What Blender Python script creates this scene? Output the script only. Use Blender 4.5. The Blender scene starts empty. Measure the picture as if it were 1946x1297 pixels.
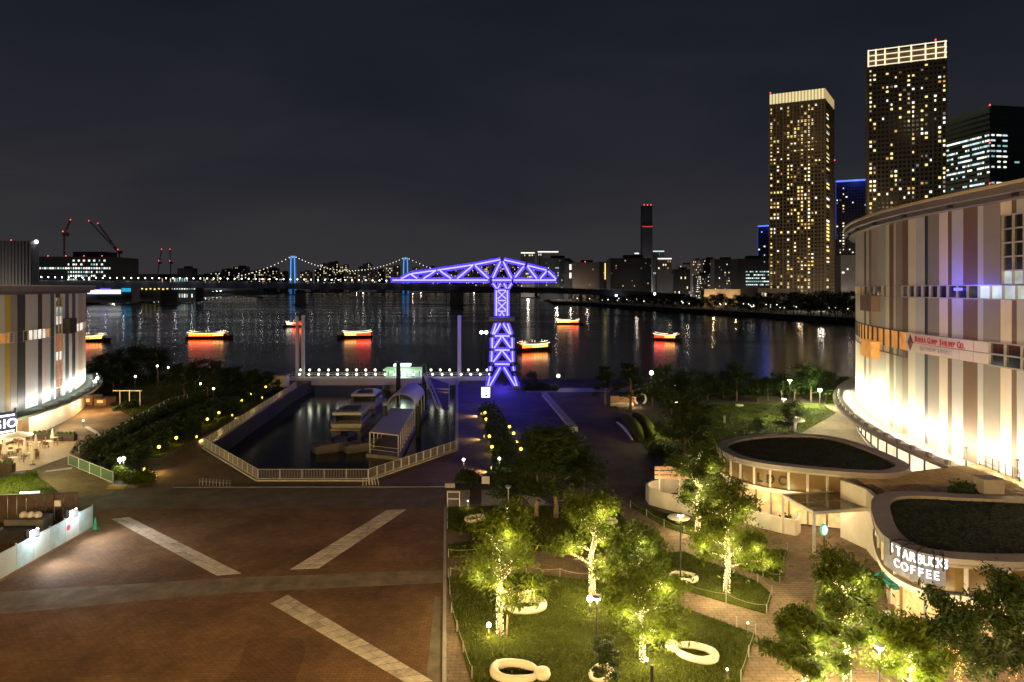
import bpy, math, random
import numpy as np
from mathutils import Vector, Matrix
from mathutils.geometry import tessellate_polygon
R = math.radians
random.seed(7); rng = np.random.default_rng(7)
scene = bpy.context.scene
COL = scene.collection

# ---------------------------------------------------------------- camera, sky, weak ambient sun, exposure
HC, FP, CX, HY = 20.0, 1297.0, 973.0, 548.0      # eye height, focal length in photo pixels, principal column, horizon row
cam = bpy.data.cameras.new('camera'); cam.sensor_width = 36; cam.lens = 36*FP/1946
cam.shift_y = -(648.5-HY)/1946; cam.clip_start = .5; cam.clip_end = 20000
co = bpy.data.objects.new('camera', cam); COL.objects.link(co); co.location = (0, 0, HC); co.rotation_euler = (R(90), 0, 0)
scene.camera = co

w = bpy.data.worlds.new('World'); scene.world = w; w.use_nodes = True
nt = w.node_tree; nt.nodes.clear()
def N(t, **k):
    n = nt.nodes.new(t)
    for a, b in k.items(): setattr(n, a, b)
    return n
out = N('ShaderNodeOutputWorld'); add = N('ShaderNodeAddShader')
sky = N('ShaderNodeTexSky', sky_type='NISHITA', sun_disc=False, sun_elevation=R(-4), sun_rotation=R(140))
bg1 = N('ShaderNodeBackground'); bg1.inputs[1].default_value = .05
nt.links.new(sky.outputs[0], bg1.inputs[0])
# the city's glow on the cloud base: grey and warm near the horizon, navy overhead
tc = N('ShaderNodeTexCoord'); sx = N('ShaderNodeSeparateXYZ'); nt.links.new(tc.outputs['Generated'], sx.inputs[0])
mp = N('ShaderNodeMapping'); mp.inputs['Scale'].default_value = (1.1, 1.1, 3.4); nt.links.new(tc.outputs['Generated'], mp.inputs[0])
nz = N('ShaderNodeTexNoise'); nz.inputs['Scale'].default_value = 1.5; nz.inputs['Detail'].default_value = 5; nz.inputs['Distortion'].default_value = .5
nt.links.new(mp.outputs[0], nz.inputs['Vector'])
m1 = N('ShaderNodeMath', operation='MULTIPLY_ADD'); m1.inputs[1].default_value = .44; nt.links.new(nz.outputs[0], m1.inputs[0])
m0 = N('ShaderNodeMath', operation='SUBTRACT'); m0.inputs[1].default_value = .22; nt.links.new(sx.outputs[2], m0.inputs[0]); nt.links.new(m0.outputs[0], m1.inputs[2])
rp = N('ShaderNodeValToRGB'); e = rp.color_ramp.elements
e[0].position = 0; e[0].color = (.0350, .0325, .0345, 1); e[1].position = .46; e[1].color = (.0075, .0092, .0140, 1)
for p, c in ((.08, (.032, .0305, .0335)), (.2, (.0205, .0212, .0280)), (.32, (.0118, .0138, .0210))):
    q = e.new(p); q.color = (*c, 1)
nt.links.new(m1.outputs[0], rp.inputs[0])
bg2 = N('ShaderNodeBackground'); nt.links.new(rp.outputs[0], bg2.inputs[0]); bg2.inputs[1].default_value = 1.0
nt.links.new(bg1.outputs[0], add.inputs[0]); nt.links.new(bg2.outputs[0], add.inputs[1]); nt.links.new(add.outputs[0], out.inputs[0])

mo = bpy.data.lights.new('ambient_sun', 'SUN'); mo.energy = .015; mo.angle = R(20); mo.color = (1, .92, .82)  # weak sun lamp added only to lift the ambient base
moo = bpy.data.objects.new('ambient_sun', mo); COL.objects.link(moo); moo.rotation_euler = (R(40), 0, R(140))

scene.render.engine = 'CYCLES'
scene.view_settings.view_transform = 'Standard'; scene.view_settings.look = 'None'
scene.view_settings.exposure = 0; scene.view_settings.gamma = 1; scene.view_settings.use_curve_mapping = False
cy = scene.cycles
cy.use_denoising = True; cy.max_bounces = 5; cy.diffuse_bounces = 2; cy.glossy_bounces = 3; cy.transmission_bounces = 4
cy.transparent_max_bounces = 6; cy.sample_clamp_indirect = 4; cy.caustics_reflective = False; cy.caustics_refractive = False

# ---------------------------------------------------------------- helpers
def G(px, py, z=0.0):
    d = (HC-z)*FP/(py-HY); return Vector(((px-CX)*d/FP, d, z))
def P(px, py, d): return Vector(((px-CX)*d/FP, d, HC-(py-HY)*d/FP))
def Zt(py, d): return HC-(py-HY)*d/FP
def Gp(pts, z=0.0): return [G(a, b, z) for a, b in pts]

MATS = {}
def M(name, col, rough=.7, metal=0, var=.25, scale=3.0, bump=0.0, bscale=None, spec=.4, coat=0, ramp=None):
    """principled with a procedural colour variation and fine relief"""
    if name in MATS: return MATS[name]
    m = bpy.data.materials.new(name); m.use_nodes = True; t = m.node_tree; b = t.nodes['Principled BSDF']
    b.inputs['Roughness'].default_value = rough; b.inputs['Metallic'].default_value = metal
    b.inputs['Specular IOR Level'].default_value = spec; b.inputs['Coat Weight'].default_value = coat
    tcn = t.nodes.new('ShaderNodeTexCoord'); n = t.nodes.new('ShaderNodeTexNoise')
    n.inputs['Scale'].default_value = scale; n.inputs['Detail'].default_value = 6; n.inputs['Roughness'].default_value = .65
    t.links.new(tcn.outputs['Object'], n.inputs['Vector'])
    r = t.nodes.new('ShaderNodeValToRGB'); r.color_ramp.elements[0].position = .3; r.color_ramp.elements[1].position = .7
    lo = [max(0, c*(1-var)) for c in col]; hi = [min(1, c*(1+var)) for c in col]
    if ramp: lo, hi = ramp
    r.color_ramp.elements[0].color = (*lo, 1); r.color_ramp.elements[1].color = (*hi, 1)
    t.links.new(n.outputs[0], r.inputs[0]); t.links.new(r.outputs[0], b.inputs['Base Color'])
    if bump:
        n2 = t.nodes.new('ShaderNodeTexNoise'); n2.inputs['Scale'].default_value = bscale or scale*6; n2.inputs['Detail'].default_value = 4
        t.links.new(tcn.outputs['Object'], n2.inputs['Vector'])
        bp = t.nodes.new('ShaderNodeBump'); bp.inputs['Strength'].default_value = bump; bp.inputs['Distance'].default_value = .05
        t.links.new(n2.outputs[0], bp.inputs['Height']); t.links.new(bp.outputs[0], b.inputs['Normal'])
    MATS[name] = m; return m
def EM(name, col, s=1.0, sample=False, var=0.0, vscale=.6, lo=None):
    """something that gives off light; var: uneven brightness of a lit room behind glass"""
    if name in MATS: return MATS[name]
    m = bpy.data.materials.new(name); m.use_nodes = True; t = m.node_tree; b = t.nodes['Principled BSDF']
    b.inputs['Base Color'].default_value = (*[min(.8, c*.5) for c in col], 1); b.inputs['Roughness'].default_value = .3
    b.inputs['Emission Color'].default_value = (*col, 1); b.inputs['Emission Strength'].default_value = s
    if var:
        tcn = t.nodes.new('ShaderNodeTexCoord'); n = t.nodes.new('ShaderNodeTexNoise'); n.inputs['Scale'].default_value = vscale; n.inputs['Detail'].default_value = 3
        t.links.new(tcn.outputs['Object'], n.inputs['Vector'])
        r = t.nodes.new('ShaderNodeValToRGB'); r.color_ramp.elements[0].position = .5-.3*var; r.color_ramp.elements[1].position = .5+.25*var
        r.color_ramp.elements[0].color = (*(lo or [c*.12 for c in col]), 1); r.color_ramp.elements[1].color = (*col, 1)
        t.links.new(n.outputs[0], r.inputs[0]); t.links.new(r.outputs[0], b.inputs['Emission Color'])
    m.cycles.emission_sampling = 'AUTO' if sample else 'NONE'
    MATS[name] = m; return m

class MB:
    """collects shapes and links them as ONE mesh object"""
    def __init__(s): s.v = []; s.f = []; s.mi = []; s.k = 0
    def add(s, vs, fs):
        o = len(s.v); s.v += [tuple(q) for q in vs]; s.f += [[i+o for i in q] for q in fs]; s.mi += [s.k]*len(fs); return s
    def quad(s, a, b, c, d): return s.add([a, b, c, d], [(0, 1, 2, 3)])
    def box(s, c, d, rz=0, m=None):
        x, y, z = (q/2 for q in d); vs = [Vector((i, j, k)) for i in (-x, x) for j in (-y, y) for k in (-z, z)]
        if rz: r = Matrix.Rotation(rz, 3, 'Z'); vs = [r @ v for v in vs]
        c = Vector(c); return s.add([v+c for v in vs], [(0, 1, 3, 2), (4, 6, 7, 5), (0, 4, 5, 1), (2, 3, 7, 6), (0, 2, 6, 4), (1, 5, 7, 3)])
    def beam(s, p, q, wd, ht=None, up=(0, 0, 1)):
        p, q = Vector(p), Vector(q); d = (q-p)
        if d.length < 1e-6: return s
        d.normalize(); u = Vector(up)
        if abs(d.dot(u)) > .98: u = Vector((0, 1, 0))
        a = d.cross(u).normalized()*wd/2; b = a.cross(d).normalized()*(ht or wd)/2
        vs = [p-a-b, p+a-b, p+a+b, p-a+b, q-a-b, q+a-b, q+a+b, q-a+b]
        return s.add(vs, [(3, 2, 1, 0), (4, 5, 6, 7), (0, 1, 5, 4), (1, 2, 6, 5), (2, 3, 7, 6), (3, 0, 4, 7)])
    def path(s, pts, rad, n=6, close=False, caps=True):
        pts = [Vector(p) for p in pts]; L = len(pts); rad = rad if hasattr(rad, '__len__') else [rad]*L
        vs = []; fs = []; pu = None
        for i, p in enumerate(pts):
            a = pts[(i-1) % L] if (close or i) else p; b = pts[(i+1) % L] if (close or i < L-1) else p
            t = (b-a).normalized(); u = pu if pu is not None else (Vector((0, 0, 1)) if abs(t.z) < .9 else Vector((1, 0, 0)))
            u = (u-t*u.dot(t)); u = u.normalized() if u.length > 1e-5 else t.orthogonal().normalized(); pu = u; v = t.cross(u)
            for k in range(n):
                an = 2*math.pi*k/n; vs.append(p+(u*math.cos(an)+v*math.sin(an))*rad[i])
        for i in range(L if close else L-1):
            j = (i+1) % L
            for k in range(n): fs.append((i*n+k, i*n+(k+1) % n, j*n+(k+1) % n, j*n+k))
        if not close and caps: fs += [tuple(range(n))[::-1], tuple(range((L-1)*n, L*n))]
        return s.add(vs, fs)
    def tube(s, p, q, r1, r2=None, n=8): return s.path([p, q], [r1, r1 if r2 is None else r2], n)
    def lathe(s, prof, c=(0, 0, 0), n=16):
        c = Vector(c); vs = []; fs = []
        for r, z in prof:
            for k in range(n): an = 2*math.pi*k/n; vs.append(c+Vector((r*math.cos(an), r*math.sin(an), z)))
        for i in range(len(prof)-1):
            for k in range(n): fs.append((i*n+k, i*n+(k+1) % n, (i+1)*n+(k+1) % n, (i+1)*n+k))
        fs += [tuple(range(n))[::-1], tuple(range((len(prof)-1)*n, len(prof)*n))]
        return s.add(vs, fs)
    def ball(s, c, r, n=8, sz=1): return s.lathe([(r*math.sin(math.pi*i/n)+1e-4, -r*sz*math.cos(math.pi*i/n)) for i in range(n+1)], c, n)
    def poly(s, loops, z=None):
        """flat sheet of an outline (with holes)"""
        loops = [[Vector((p[0], p[1], p[2] if z is None else z)) for p in l] for l in loops]
        fl = [p for l in loops for p in l]; tr = tessellate_polygon(loops)
        t2 = []
        for a, b, c in tr:
            n = (fl[b]-fl[a]).cross(fl[c]-fl[a]); t2.append((a, b, c) if n.z > 0 else (a, c, b))
        return s.add(fl, t2)
    def prism(s, pts, z0, z1, top=True, bot=False):
        n = len(pts); ar = sum(pts[i][0]*pts[(i+1) % n][1]-pts[(i+1) % n][0]*pts[i][1] for i in range(n))
        if ar < 0: pts = pts[::-1]
        lo = [Vector((p[0], p[1], z0)) for p in pts]; hi = [Vector((p[0], p[1], z1)) for p in pts]
        s.add(lo+hi, [(i, (i+1) % n, n+(i+1) % n, n+i) for i in range(n)])
        if top: s.poly([hi])
        if bot: s.poly([lo])
        return s
    def ring(s, outer, inner, z0, z1):
        """a rim between two outlines of equal point count"""
        n = len(outer)
        v = [Vector((p[0], p[1], z)) for z in (z0, z1) for p in outer]+[Vector((p[0], p[1], z)) for z in (z0, z1) for p in inner]
        f = []
        for i in range(n):
            j = (i+1) % n
            f += [(i, j, n+j, n+i), (n+i, n+j, 3*n+j, 3*n+i), (2*n+j, 2*n+i, 3*n+i, 3*n+j), (j, i, 2*n+i, 2*n+j)]
        return s.add(v, f)
    def build(s, name, mat, parent=None, world=True, smooth=False, kind=None):
        me = bpy.data.meshes.new(name); vs = s.v
        if parent is not None and world:
            o = Vector((0, 0, 0)); q = parent
            while q: o += q.location; q = q.parent
            vs = [(a-o.x, b-o.y, c-o.z) for a, b, c in vs]
        me.from_pydata(vs, [], s.f)
        for m in (mat if isinstance(mat, (list, tuple)) else [mat]): me.materials.append(m)
        if isinstance(mat, (list, tuple)) and len(mat) > 1: me.polygons.foreach_set('material_index', s.mi)
        if smooth: me.polygons.foreach_set('use_smooth', [True]*len(s.f))
        me.update(); return link(name, me, parent, kind)
def link(name, me, parent=None, kind=None):
    o = bpy.data.objects.new(name, me); COL.objects.link(o); o.parent = parent
    if kind: o['kind'] = kind
    return o
def tag(o, label, cat, group=None, kind=None):
    o['label'] = label; o['category'] = cat
    if group: o['group'] = group
    if kind: o['kind'] = kind
    return o
def thing(name, label, cat, loc=(0, 0, 0), rz=0, group=None):
    o = bpy.data.objects.new(name, None); COL.objects.link(o); o.location = Vector(loc); o.rotation_euler = (0, 0, rz)
    o.empty_display_size = .2
    return tag(o, label, cat, group)
def settle(o):
    """move a single mesh built in place so that its origin is at its own base"""
    vs = [v.co for v in o.data.vertices]
    c = Vector(((min(v.x for v in vs)+max(v.x for v in vs))/2, (min(v.y for v in vs)+max(v.y for v in vs))/2, min(v.z for v in vs)))
    o.data.transform(Matrix.Translation(-c)); o.location = c; return o
def dup(root, loc, rz=None, label=None, scale=None):
    r = root.copy(); COL.objects.link(r); r.location = Vector(loc)
    if rz is not None: r.rotation_euler = (0, 0, rz)
    if label: r['label'] = label
    if scale: r.scale = (scale,)*3 if not hasattr(scale, '__len__') else scale
    for ch in list(root.children):
        c = ch.copy(); COL.objects.link(c); c.parent = r
        for g in list(ch.children):
            d = g.copy(); COL.objects.link(d); d.parent = c
    return r
def lamp(name, loc, power, col, parent=None, kind='POINT', size=.15, target=None, cone=90, blend=.6):
    l = bpy.data.lights.new(name, kind); l.energy = power; l.color = col
    if kind == 'AREA': l.size = size
    else: l.shadow_soft_size = size
    if kind == 'SPOT': l.spot_size = R(cone); l.spot_blend = blend
    o = bpy.data.objects.new(name, l); COL.objects.link(o); loc = Vector(loc)
    if target is not None: o.rotation_euler = (Vector(target)-loc).to_track_quat('-Z', 'Y').to_euler()
    if parent is not None:
        q = parent; off = Vector((0, 0, 0))
        while q: off += q.location; q = q.parent
        o.parent = parent; loc = loc-off
    o.location = loc; return o
_gl = {}
def glyph(ch, mat, ext=.06, off=.015):
    k = (ch, mat.name, ext)
    if k not in _gl:
        c = bpy.data.curves.new('letter', 'FONT'); c.body = ch; c.extrude = ext; c.offset = off; c.align_x = 'CENTER'; c.size = 1.35
        t = bpy.data.objects.new('letter', c); COL.objects.link(t); bpy.context.view_layer.update()
        me = bpy.data.meshes.new_from_object(t.evaluated_get(bpy.context.evaluated_depsgraph_get())); bpy.data.objects.remove(t)
        me.materials.clear(); me.materials.append(mat); _gl[k] = me
    return _gl[k]
_o1 = 'zeroth first second third fourth fifth sixth seventh eighth ninth tenth eleventh twelfth thirteenth fourteenth fifteenth sixteenth seventeenth eighteenth nineteenth'.split()
def nth(i):
    if i < 20: return _o1[i]
    t = 'twent thirt fort fift sixt sevent'.split()[i//10-2]; return t+('ieth' if i % 10 == 0 else 'y-'+_o1[i % 10])
def letter(ch, mat, parent, loc, yaw, h, wd=None, ext=.06, name='letter', off=.015):
    """an upright letter whose face looks along -Y turned by yaw"""
    o = link(name, glyph(ch, mat, ext, off), parent)
    q = parent; o2 = Vector((0, 0, 0))
    while q: o2 += q.location; q = q.parent
    o.location = Vector(loc)-o2; o.rotation_euler = (R(90), 0, yaw); o.scale = (wd or h, h, 1); return o
def quads(name, C, U, V, mat, parent=None, kind=None):
    """many small four-sided faces in one mesh: centres C, half axes U, V (world or local as given)"""
    n = len(C); a = np.empty((n, 4, 3), np.float32); a[:, 0] = C-U-V*.35; a[:, 1] = C-V; a[:, 2] = C+U; a[:, 3] = C+V
    me = bpy.data.meshes.new(name); me.vertices.add(n*4); me.vertices.foreach_set('co', a.ravel())
    me.loops.add(n*4); me.loops.foreach_set('vertex_index', np.arange(n*4, dtype=np.int32))
    me.polygons.add(n); me.polygons.foreach_set('loop_start', np.arange(0, n*4, 4, dtype=np.int32))
    me.materials.append(mat); me.update(); me.validate()
    return link(name, me, parent, kind)

def leafmat(name, c1, c2, trans=.35):
    m = bpy.data.materials.new(name); m.use_nodes = True; t = m.node_tree; t.nodes.clear()
    o = t.nodes.new('ShaderNodeOutputMaterial'); mx = t.nodes.new('ShaderNodeMixShader'); d = t.nodes.new('ShaderNodeBsdfPrincipled'); tr = t.nodes.new('ShaderNodeBsdfTranslucent')
    g = t.nodes.new('ShaderNodeNewGeometry'); r = t.nodes.new('ShaderNodeValToRGB'); r.color_ramp.elements[0].color = (*c1, 1); r.color_ramp.elements[1].color = (*c2, 1)
    t.links.new(g.outputs['Random Per Island'], r.inputs[0]); t.links.new(r.outputs[0], d.inputs['Base Color']); t.links.new(r.outputs[0], tr.inputs[0])
    d.inputs['Roughness'].default_value = .55; d.inputs['Specular IOR Level'].default_value = .25; mx.inputs[0].default_value = trans
    t.links.new(d.outputs[0], mx.inputs[1]); t.links.new(tr.outputs[0], mx.inputs[2]); t.links.new(mx.outputs[0], o.inputs[0])
    return m

# ---------------------------------------------------------------- materials
def brickmat(name, c1, c2, mortar, wd, ht, bump=.5, rough=.8, spec=.25):
    m = bpy.data.materials.new(name); m.use_nodes = True; t = m.node_tree; b = t.nodes['Principled BSDF']
    b.inputs['Roughness'].default_value = rough; b.inputs['Specular IOR Level'].default_value = spec
    tcn = t.nodes.new('ShaderNodeTexCoord'); k = t.nodes.new('ShaderNodeTexBrick')
    k.inputs['Scale'].default_value = 1; k.inputs['Brick Width'].default_value = wd; k.inputs['Row Height'].default_value = ht
    k.inputs['Mortar Size'].default_value = min(wd, ht)*.075; k.inputs['Color1'].default_value = (*c1, 1); k.inputs['Color2'].default_value = (*c2, 1); k.inputs['Mortar'].default_value = (*mortar, 1)
    t.links.new(tcn.outputs['Object'], k.inputs['Vector'])
    n = t.nodes.new('ShaderNodeTexNoise'); n.inputs['Scale'].default_value = .16; n.inputs['Detail'].default_value = 8; n.inputs['Roughness'].default_value = .7
    t.links.new(tcn.outputs['Object'], n.inputs['Vector'])
    r = t.nodes.new('ShaderNodeValToRGB'); r.color_ramp.elements[0].position = .33; r.color_ramp.elements[1].position = .7
    r.color_ramp.elements[0].color = (.40, .38, .37, 1); r.color_ramp.elements[1].color = (1.25, 1.2, 1.12, 1)
    t.links.new(n.outputs[0], r.inputs[0])
    n2 = t.nodes.new('ShaderNodeTexNoise'); n2.inputs['Scale'].default_value = 1.7; n2.inputs['Detail'].default_value = 8; n2.inputs['Roughness'].default_value = .75
    t.links.new(tcn.outputs['Object'], n2.inputs['Vector'])
    r2 = t.nodes.new('ShaderNodeValToRGB'); r2.color_ramp.elements[0].position = .3; r2.color_ramp.elements[1].position = .72
    r2.color_ramp.elements[0].color = (.7, .7, .72, 1); r2.color_ramp.elements[1].color = (1.15, 1.12, 1.1, 1); t.links.new(n2.outputs[0], r2.inputs[0])
    mx = t.nodes.new('ShaderNodeMix'); mx.data_type = 'RGBA'; mx.blend_type = 'MULTIPLY'; mx.inputs[0].default_value = 1
    t.links.new(k.outputs[0], mx.inputs[6]); t.links.new(r.outputs[0], mx.inputs[7])
    mx2 = t.nodes.new('ShaderNodeMix'); mx2.data_type = 'RGBA'; mx2.blend_type = 'MULTIPLY'; mx2.inputs[0].default_value = 1
    t.links.new(mx.outputs[2], mx2.inputs[6]); t.links.new(r2.outputs[0], mx2.inputs[7]); t.links.new(mx2.outputs[2], b.inputs['Base Color'])
    bp = t.nodes.new('ShaderNodeBump'); bp.inputs['Strength'].default_value = bump; bp.inputs['Distance'].default_value = .02; bp.invert = True
    ad = t.nodes.new('ShaderNodeMath'); ad.operation = 'ADD'; t.links.new(k.outputs[1], ad.inputs[0]); t.links.new(n2.outputs[0], ad.inputs[1])
    t.links.new(ad.outputs[0], bp.inputs['Height']); t.links.new(bp.outputs[0], b.inputs['Normal'])
    MATS[name] = m; return m
brick_red = brickmat('red brick paving', (.245, .148, .074), (.195, .118, .059), (.115, .075, .045), .42, .21)
brick_tan = brickmat('tan paver', (.33, .24, .17), (.27, .20, .15), (.16, .12, .09), .6, .3)
brick_grey = brickmat('grey brown paving', (.16, .13, .105), (.13, .11, .09), (.08, .065, .055), .6, .6)
conc_band = M('band concrete', (.165, .135, .10), .8, var=.4, scale=.9, bump=.3, bscale=8)
asphalt = M('worn asphalt', (.115, .095, .075), .85, var=.4, scale=.5, bump=.4, bscale=14)
slab_a = M('pale granite slab', (.55, .49, .42), .7, var=.28, scale=1.8, bump=.2)
slab_b = M('worn granite slab', (.42, .37, .32), .75, var=.4, scale=2.4, bump=.2)
lawn_m = M('lawn soil and grass', (.055, .062, .009), .9, var=.45, scale=.8, bump=.8, bscale=30, spec=.1)
grass_m = leafmat('grass blades', (.042, .06, .006), (.095, .118, .012), .2)
conc = M('concrete', (.33, .31, .29), .8, var=.2, scale=1.5, bump=.2)
conc_d = M('dark concrete', (.12, .115, .11), .85, var=.3, scale=.6, bump=.2)
white = M('white paint', (.74, .72, .68), .45, var=.06, scale=2)
offwhite = M('off white render', (.62, .58, .52), .6, var=.1, scale=1.2, bump=.08)
steel = M('galvanised steel', (.45, .45, .44), .4, .7, var=.15)
steel_d = M('dark steel', (.06, .06, .065), .45, .6, var=.2)
black = M('black metal', (.02, .02, .022), .5, .3, var=.2)
wood = M('timber', (.3, .17, .09), .6, var=.3, scale=6)
bark = M('bark', (.16, .115, .075), .9, var=.4, scale=9, bump=.6)
dark_glass = M('dark glass', (.012, .014, .018), .08, 0, var=.3, spec=.8)
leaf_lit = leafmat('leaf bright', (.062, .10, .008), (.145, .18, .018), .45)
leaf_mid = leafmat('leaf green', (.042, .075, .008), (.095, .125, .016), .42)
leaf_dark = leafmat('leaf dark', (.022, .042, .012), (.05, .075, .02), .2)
far_wall = [M('far wall '+n, c, .8, var=.15, scale=.05) for n, c in (('grey', (.17, .17, .18)), ('brown', (.17, .14, .12)), ('slate', (.09, .1, .13)), ('dark', (.05, .05, .055)))]
WIN = dict(warm=EM('lit window warm', (1, .76, .34), 1.35), yellow=EM('lit window yellow', (1, .80, .24), 1.5), white=EM('lit window white', (.97, .95, .82), 1.45),
           cool=EM('lit window cool', (.7, .92, 1), .95), amber=EM('lit window amber', (1, .58, .2), .7), dim=EM('lit window dim', (.5, .36, .17), .3), teal=EM('lit window teal', (.45, .85, .85), .6), dimw=EM('lit window dim white', (.5, .5, .48), .35))
WHITE_LAMP = EM('lamp white', (1, .97, .88), 14, True); WARM_LAMP = EM('lamp warm', (1, .78, .38), 12, True); YEL_LAMP = EM('lamp yellow', (1, .68, .07), 4.5, True)
RED_LAMP = EM('lamp red', (1, .06, .04), 5)
# ---------------------------------------------------------------- the setting: ground, water, banks
ZW = -2.5
DOCK = Gp([(388, 852), (490, 914), (700, 914), (868, 856), (868, 733), (563, 737)])
SHORE = 150.0
LAND = [(-420, -30), (330, -30), (330, SHORE-1), (130, SHORE), (40, SHORE+2), (DOCK[4].x+.01, SHORE+2), (DOCK[4].x, DOCK[4].y), ]
# land outline with the dry dock cut in from the river side
def struct(o): o['kind'] = 'structure'; return o
outl = [(-420, -30), (330, -30), (330, SHORE), (60, SHORE+1), (DOCK[4].x, SHORE)] + [(p.x, p.y) for p in (DOCK[4], DOCK[3], DOCK[2], DOCK[1], DOCK[0], DOCK[5])] + [(DOCK[5].x, SHORE), (-150, SHORE+2), (-420, SHORE+8)]
struct(MB().poly([outl], 0).build('ground', brick_grey))
wl = MB()
for i in range(2, len(outl)-1):
    a, b = outl[i], outl[i+1]; wl.quad((*a, -4), (*b, -4), (*b, -.004), (*a, -.004))
struct(wl.build('quay_wall', M('wet quay stone', (.035, .034, .036), .7, var=.4, scale=.5, bump=.4)))
cp = MB()
for i in range(4, 10):
    a, b = Vector((*outl[i], .06)), Vector((*outl[i+1], .06)); cp.beam(a, b, .5, .16)
struct(cp.build('quay_coping', conc))

wm = bpy.data.materials.new('river water'); wm.use_nodes = True; t = wm.node_tree; b = t.nodes['Principled BSDF']
b.inputs['Base Color'].default_value = (.003, .0065, .012, 1); b.inputs['Roughness'].default_value = .25; b.inputs['IOR'].default_value = 1.33
tcn = t.nodes.new('ShaderNodeTexCoord'); mpn = t.nodes.new('ShaderNodeMapping'); mpn.inputs['Scale'].default_value = (.10, .26, 1); t.links.new(tcn.outputs['Object'], mpn.inputs[0])
n1 = t.nodes.new('ShaderNodeTexNoise'); n1.inputs['Scale'].default_value = 1; n1.inputs['Detail'].default_value = 2; n1.inputs['Roughness'].default_value = .55; n1.inputs['Distortion'].default_value = .4
t.links.new(mpn.outputs[0], n1.inputs['Vector'])
mpl = t.nodes.new('ShaderNodeMapping'); mpl.inputs['Scale'].default_value = (.006, .02, 1); t.links.new(tcn.outputs['Object'], mpl.inputs[0])
nl = t.nodes.new('ShaderNodeTexNoise'); nl.inputs['Scale'].default_value = 1; nl.inputs['Detail'].default_value = 3; t.links.new(mpl.outputs[0], nl.inputs['Vector'])
rl = t.nodes.new('ShaderNodeMapRange'); rl.inputs[1].default_value = .35; rl.inputs[2].default_value = .65; rl.inputs[3].default_value = .02; rl.inputs[4].default_value = .06; t.links.new(nl.outputs[0], rl.inputs[0])
bp = t.nodes.new('ShaderNodeBump'); bp.inputs['Distance'].default_value = .5; t.links.new(n1.outputs[0], bp.inputs['Height']); t.links.new(rl.outputs[0], bp.inputs['Strength']); t.links.new(bp.outputs[0], b.inputs['Normal'])
rr_ = t.nodes.new('ShaderNodeMapRange'); rr_.inputs[1].default_value = .35; rr_.inputs[2].default_value = .65; rr_.inputs[3].default_value = .15; rr_.inputs[4].default_value = .225; t.links.new(nl.outputs[0], rr_.inputs[0]); t.links.new(rr_.outputs[0], b.inputs['Roughness'])
struct(MB().poly([[(-9000, 40), (9000, 40), (9000, 9000), (-9000, 9000)]], ZW).build('river_water', wm))

# far banks
bank_m = M('far bank earth', (.03, .032, .03), .95, var=.4, scale=.05)
right_edge = [G(a, b, ZW) for a, b in ((1050, 579), (1120, 581.5), (1200, 588), (1350, 598), (1470, 606), (1640, 618))]
rb = [(p.x, p.y) for p in right_edge]
rbank = [(60, 3300), (60, 1100)] + rb + [(330, 330), (1800, 330), (1800, 3300)]
struct(MB().prism(rbank, -4, 1.2).build('far_bank', bank_m))
lbank = [(-2500, 700), (-640, 930), (G(165, 579, ZW).x, G(165, 579, ZW).y), (G(310, 571, ZW).x, G(310, 571, ZW).y), (-950, 2080), (-840, 2500), (-1500, 3300), (-3500, 3300)]
struct(MB().prism(lbank, -4, 1.4).build('far_bank', bank_m))
struct(MB().prism([(-9000, 3290), (-3000, 3300), (60, 3301), (9000, 3302), (9000, 9000), (-9000, 9000)], -4, 1).build('far_shore', bank_m))

# ---------------------------------------------------------------- plaza
def sheet(name, mat, pts, z): return struct(MB().poly([Gp(pts)], z).build(name, mat))
XR = 846
plaza = [(150, 968), (XR, 966), (XR, 1083), (838, 1300), (830, 1700), (-700, 1700), (-700, 1300), (-300, 1120), (0, 1010)]
sheet('brick_plaza', brick_red, plaza, .004)
struct(MB().poly([Gp([(150, 927), (XR, 927), (XR, 965.5), (150, 967.5), (100, 985), (60, 960)])], .004).build('service_road', asphalt))
band = MB(); up = [(-500, 1172), (0, 1126), (430, 1099), (XR, 1083)]; dn = [(XR, 1108), (430, 1128), (0, 1168), (-500, 1226)]
struct(band.poly([Gp(up+dn)], .008).build('paving_band', conc_band))
struct(MB().poly([Gp([(826, 1135), (838, 1135), (834, 1700), (770, 1700)])], .008).build('paving_edge_band', conc_band))
kerb = MB(); kerb.beam(G(846, 966)+Vector((0, 0, .03)), G(843, 1500)+Vector((0, 0, .03)), .22, .14); struct(kerb.build('kerb', conc))
kb = MB(); kb.beam(G(330, 927)+Vector((0, 0, .03)), G(846, 926)+Vector((0, 0, .03)), .25, .14); struct(kb.build('kerb', conc_d))

def strip(q, nl, nw):
    """a diagonal band of granite slabs let into the brick"""
    a, b, c, d = Gp(q)                 # a-b near end (left, right) ; d-c far end
    base = struct(MB().poly([[a, b, c, d]], .009).build('slab_strip', conc_d))
    for i in range(nl):
        for j in range(nw):
            def pt(u, v): return (a.lerp(d, u)).lerp(b.lerp(c, u), v)
            g = .006
            pp = [pt(i/nl+g*.5, j/nw+g*3), pt(i/nl+g*.5, (j+1)/nw-g*3), pt((i+1)/nl-g*.5, (j+1)/nw-g*3), pt((i+1)/nl-g*.5, j/nw+g*3)]
            MB().prism([(p.x, p.y) for p in pp], .011, .026+random.random()*.01).build('paving_slab', slab_a if random.random() < .72 else slab_b, base)
strip([(412, 1095), (460, 1091), (245, 983), (211, 987)], 14, 2)
strip([(550, 1083.5), (606, 1081), (773, 969), (735, 970)], 14, 2)
strip([(773, 1300), (824, 1296), (547, 1131), (513, 1148)], 16, 2)
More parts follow.
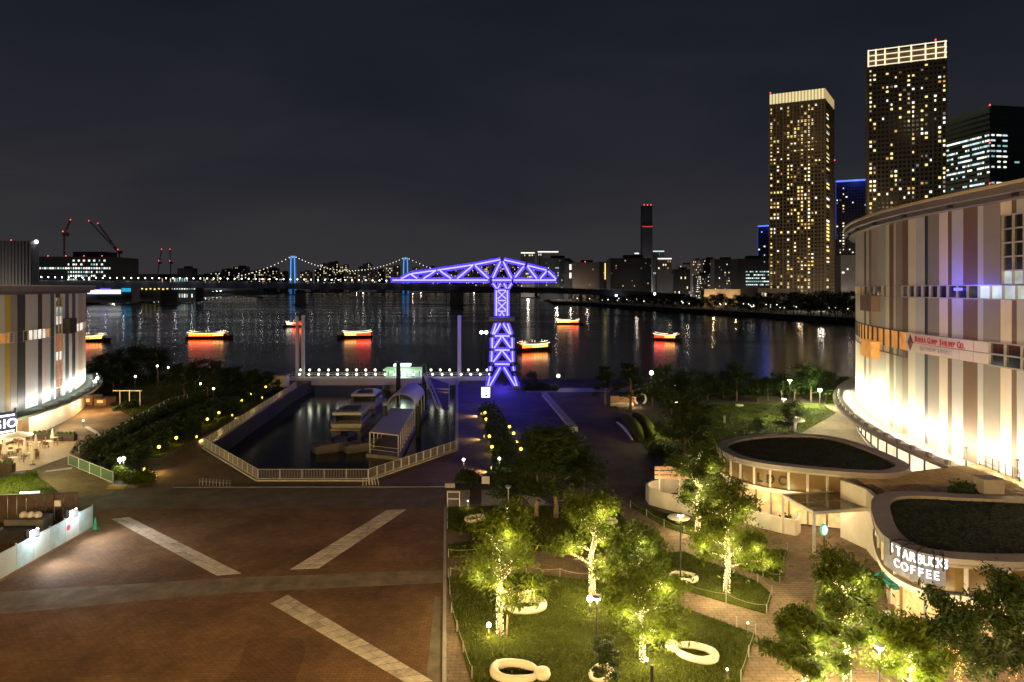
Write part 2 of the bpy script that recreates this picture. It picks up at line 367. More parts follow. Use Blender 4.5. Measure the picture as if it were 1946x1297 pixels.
# stain patches on the brick are dirt with a shape of their own
struct(MB().poly([Gp([(470, 1216), (520, 1210), (575, 1214), (580, 1240), (560, 1300), (420, 1300), (455, 1262)])], .007).build('repaired_paving_patch', brickmat('stained brick', (.19, .105, .06), (.15, .085, .05), (.06, .04, .03), .42, .21)))

# ---------------------------------------------------------------- promenades and park
sheet('park_path', brick_tan, [(XR+4, 962), (1170, 940), (1235, 985), (1330, 978), (1440, 995), (1700, 1010), (2300, 1100), (2600, 1800), (842, 1800)], .004)
sheet('promenade', brickmat('plum paving', (.17, .13, .14), (.14, .11, .12), (.08, .06, .07), .5, .25), [(868, 733), (925, 742), (905, 775), (890, 925), (852, 930), (700, 925), (870, 858)], .013)
sheet('promenade', brickmat('brown paving', (.2, .14, .11), (.16, .115, .09), (.09, .07, .055), .5, .25), [(1010, 757), (1190, 745), (1160, 790), (1240, 868), (1225, 930), (1172, 955), (1000, 958)], .0165)
blue_way = sheet('dock_walk', brickmat('dark slate paving', (.13, .125, .13), (.11, .105, .11), (.06, .06, .06), .6, .3), [(930, 745), (1020, 752), (1030, 800), (1045, 905), (1000, 908), (962, 775)], .0095)
sheet('dock_path', brickmat('brown dock paving', (.26, .17, .11), (.2, .14, .09), (.1, .075, .05), .5, .25), [(555, 741), (562, 746), (384, 848), (382, 860), (488, 918), (300, 918), (232, 930), (290, 893)], .0145)
for q in ([(848, 932), (893, 932), (893, 962), (848, 964)], [(915, 932), (948, 932), (950, 962), (915, 962)], [(985, 935), (1010, 935), (1045, 960), (1010, 962)], [(1070, 940), (1105, 938), (1140, 957), (1110, 960)]):
    struct(MB().poly([Gp(q)], .022).build('pale_paving_strip', slab_b))
sheet('mall_walk', brick_tan, [(1500, 838), (1580, 785), (1600, 742), (1645, 742), (1700, 800), (1800, 900), (1600, 870)], .006)
sheet('river_walk', conc, [(1000, 738), (1640, 737), (1640, 743), (1000, 746)], .006)

def grass(pts, name, n, seed, L=.09, z=.06, tint=None):
    """a lawn bed: a raised soil sheet and its blades"""
    g = [(p.x, p.y) for p in Gp(pts)]
    struct(MB().prism(g, .0, z).build(name, lawn_m))
    r = np.random.default_rng(seed); xs = np.array(g); lo, hi = xs.min(0), xs.max(0)
    p = lo+r.random((n*3, 2))*(hi-lo); ins = np.zeros(len(p), bool); x, y = p[:, 0], p[:, 1]
    for i in range(len(g)):
        (x1, y1), (x2, y2) = g[i], g[(i+1) % len(g)]
        c = ((y1 > y) != (y2 > y)) & (x < (x2-x1)*(y-y1)/((y2-y1) or 1e-9)+x1); ins ^= c
    p = p[ins]; wv = np.sin(p[:, 0]*.9+2*np.sin(p[:, 1]*.5))*np.cos(p[:, 1]*.8+np.sin(p[:, 0]*.45)); p = p[r.random(len(p)) < np.clip(.75+.55*wv, .2, 1)][:n]; m = len(p); an = r.random(m)*6.28
    C = np.column_stack([p, np.full(m, z+L*.5)]); U = np.column_stack([np.cos(an)*L*.35, np.sin(an)*L*.35, np.full(m, L*.55)*(.5+r.random(m))]); V = np.column_stack([-np.sin(an), np.cos(an), np.zeros(m)])*L*.22
    o = quads('grass', C.astype(np.float32), U.astype(np.float32), V.astype(np.float32), grass_m, None, 'stuff'); return o
grass([(852, 1097), (1000, 1091), (1130, 1106), (1230, 1131), (1436, 1207), (1408, 1300), (1380, 1420), (930, 1420), (897, 1300), (880, 1240), (858, 1165)], 'lawn', 60000, 1)
grass([(1175, 1062), (1300, 1050), (1440, 1108), (1467, 1131), (1457, 1168), (1380, 1146), (1280, 1117), (1190, 1092)], 'lawn', 16000, 2)
grass([(1400, 1047), (1496, 1047), (1482, 1108), (1450, 1096), (1400, 1076)], 'lawn', 6000, 3)
grass([(1196, 962), (1236, 968), (1345, 1003), (1340, 1028), (1262, 1002)], 'lawn', 5000, 4)
grass([(850, 965), (930, 963), (1168, 965), (1232, 1045), (1100, 1050), (1000, 1048), (852, 1060), (852, 1036), (892, 1030), (892, 1016), (850, 1008)], 'lawn', 26000, 5)
grass([(1325, 770), (1560, 768), (1588, 786), (1500, 836), (1385, 838), (1360, 852), (1235, 862), (1196, 812), (1290, 800)], 'lawn', 26000, 6, .14)
grass([(-30, 925), (20, 905), (62, 900), (122, 946), (-30, 948)], 'lawn', 9000, 7, .12)
grass([(180, 730), (545, 728), (552, 742), (300, 872), (160, 872), (260, 800), (180, 752)], 'planted_slope', 9000, 8, .16)
# ---------------------------------------------------------------- the two shopping malls
def arc_curve(a, y0, Rr, sgn, ynear, th_end):
    """plan curve: straight along Y at x = sgn*a, then bending away; returns f(s) -> point, outward normal"""
    Ls = y0-ynear
    def f(s):
        if s < Ls: return Vector((sgn*a, ynear+s, 0)), Vector((-sgn, 0, 0))
        th = (s-Ls)/Rr
        return Vector((sgn*(a+Rr*(1-math.cos(th))), y0+Rr*math.sin(th), 0)), Vector((-sgn*math.cos(th), math.sin(th), 0))
    return f, Ls+Rr*th_end
def solve_px(f, smax, px):
    best = None; n = 1500
    for i in range(n):
        p, _ = f(smax*i/n)
        if p.y < 5: continue
        e = abs(CX+p.x/p.y*FP-px)
        if best is None or e < best[0]-1e-9: best = (e, smax*i/n)
    return best[1]
def slab_seg(f, s0, s1, z0, z1, d0, d1, n=None):
    """a curved piece of wall from s0 to s1, faces d0 (back) to d1 (front) out of the curve"""
    n = n or max(1, int((s1-s0)/2.5)); v = []; fc = []
    for i in range(n+1):
        p, q = f(s0+(s1-s0)*i/n); b, t = p+q*d0, p+q*d1
        v += [(b.x, b.y, z0), (t.x, t.y, z0), (t.x, t.y, z1), (b.x, b.y, z1)]
    for i in range(n):
        o = i*4; k = o+4
        fc += [(o+1, k+1, k+2, o+2), (o+2, k+2, k+3, o+3), (o, k, k+1, o+1), (o+3, k+3, k, o)]
    fc += [(0, 1, 2, 3), (n*4+3, n*4+2, n*4+1, n*4)]
    m = MB(); m.add(v, fc); return m
clad = dict(L=M('cladding cream', (.62, .55, .46), .45, var=.05, scale=.6), G=M('cladding grey', (.42, .42, .42), .4, var=.05, scale=.6), B=M('cladding brown', (.15, .098, .062), .45, var=.08, scale=.6),
            D=M('cladding taupe', (.24, .215, .19), .45, var=.06, scale=.6), K=M('cladding black', (.025, .03, .035), .4, var=.1, scale=.6), P=M('cladding pinkish', (.5, .4, .36), .45, var=.05, scale=.6),
            W=M('cladding white', (.72, .72, .68), .4, var=.04, scale=.6), Y=M('cladding yellow', (.42, .3, .05), .5, var=.06, scale=.6), T=M('cladding teal', (.03, .07, .085), .4, var=.1, scale=.6), A=M('cladding sand', (.55, .44, .26), .45, var=.06, scale=.6))
fascia_m = M('roof fascia', (.15, .125, .13), .5, var=.1, scale=.8); soffit_m = M('soffit', (.10, .085, .09), .6, var=.1)
win_int = EM('mall interior warm', (1, .45, .10), .6, False, 1.0, .8, (.07, .022, .004)); win_cool = EM('mall interior white', (.75, .95, .92), .9, False, .6, .4, (.12, .16, .16)); win_red = EM('stair window red', (.8, .22, .07), .5, False, 1, .9)
shop_glass = EM('shop front glow', (1, .86, .6), 1.5, False, .8, .5, (.4, .28, .16))

# ---- right mall
fr, SR = arc_curve(41.6, 62, 87, 1, 8, 1.45)
mr = thing('shopping_mall', 'curved mall with cream, grey and brown striped cladding beside the round pavilions', 'shopping mall', (43, 62, 0))
body = slab_seg(fr, 0, SR, 0, 28.2, -12, -.35); body.build('wall', conc_d, mr)
px_seq = [(1610, 'L'), (1634, 'L'), (1640, 'L'), (1642, 'B'), (1646, 'L'), (1651, 'D'), (1656, 'P'), (1668, 'G'), (1683, 'L'), (1690, 'B'), (1698, 'P'), (1702, 'D'), (1715, 'B'), (1726, 'L'), (1740, 'G'), (1757, 'K'), (1763, 'D'), (1785, 'L'), (1801, 'B'), (1809, 'G'), (1830, 'B'), (1858, 'G'), (1869, 'D'), (1901, 'L'), (1922, 'B'), (1932, 'G'), (1960, 'L'), (1990, 'D'), (2040, 'B'), (2080, 'L'), (2140, 'G'), (2200, 'D'), (2300, 'L'), (2420, 'B'), (2500, 'G'), (2700, 'L'), (3000, None)]
edges = []
s_sil = solve_px(fr, SR, 1626)
for px, c in px_seq:
    edges.append((s_sil if px <= 1626 else solve_px(fr, s_sil, px), c))
# the stretch that curves out of sight behind the end
k = s_sil+7; seqb = 'LGBLDPLGB'
back = [(min(SR, s_sil+3.2*i), min(SR, s_sil+3.2*(i+1)), seqb[i % 9]) for i in range(int((SR-s_sil)/3.2)+1)]
panels = [(edges[i+1][0], edges[i][0], edges[i][1]) for i in range(len(edges)-1)]+back
def s_of(px): return solve_px(fr, s_sil, px)
sA0, sA1 = s_of(1905), s_of(1990)          # tall window
uB = [(s_of(1946*1.02), s_of(1714)), (s_of(1676), s_sil)]
LB0, LB1, UB0, UB1 = 13.3, 15.3, 19.05, 20.25
def put(z0, z1, s0, s1, c, dd=0):
    if s1-s0 > .05: slab_seg(fr, s0+.012, s1-.012, z0, z1, -.3, random.uniform(-.01, .01)+dd).build('cladding_panel', clad[c], mr)
for s0, s1, c in panels:
    put(4.25, LB0, s0, s1, c); put(LB1, UB0-.03, s0, s1, c)
    inU = any(a-.01 <= (s0+s1)/2 <= b2 for a, b2 in uB)
    if not inU: put(UB0, UB1, s0, s1, c)
    if sA0 > (s0+s1)/2 > sA1: put(26.2, 27.3, s0, s1, c)
    else: put(UB1+.03, 27.3, s0, s1, c)
def windows(f, own, s0, s1, z0, z1, n, rows, matf, frame=steel_d, fw=.09, d=-.12):
    """a window band: frame (part) and its panes (sub-parts)"""
    fm = MB()
    for i in range(n+1):
        a = s0+(s1-s0)*i/n; m = slab_seg(f, a-fw/2, a+fw/2, z0, z1, -.3, .05, 1); fm.add(m.v, m.f)
    for r in range(rows+1):
        z = z0+(z1-z0)*r/rows; m = slab_seg(f, s0, s1, z-fw/2, z+fw/2, -.3, .045); fm.add(m.v, m.f)
    fo_ = fm.build('window_frame', frame, own)
    for i in range(n):
        a, b2 = s0+(s1-s0)*i/n, s0+(s1-s0)*(i+1)/n
        for r in range(rows):
            za, zb = z0+(z1-z0)*r/rows, z0+(z1-z0)*(r+1)/rows
            slab_seg(f, a+fw/2, b2-fw/2, za+fw/2, zb-fw/2, -.3, d, 1).build('window_pane', matf(i, r), fo_)
frame_l = M('window frame grey', (.42, .40, .40), .4, .3, var=.05)
windows(fr, mr, uB[0][0], uB[0][1], UB0, UB1, 14, 1, lambda i, r: win_cool if i < 5 else dark_glass, frame_l, .1)
windows(fr, mr, uB[1][0], uB[1][1], UB0, UB1, 6, 1, lambda i, r: dark_glass, frame_l, .1)
windows(fr, mr, sA1, sA0, UB1+.06, 26.15, 4, 5, lambda i, r: win_cool if r == 0 else dark_glass, frame_l, .12)
sg0, sg1 = s_of(1880), s_of(1724)           # restaurant banner
windows(fr, mr, s_of(2300), sg0, LB0, LB1, 10, 2, lambda i, r: dark_glass, frame_l, .12)
windows(fr, mr, sg1, s_sil, LB0-.7, LB1, 12, 1, lambda i, r: win_int, steel_d, .12)
windows(fr, mr, s_sil, s_sil+30, LB0, LB1, 10, 1, lambda i, r: win_int, steel_d, .12)
# red lit upright restaurant banner over the window band
bn = thing('restaurant_sign', 'long white banner sign with red serif lettering across the window band', 'sign', fr((sg0+sg1)/2)[0]+Vector((0, 0, LB0)))
ban_m = M('banner white', (.62, .53, .52), .4, var=.05)
n = 7
for i in range(n):
    for r in range(2):
        a, b2 = sg0+(sg1-sg0)*i/n, sg0+(sg1-sg0)*(i+1)/n
        slab_seg(fr, a+.03, b2-.03, LB0+r+.03, LB0+r+.97, -.3, .08, 2).build('sign_panel', ban_m, bn)
red_ink = M('red lettering', (.45, .03, .09), .5, var=.1); grey_ink = M('pale lettering', (.42, .36, .4), .5, var=.1)
def write(f, own, text, sa, sb, z, h, mat, d=.1, ext=.03, rev=True, hs=None, wr=.92):
    wds = [.55 if c in 'I.,1 ' else 1 for c in text]; tot = sum(wds); x = 0
    for c, wc in zip(text, wds):
        u = (x+wc/2)/tot; x += wc
        if c == ' ': continue
        s = sb+(sa-sb)*u; p, nn = f(s); big = hs and hs(c, u)
        hh = h*(1.25 if big else 1); lw = abs(sb-sa)/tot
        yaw = math.atan2(nn.x, -nn.y)
        letter(c, mat, own, (p.x+nn.x*d, p.y+nn.y*d, z), yaw, hh, max(.1, lw*1.05*wr), ext)
caps = set([0, 6, 11, 18])
words = 'BUBBA GUMP SHRIMP CO.'
wds = [.55 if c in 'I.,1 ' else 1 for c in words]; capsu = []
acc = 0
for i, c in enumerate(words):
    if i in caps: capsu.append((acc+wds[i]/2)/sum(wds))
    acc += wds[i]
write(fr, bn, words, sg0+(sg1-sg0)*.22, sg0+(sg1-sg0)*.86, LB0+1.12, .52, red_ink, hs=lambda c, u: any(abs(u-q) < 1e-6 for q in capsu))
write(fr, bn, 'RESTAURANT & MARKET', sg0+(sg1-sg0)*.36, sg0+(sg1-sg0)*.78, LB0+.35, .36, grey_ink)
# emblem: an upright diamond shield with a dark figure-like mark kept plain
p, nn = fr(sg0+(sg1-sg0)*.93); tt = Vector((nn.y, -nn.x, 0)); em = MB()
for (hw, hh, dd) in ((.62, .85, .12), (.38, .5, .15)):
    c = p+nn*dd+Vector((0, 0, LB0+.95)); em.k = 0 if hw > .5 else 1
    a = [c+tt*hw, c+Vector((0, 0, hh)), c-tt*hw, c-Vector((0, 0, hh))]; b2 = [q-nn*.04 for q in a]
    em.add(a+b2, [(0, 1, 2, 3), (3, 2, 1, 0)]+[(i, i+4, (i+1) % 4+4, (i+1) % 4) for i in range(4)])
em.build('emblem', [M('emblem red', (.3, .05, .07), .5), M('emblem grey', (.2, .16, .2), .5)], bn)
# two small boxed balconies near the far end
for pxa, pxb, z0, z1, mat in ((1651, 1673, 17.2, 20.3, clad['B']), (1652, 1672, 11.6, 13.6, win_int)):
    slab_seg(fr, s_of(pxb), s_of(pxa), z0, z0+(z1-z0)*.62 if mat is clad['B'] else z1, -.2, 1.0).build('balcony', mat, mr)
lamp('blue_lamp', fr(s_of(1826))[0]+fr(s_of(1826))[1]*2.4+Vector((0, 0, 20.2)), 480, (.12, .1, 1), mr, size=.2)  # added lamp and glowing box imitate the crane's blue reflection
lf = MB(); q = fr(s_of(1826)); lf.box(q[0]+q[1]*.25+Vector((0, 0, 19.9)), (.5, .5, .25)); lf.build('reflection_glow', EM('blue reflection', (.12, .1, 1), 3), mr)
# roof: soffit, overhanging fascia with a lighter edge
slab_seg(fr, 0, SR, 27.32, 27.75, -12, .9).build('soffit', soffit_m, mr)
slab_seg(fr, 0, SR, 27.77, 28.35, -12, 1.5).build('roof_fascia', fascia_m, mr)
slab_seg(fr, 0, SR, 28.37, 28.6, -13, 1.7).build('roof_edge', M('roof edge', (.5, .42, .28), .5, var=.1), mr)
gut = MB()
for i in range(14):
    p, nn = fr(6+i*8.2); gut.box(p+nn*.95+Vector((0, 0, 27.54)), (.5, .5, .3))
gut.build('soffit_bracket', black, mr)
# ledge with uplights, shop fronts below
slab_seg(fr, 0, SR, 3.85, 4.2, -.3, 3.0).build('ledge', offwhite, mr)
slab_seg(fr, 0, SR, .1, .55, -.3, -.02).build('plinth', offwhite, mr)
windows(fr, mr, 20, SR-20, .56, 3.82, 44, 1, lambda i, r: shop_glass, steel_d, .12, -.1)
uplight_head = EM('uplight lens', (1, .9, .7), 10)
ul = thing('facade_uplight', 'small box floodlight on the mall ledge washing the striped cladding', 'floodlight', (0, 0, 0), 0, 'floodlights along the striped facade')
hs_ = MB().box((0, 0, .17), (.5, .3, .34)).build('housing', conc, ul, False); MB().box((0, .155, .2), (.4, .02, .22)).build('lens', uplight_head, hs_, False)
first = True; s = 12
kk = 0
while s < s_sil+5:
    p, nn = fr(s); loc = p+nn*2.5+Vector((0, 0, 4.2)); yw = math.atan2(nn.x, -nn.y)
    kk += 1; o = ul if first else dup(ul, loc, yw)
    o['label'] = 'small floodlight on the striped mall ledge, %s from the near end' % nth(kk)
    if first: ul.location = loc; ul.rotation_euler = (0, 0, yw); first = False
    tgt = p+Vector((0, 0, 11.5))
    lamp('uplight_beam', loc+Vector((0, 0, .9)), 860, (1, .85, .58), None, 'SPOT', .2, p+Vector((0, 0, 7.0)), 172, .25)
    s += 2.75
# ground floor light spill
for s in range(18, int(SR-26), 9):
    p, nn = fr(s); lamp('ledge_downlight', p+nn*2.3+Vector((0, 0, 3.7)), 520, (1, .86, .6), mr, size=.3)

# ---- left mall
fl, SL = arc_curve(64, 80, 78.4, -1, 20, 1.4)
ml = thing('shopping_mall', 'flat topped mall with black, teal, white and yellow upright stripes behind the cafe terrace', 'shopping mall', (-64, 80, 0))
slab_seg(fl, 0, SL, 0, 19.6, -14, -.35).build('wall', conc_d, ml)
s_l = solve_px(fl, SL, 163.5)
def s_of_l(px): return s_l if px >= 163 else solve_px(fl, s_l, px)
seq = [(-600, 'G'), (-420, 'K'), (-330, 'D'), (-250, 'G'), (-180, 'W'), (-140, 'T'), (-100, 'G'), (-60, 'K'), (-30, 'D'), (-10, 'G'), (9, 'Y'), (20, 'D'), (33, 'K'), (48, 'G'), (72, 'K'), (80, 'P'), (87, 'G'), (96, 'T'), (103, 'W'), (124, 'T'), (131, 'W'), (137, 'K'), (143, 'W'), (149, 'A'), (157, 'L'), (163.2, None)]
ed = [(s_of_l(px), c) for px, c in seq]
pl = [(ed[i][0], ed[i+1][0], ed[i][1]) for i in range(len(ed)-1)]+[(s_l+2.9*i, s_l+2.9*(i+1), 'LTWKAGWK'[i % 8]) for i in range(int((SL-s_l)/2.9))]
wb = [(s_of_l(-220), s_of_l(-60)), (s_of_l(-40), s_of_l(26)), (s_of_l(44), s_of_l(95)), (s_of_l(140), s_l+14)]
sv0, sv1 = s_of_l(105.5), s_of_l(118.5)
for s0, s1, c in pl:
    mid = (s0+s1)/2; segs = [(3.9, 12.95), (14.35, 19.15)] if any(a < mid < b2 for a, b2 in wb) else [(3.9, 12.95), (12.98, 14.32), (14.35, 19.15)]
    if s0 < sv0 < s1:
        for z0, z1 in ((3.9, 19.15),):
            slab_seg(fl, s0+.012, sv0, z0, z1, -.3, 0).build('cladding_panel', clad[c], ml); slab_seg(fl, sv1, s1-.012, z0, z1, -.3, 0).build('cladding_panel', clad[c], ml)
        continue
    for z0, z1 in segs: slab_seg(fl, s0+.012, s1-.012, z0, z1, -.3, random.uniform(-.01, .01)).build('cladding_panel', clad[c], ml)
warm_room = EM('stair light', (1, .95, .85), 1.1, False, .5, .8, (.5, .45, .38))
windows(fl, ml, *wb[0], 12.98, 14.32, 6, 1, lambda i, r: dark_glass, frame_l, .08)
windows(fl, ml, *wb[1], 12.98, 14.32, 4, 1, lambda i, r: win_int, frame_l, .08)
windows(fl, ml, *wb[2], 12.98, 14.32, 6, 1, lambda i, r: [dark_glass, warm_room, warm_room, warm_room, warm_room, win_int][i], frame_l, .08)
windows(fl, ml, *wb[3], 12.98, 14.32, 7, 1, lambda i, r: [warm_room, warm_room, win_int][i % 3], frame_l, .08)
stair = {0: win_red, 1: win_red, 2: win_red, 3: warm_room, 4: win_red, 5: win_red, 6: dark_glass, 7: warm_room, 8: win_cool, 9: dark_glass}
windows(fl, ml, sv0, sv1, 5.4, 18.6, 2, 10, lambda i, r: stair[r], frame_l, .1)
slab_seg(fl, s_of_l(119), s_of_l(132), 13.2, 15.4, -.2, 1.0).build('balcony', black, ml)
slab_seg(fl, 0, SL, 19.2, 19.6, -14, .7).build('soffit', soffit_m, ml)
slab_seg(fl, 0, SL, 19.62, 20.25, -15, 1.3).build('roof_fascia', fascia_m, ml)
slab_seg(fl, 0, SL, 20.27, 20.42, -15.5, 1.5).build('roof_edge', M('roof edge grey', (.4, .38, .36), .5, var=.1), ml)
sd0 = s_of_l(30)
slab_seg(fl, 0, SL, 3.45, 3.8, -.3, 2.6).build('ledge', M('ledge teal', (.2, .26, .25), .5, var=.15), ml)
windows(fl, ml, 10, s_of_l(34), .3, 3.42, 16, 1, lambda i, r: shop_glass, wood, .14, -.1)
slab_seg(fl, s_of_l(34), s_of_l(47), .3, 3.42, -.3, .5).build('wall_pier', clad['B'], ml)
slab_seg(fl, s_of_l(47), s_l+40, .1, 3.42, -.3, .3).build('shop_wall', offwhite, ml)
first = True; s = s_of_l(52); kk = 0; cool_lamp = (1, .93, .78)
ul2 = thing('facade_uplight', 'small box floodlight on the teal ledge of the left mall', 'floodlight', (0, 0, 0), 0, 'floodlights along the left mall ledge')
hs_ = MB().box((0, 0, .17), (.5, .3, .34)).build('housing', conc, ul2, False); MB().box((0, .155, .2), (.4, .02, .22)).build('lens', uplight_head, hs_, False)
while s < s_l+6:
    p, nn = fl(s); loc = p+nn*2.1+Vector((0, 0, 3.8)); yw = math.atan2(nn.x, -nn.y)
    kk += 1; o = ul2 if first else dup(ul2, loc, yw)
    o['label'] = 'small floodlight on the left mall ledge, %s from the near end' % nth(kk)
    if first: ul2.location = loc; ul2.rotation_euler = (0, 0, yw); first = False
    lamp('uplight_beam', loc+Vector((0, 0, .6)), 480, cool_lamp, None, 'SPOT', .2, p+Vector((0, 0, 6.5)), 172, .25)
    s += 4.2
for px, pw in ((62, 700), (85, 700), (110, 600), (135, 420), (10, 500), (32, 400)):
    p, nn = fl(s_of_l(px)); lamp('ledge_downlight', p+nn*1.9+Vector((0, 0, 3.3)), pw, (1, .82, .5), ml, size=.3)
# hanging illuminated shop sign
sg = thing('shop_sign', 'glowing white letters on a dark blade sign above the cafe terrace', 'sign', P(10, 800, 80))
q0, q1 = P(-25, 806, 77.5), P(30, 777, 80.2); hgt = 2.35
d = (q1-q0); d.z = 0; d.normalize(); nr = Vector((d.y, -d.x, 0)); zc = 4.35
MB().beam(Vector((q0.x, q0.y, zc)), Vector((q1.x, q1.y, zc)), .25, 2.5).build('sign_board', M('sign board navy', (.03, .03, .07), .5), sg)
glow = EM('sign letters white', (.86, .86, 1), 2.4, True); yaw = math.atan2(nr.x, -nr.y); Ls = (Vector((q1.x, q1.y, 0))-Vector((q0.x, q0.y, 0))).length
for i, c in enumerate('GIO'):
    p = Vector((q0.x, q0.y, zc-.55))+d*Ls*(.3+.27*i)+nr*.16; letter(c, glow, sg, p, yaw, 1.05, 1.05, .04)
for zz, u0, u1 in ((zc+.85, .25, .95), (zc-1.0, .25, .95)):
    for j in range(9):
        a = u0+(u1-u0)*j/9; MB().beam(Vector((q0.x, q0.y, zz))+d*Ls*a+nr*.16, Vector((q0.x, q0.y, zz))+d*Ls*(a+.055)+nr*.16, .06, .2).build('small_letter', glow, sg)
for u in (.1, .9): pass
MB().beam(Vector((q1.x, q1.y, zc+.8)), Vector((q1.x-3, q1.y+4, zc+.8)), .15).build('bracket', steel_d, sg)
lamp('sign_glow', Vector((q1.x, q1.y, zc))+nr*1.2, 120, (.75, .78, 1), sg, size=.4)

# ---- the mall the picture is taken from: its front wall and wall lamps, below and behind the camera
vm = thing('mall_front', 'plain rendered mall wall below the viewpoint with a row of wall lamps', 'building', (0, 1, 0))
MB().box((0, -2, 9.1), (150, 5, 18.2)).build('wall', offwhite, vm)
for x, pw in ((-46, 30000), (-20, 42000), (2, 52000), (22, 7000)):
    MB().lathe([(.05, 0), (.4, .1), (.35, .5), (.1, .6)], (x, 1.0, 11.5), 10).build('wall_lamp', WARM_LAMP, vm)
    lamp('wall_lamp_light', (x, 1.8, 11.4), pw, (1, .61, .22), vm, size=.4)
# ---------------------------------------------------------------- the two round pavilions and what joins them
roof_dark = M('planted roof', (.011, .013, .009), .95, var=.8, scale=1.2, bump=.6, bscale=12); rim_m = M('roof rim', (.30, .28, .28), .6, var=.12, scale=1)
cafe_glow = EM('cafe interior', (1, .70, .32), .95, True, 1.0, 1.6, (.14, .055, .015)); amber_pane = M('amber frieze pane', (.15, .097, .03), .35, var=.15, scale=.5)
def smooth_loop(pts, n):
    """closed Catmull-Rom through points, resampled evenly"""
    pts = [Vector((p.x, p.y, 0)) for p in pts]; L = len(pts); o = []
    for i in range(L):
        a, b, c, d = (pts[(i+k) % L] for k in (-1, 0, 1, 2))
        for k in range(12):
            t = k/12; o.append(.5*((2*b)+(c-a)*t+(2*a-5*b+4*c-d)*t*t+(3*b-a-3*c+d)*t**3))
    ln = [0]
    for i in range(len(o)): ln.append(ln[-1]+(o[(i+1) % len(o)]-o[i]).length)
    r = []
    for k in range(n):
        t = ln[-1]*k/n; i = next(j for j in range(len(o)) if ln[j+1] >= t); u = (t-ln[i])/max(1e-6, ln[i+1]-ln[i]); r.append(o[i].lerp(o[(i+1) % len(o)], u))
    return r
def inset(lp, d):
    n = len(lp); ar = sum(lp[i].x*lp[(i+1) % n].y-lp[(i+1) % n].x*lp[i].y for i in range(n)); s = 1 if ar > 0 else -1; o = []
    for i in range(n):
        t = (lp[(i+1) % n]-lp[i-1]).normalized(); o.append(lp[i]+Vector((-t.y, t.x, 0))*s*d)
    return o
def pick(lp, px0, px1, front=True):
    """indices of the loop seen in a range of photo columns on its near side"""
    cy_ = sum(p.y for p in lp)/len(lp); r = [i for i, p in enumerate(lp) if px0 <= CX+p.x/p.y*FP <= px1 and (p.y < cy_) == front]; return r
p1 = smooth_loop([G(*q, 5) for q in ((1362, 848), (1378, 836), (1420, 828), (1480, 824), (1540, 825), (1595, 832), (1650, 848), (1700, 868), (1729, 886), (1700, 899), (1640, 899), (1570, 894), (1500, 887), (1440, 879), (1390, 866))], 96)
pv = thing('pavilion', 'oval pavilion with a dark planted roof and amber frieze windows over a lit cafe', 'pavilion', (sum((p for p in p1), Vector())/96))
def rnd(lp, d, z0, z1, idx=None):
    m = MB(); o = inset(lp, d); n = len(lp)
    for i in (idx if idx is not None else range(n)): a, b = o[i], o[(i+1) % n]; m.quad((a.x, a.y, z0), (b.x, b.y, z0), (b.x, b.y, z1), (a.x, a.y, z1))
    return m
def inside(x, y, pl):
    r = False
    for i in range(len(pl)):
        (x1, y1), (x2, y2) = pl[i], pl[i-1]
        if (y1 > y) != (y2 > y) and x < (x2-x1)*(y-y1)/(y2-y1)+x1: r = not r
    return r
def pavilion(pv, lp, inn, zt, npan, lit_idx, dark_idx=(), frieze=True):
    n = len(lp)
    MB().ring(lp, inset(lp, inn), zt-.5, zt).build('roof_rim', rim_m, pv)
    MB().ring(inset(lp, .02-.05), inset(lp, .14), zt-.42, zt-.36).build('rim_trim', steel, pv)
    MB().poly([[(p.x, p.y, zt-.22) for p in inset(lp, inn-.02)]]).build('roof', roof_dark, pv)
    rg = np.random.default_rng(n+int(zt*7)+npan); oi = inset(lp, inn+.15); xs_ = [p.x for p in oi]; ys_ = [p.y for p in oi]; pp_ = [(p.x, p.y) for p in oi]; CC = []
    while len(CC) < 5200:
        x, y = rg.uniform(min(xs_), max(xs_)), rg.uniform(min(ys_), max(ys_))
        if inside(x, y, pp_) and rg.random() < .35+.65*(math.sin(x*1.3+2*math.sin(y*.9))*math.cos(y*1.1) > -.1): CC.append((x-pv.location.x, y-pv.location.y, zt-.16-pv.location.z))
    CC = np.array(CC, np.float32); m_ = len(CC); an_ = rg.random(m_)*6.283; l_ = (.07+.1*rg.random(m_))[:, None]
    quads('roof_planting', CC, (np.column_stack([np.cos(an_), np.sin(an_), .7*rg.random(m_)])*l_).astype(np.float32), (np.column_stack([-np.sin(an_), np.cos(an_), 0*an_])*l_*.4).astype(np.float32), leaf_dark, pv, 'stuff')
    MB().poly([[(p.x, p.y, zt-.48) for p in inset(lp, .3)]]).build('soffit', soffit_m, pv)
    o = inset(lp, .4); step = n//npan
    for i in range(0, n, step):
        idx = list(range(i, i+step)); m = MB()
        for j in idx: a, b = o[j % n], o[(j+1) % n]; m.quad((a.x, a.y, 2.95), (b.x, b.y, 2.95), (b.x, b.y, zt-.5), (a.x, a.y, zt-.5))
        m.build('frieze_panel', amber_pane, pv)
        p = inset(lp, .34)[i]; MB().box((p.x, p.y, (2.95+zt-.5)/2), (.16, .16, zt-.5-2.95), 0).build('mullion', offwhite, pv)
    MB().ring(inset(lp, .1), inset(lp, .8), 2.62, 2.93).build('canopy_ledge', offwhite, pv)
    o2 = inset(lp, .75)
    for i in range(0, n, step):
        m = MB()
        for j in range(i, i+step): a, b = o2[j % n], o2[(j+1) % n]; m.quad((a.x, a.y, .1), (b.x, b.y, .1), (b.x, b.y, 2.62), (a.x, a.y, 2.62))
        m.build('shop_window', cafe_glow if i in lit_idx else offwhite, pv); p = inset(lp, .68)[i]
        MB().box((p.x, p.y, 1.33), (.12, .12, 2.58)).build('window_post', steel if i % (2*step) else wood, pv)
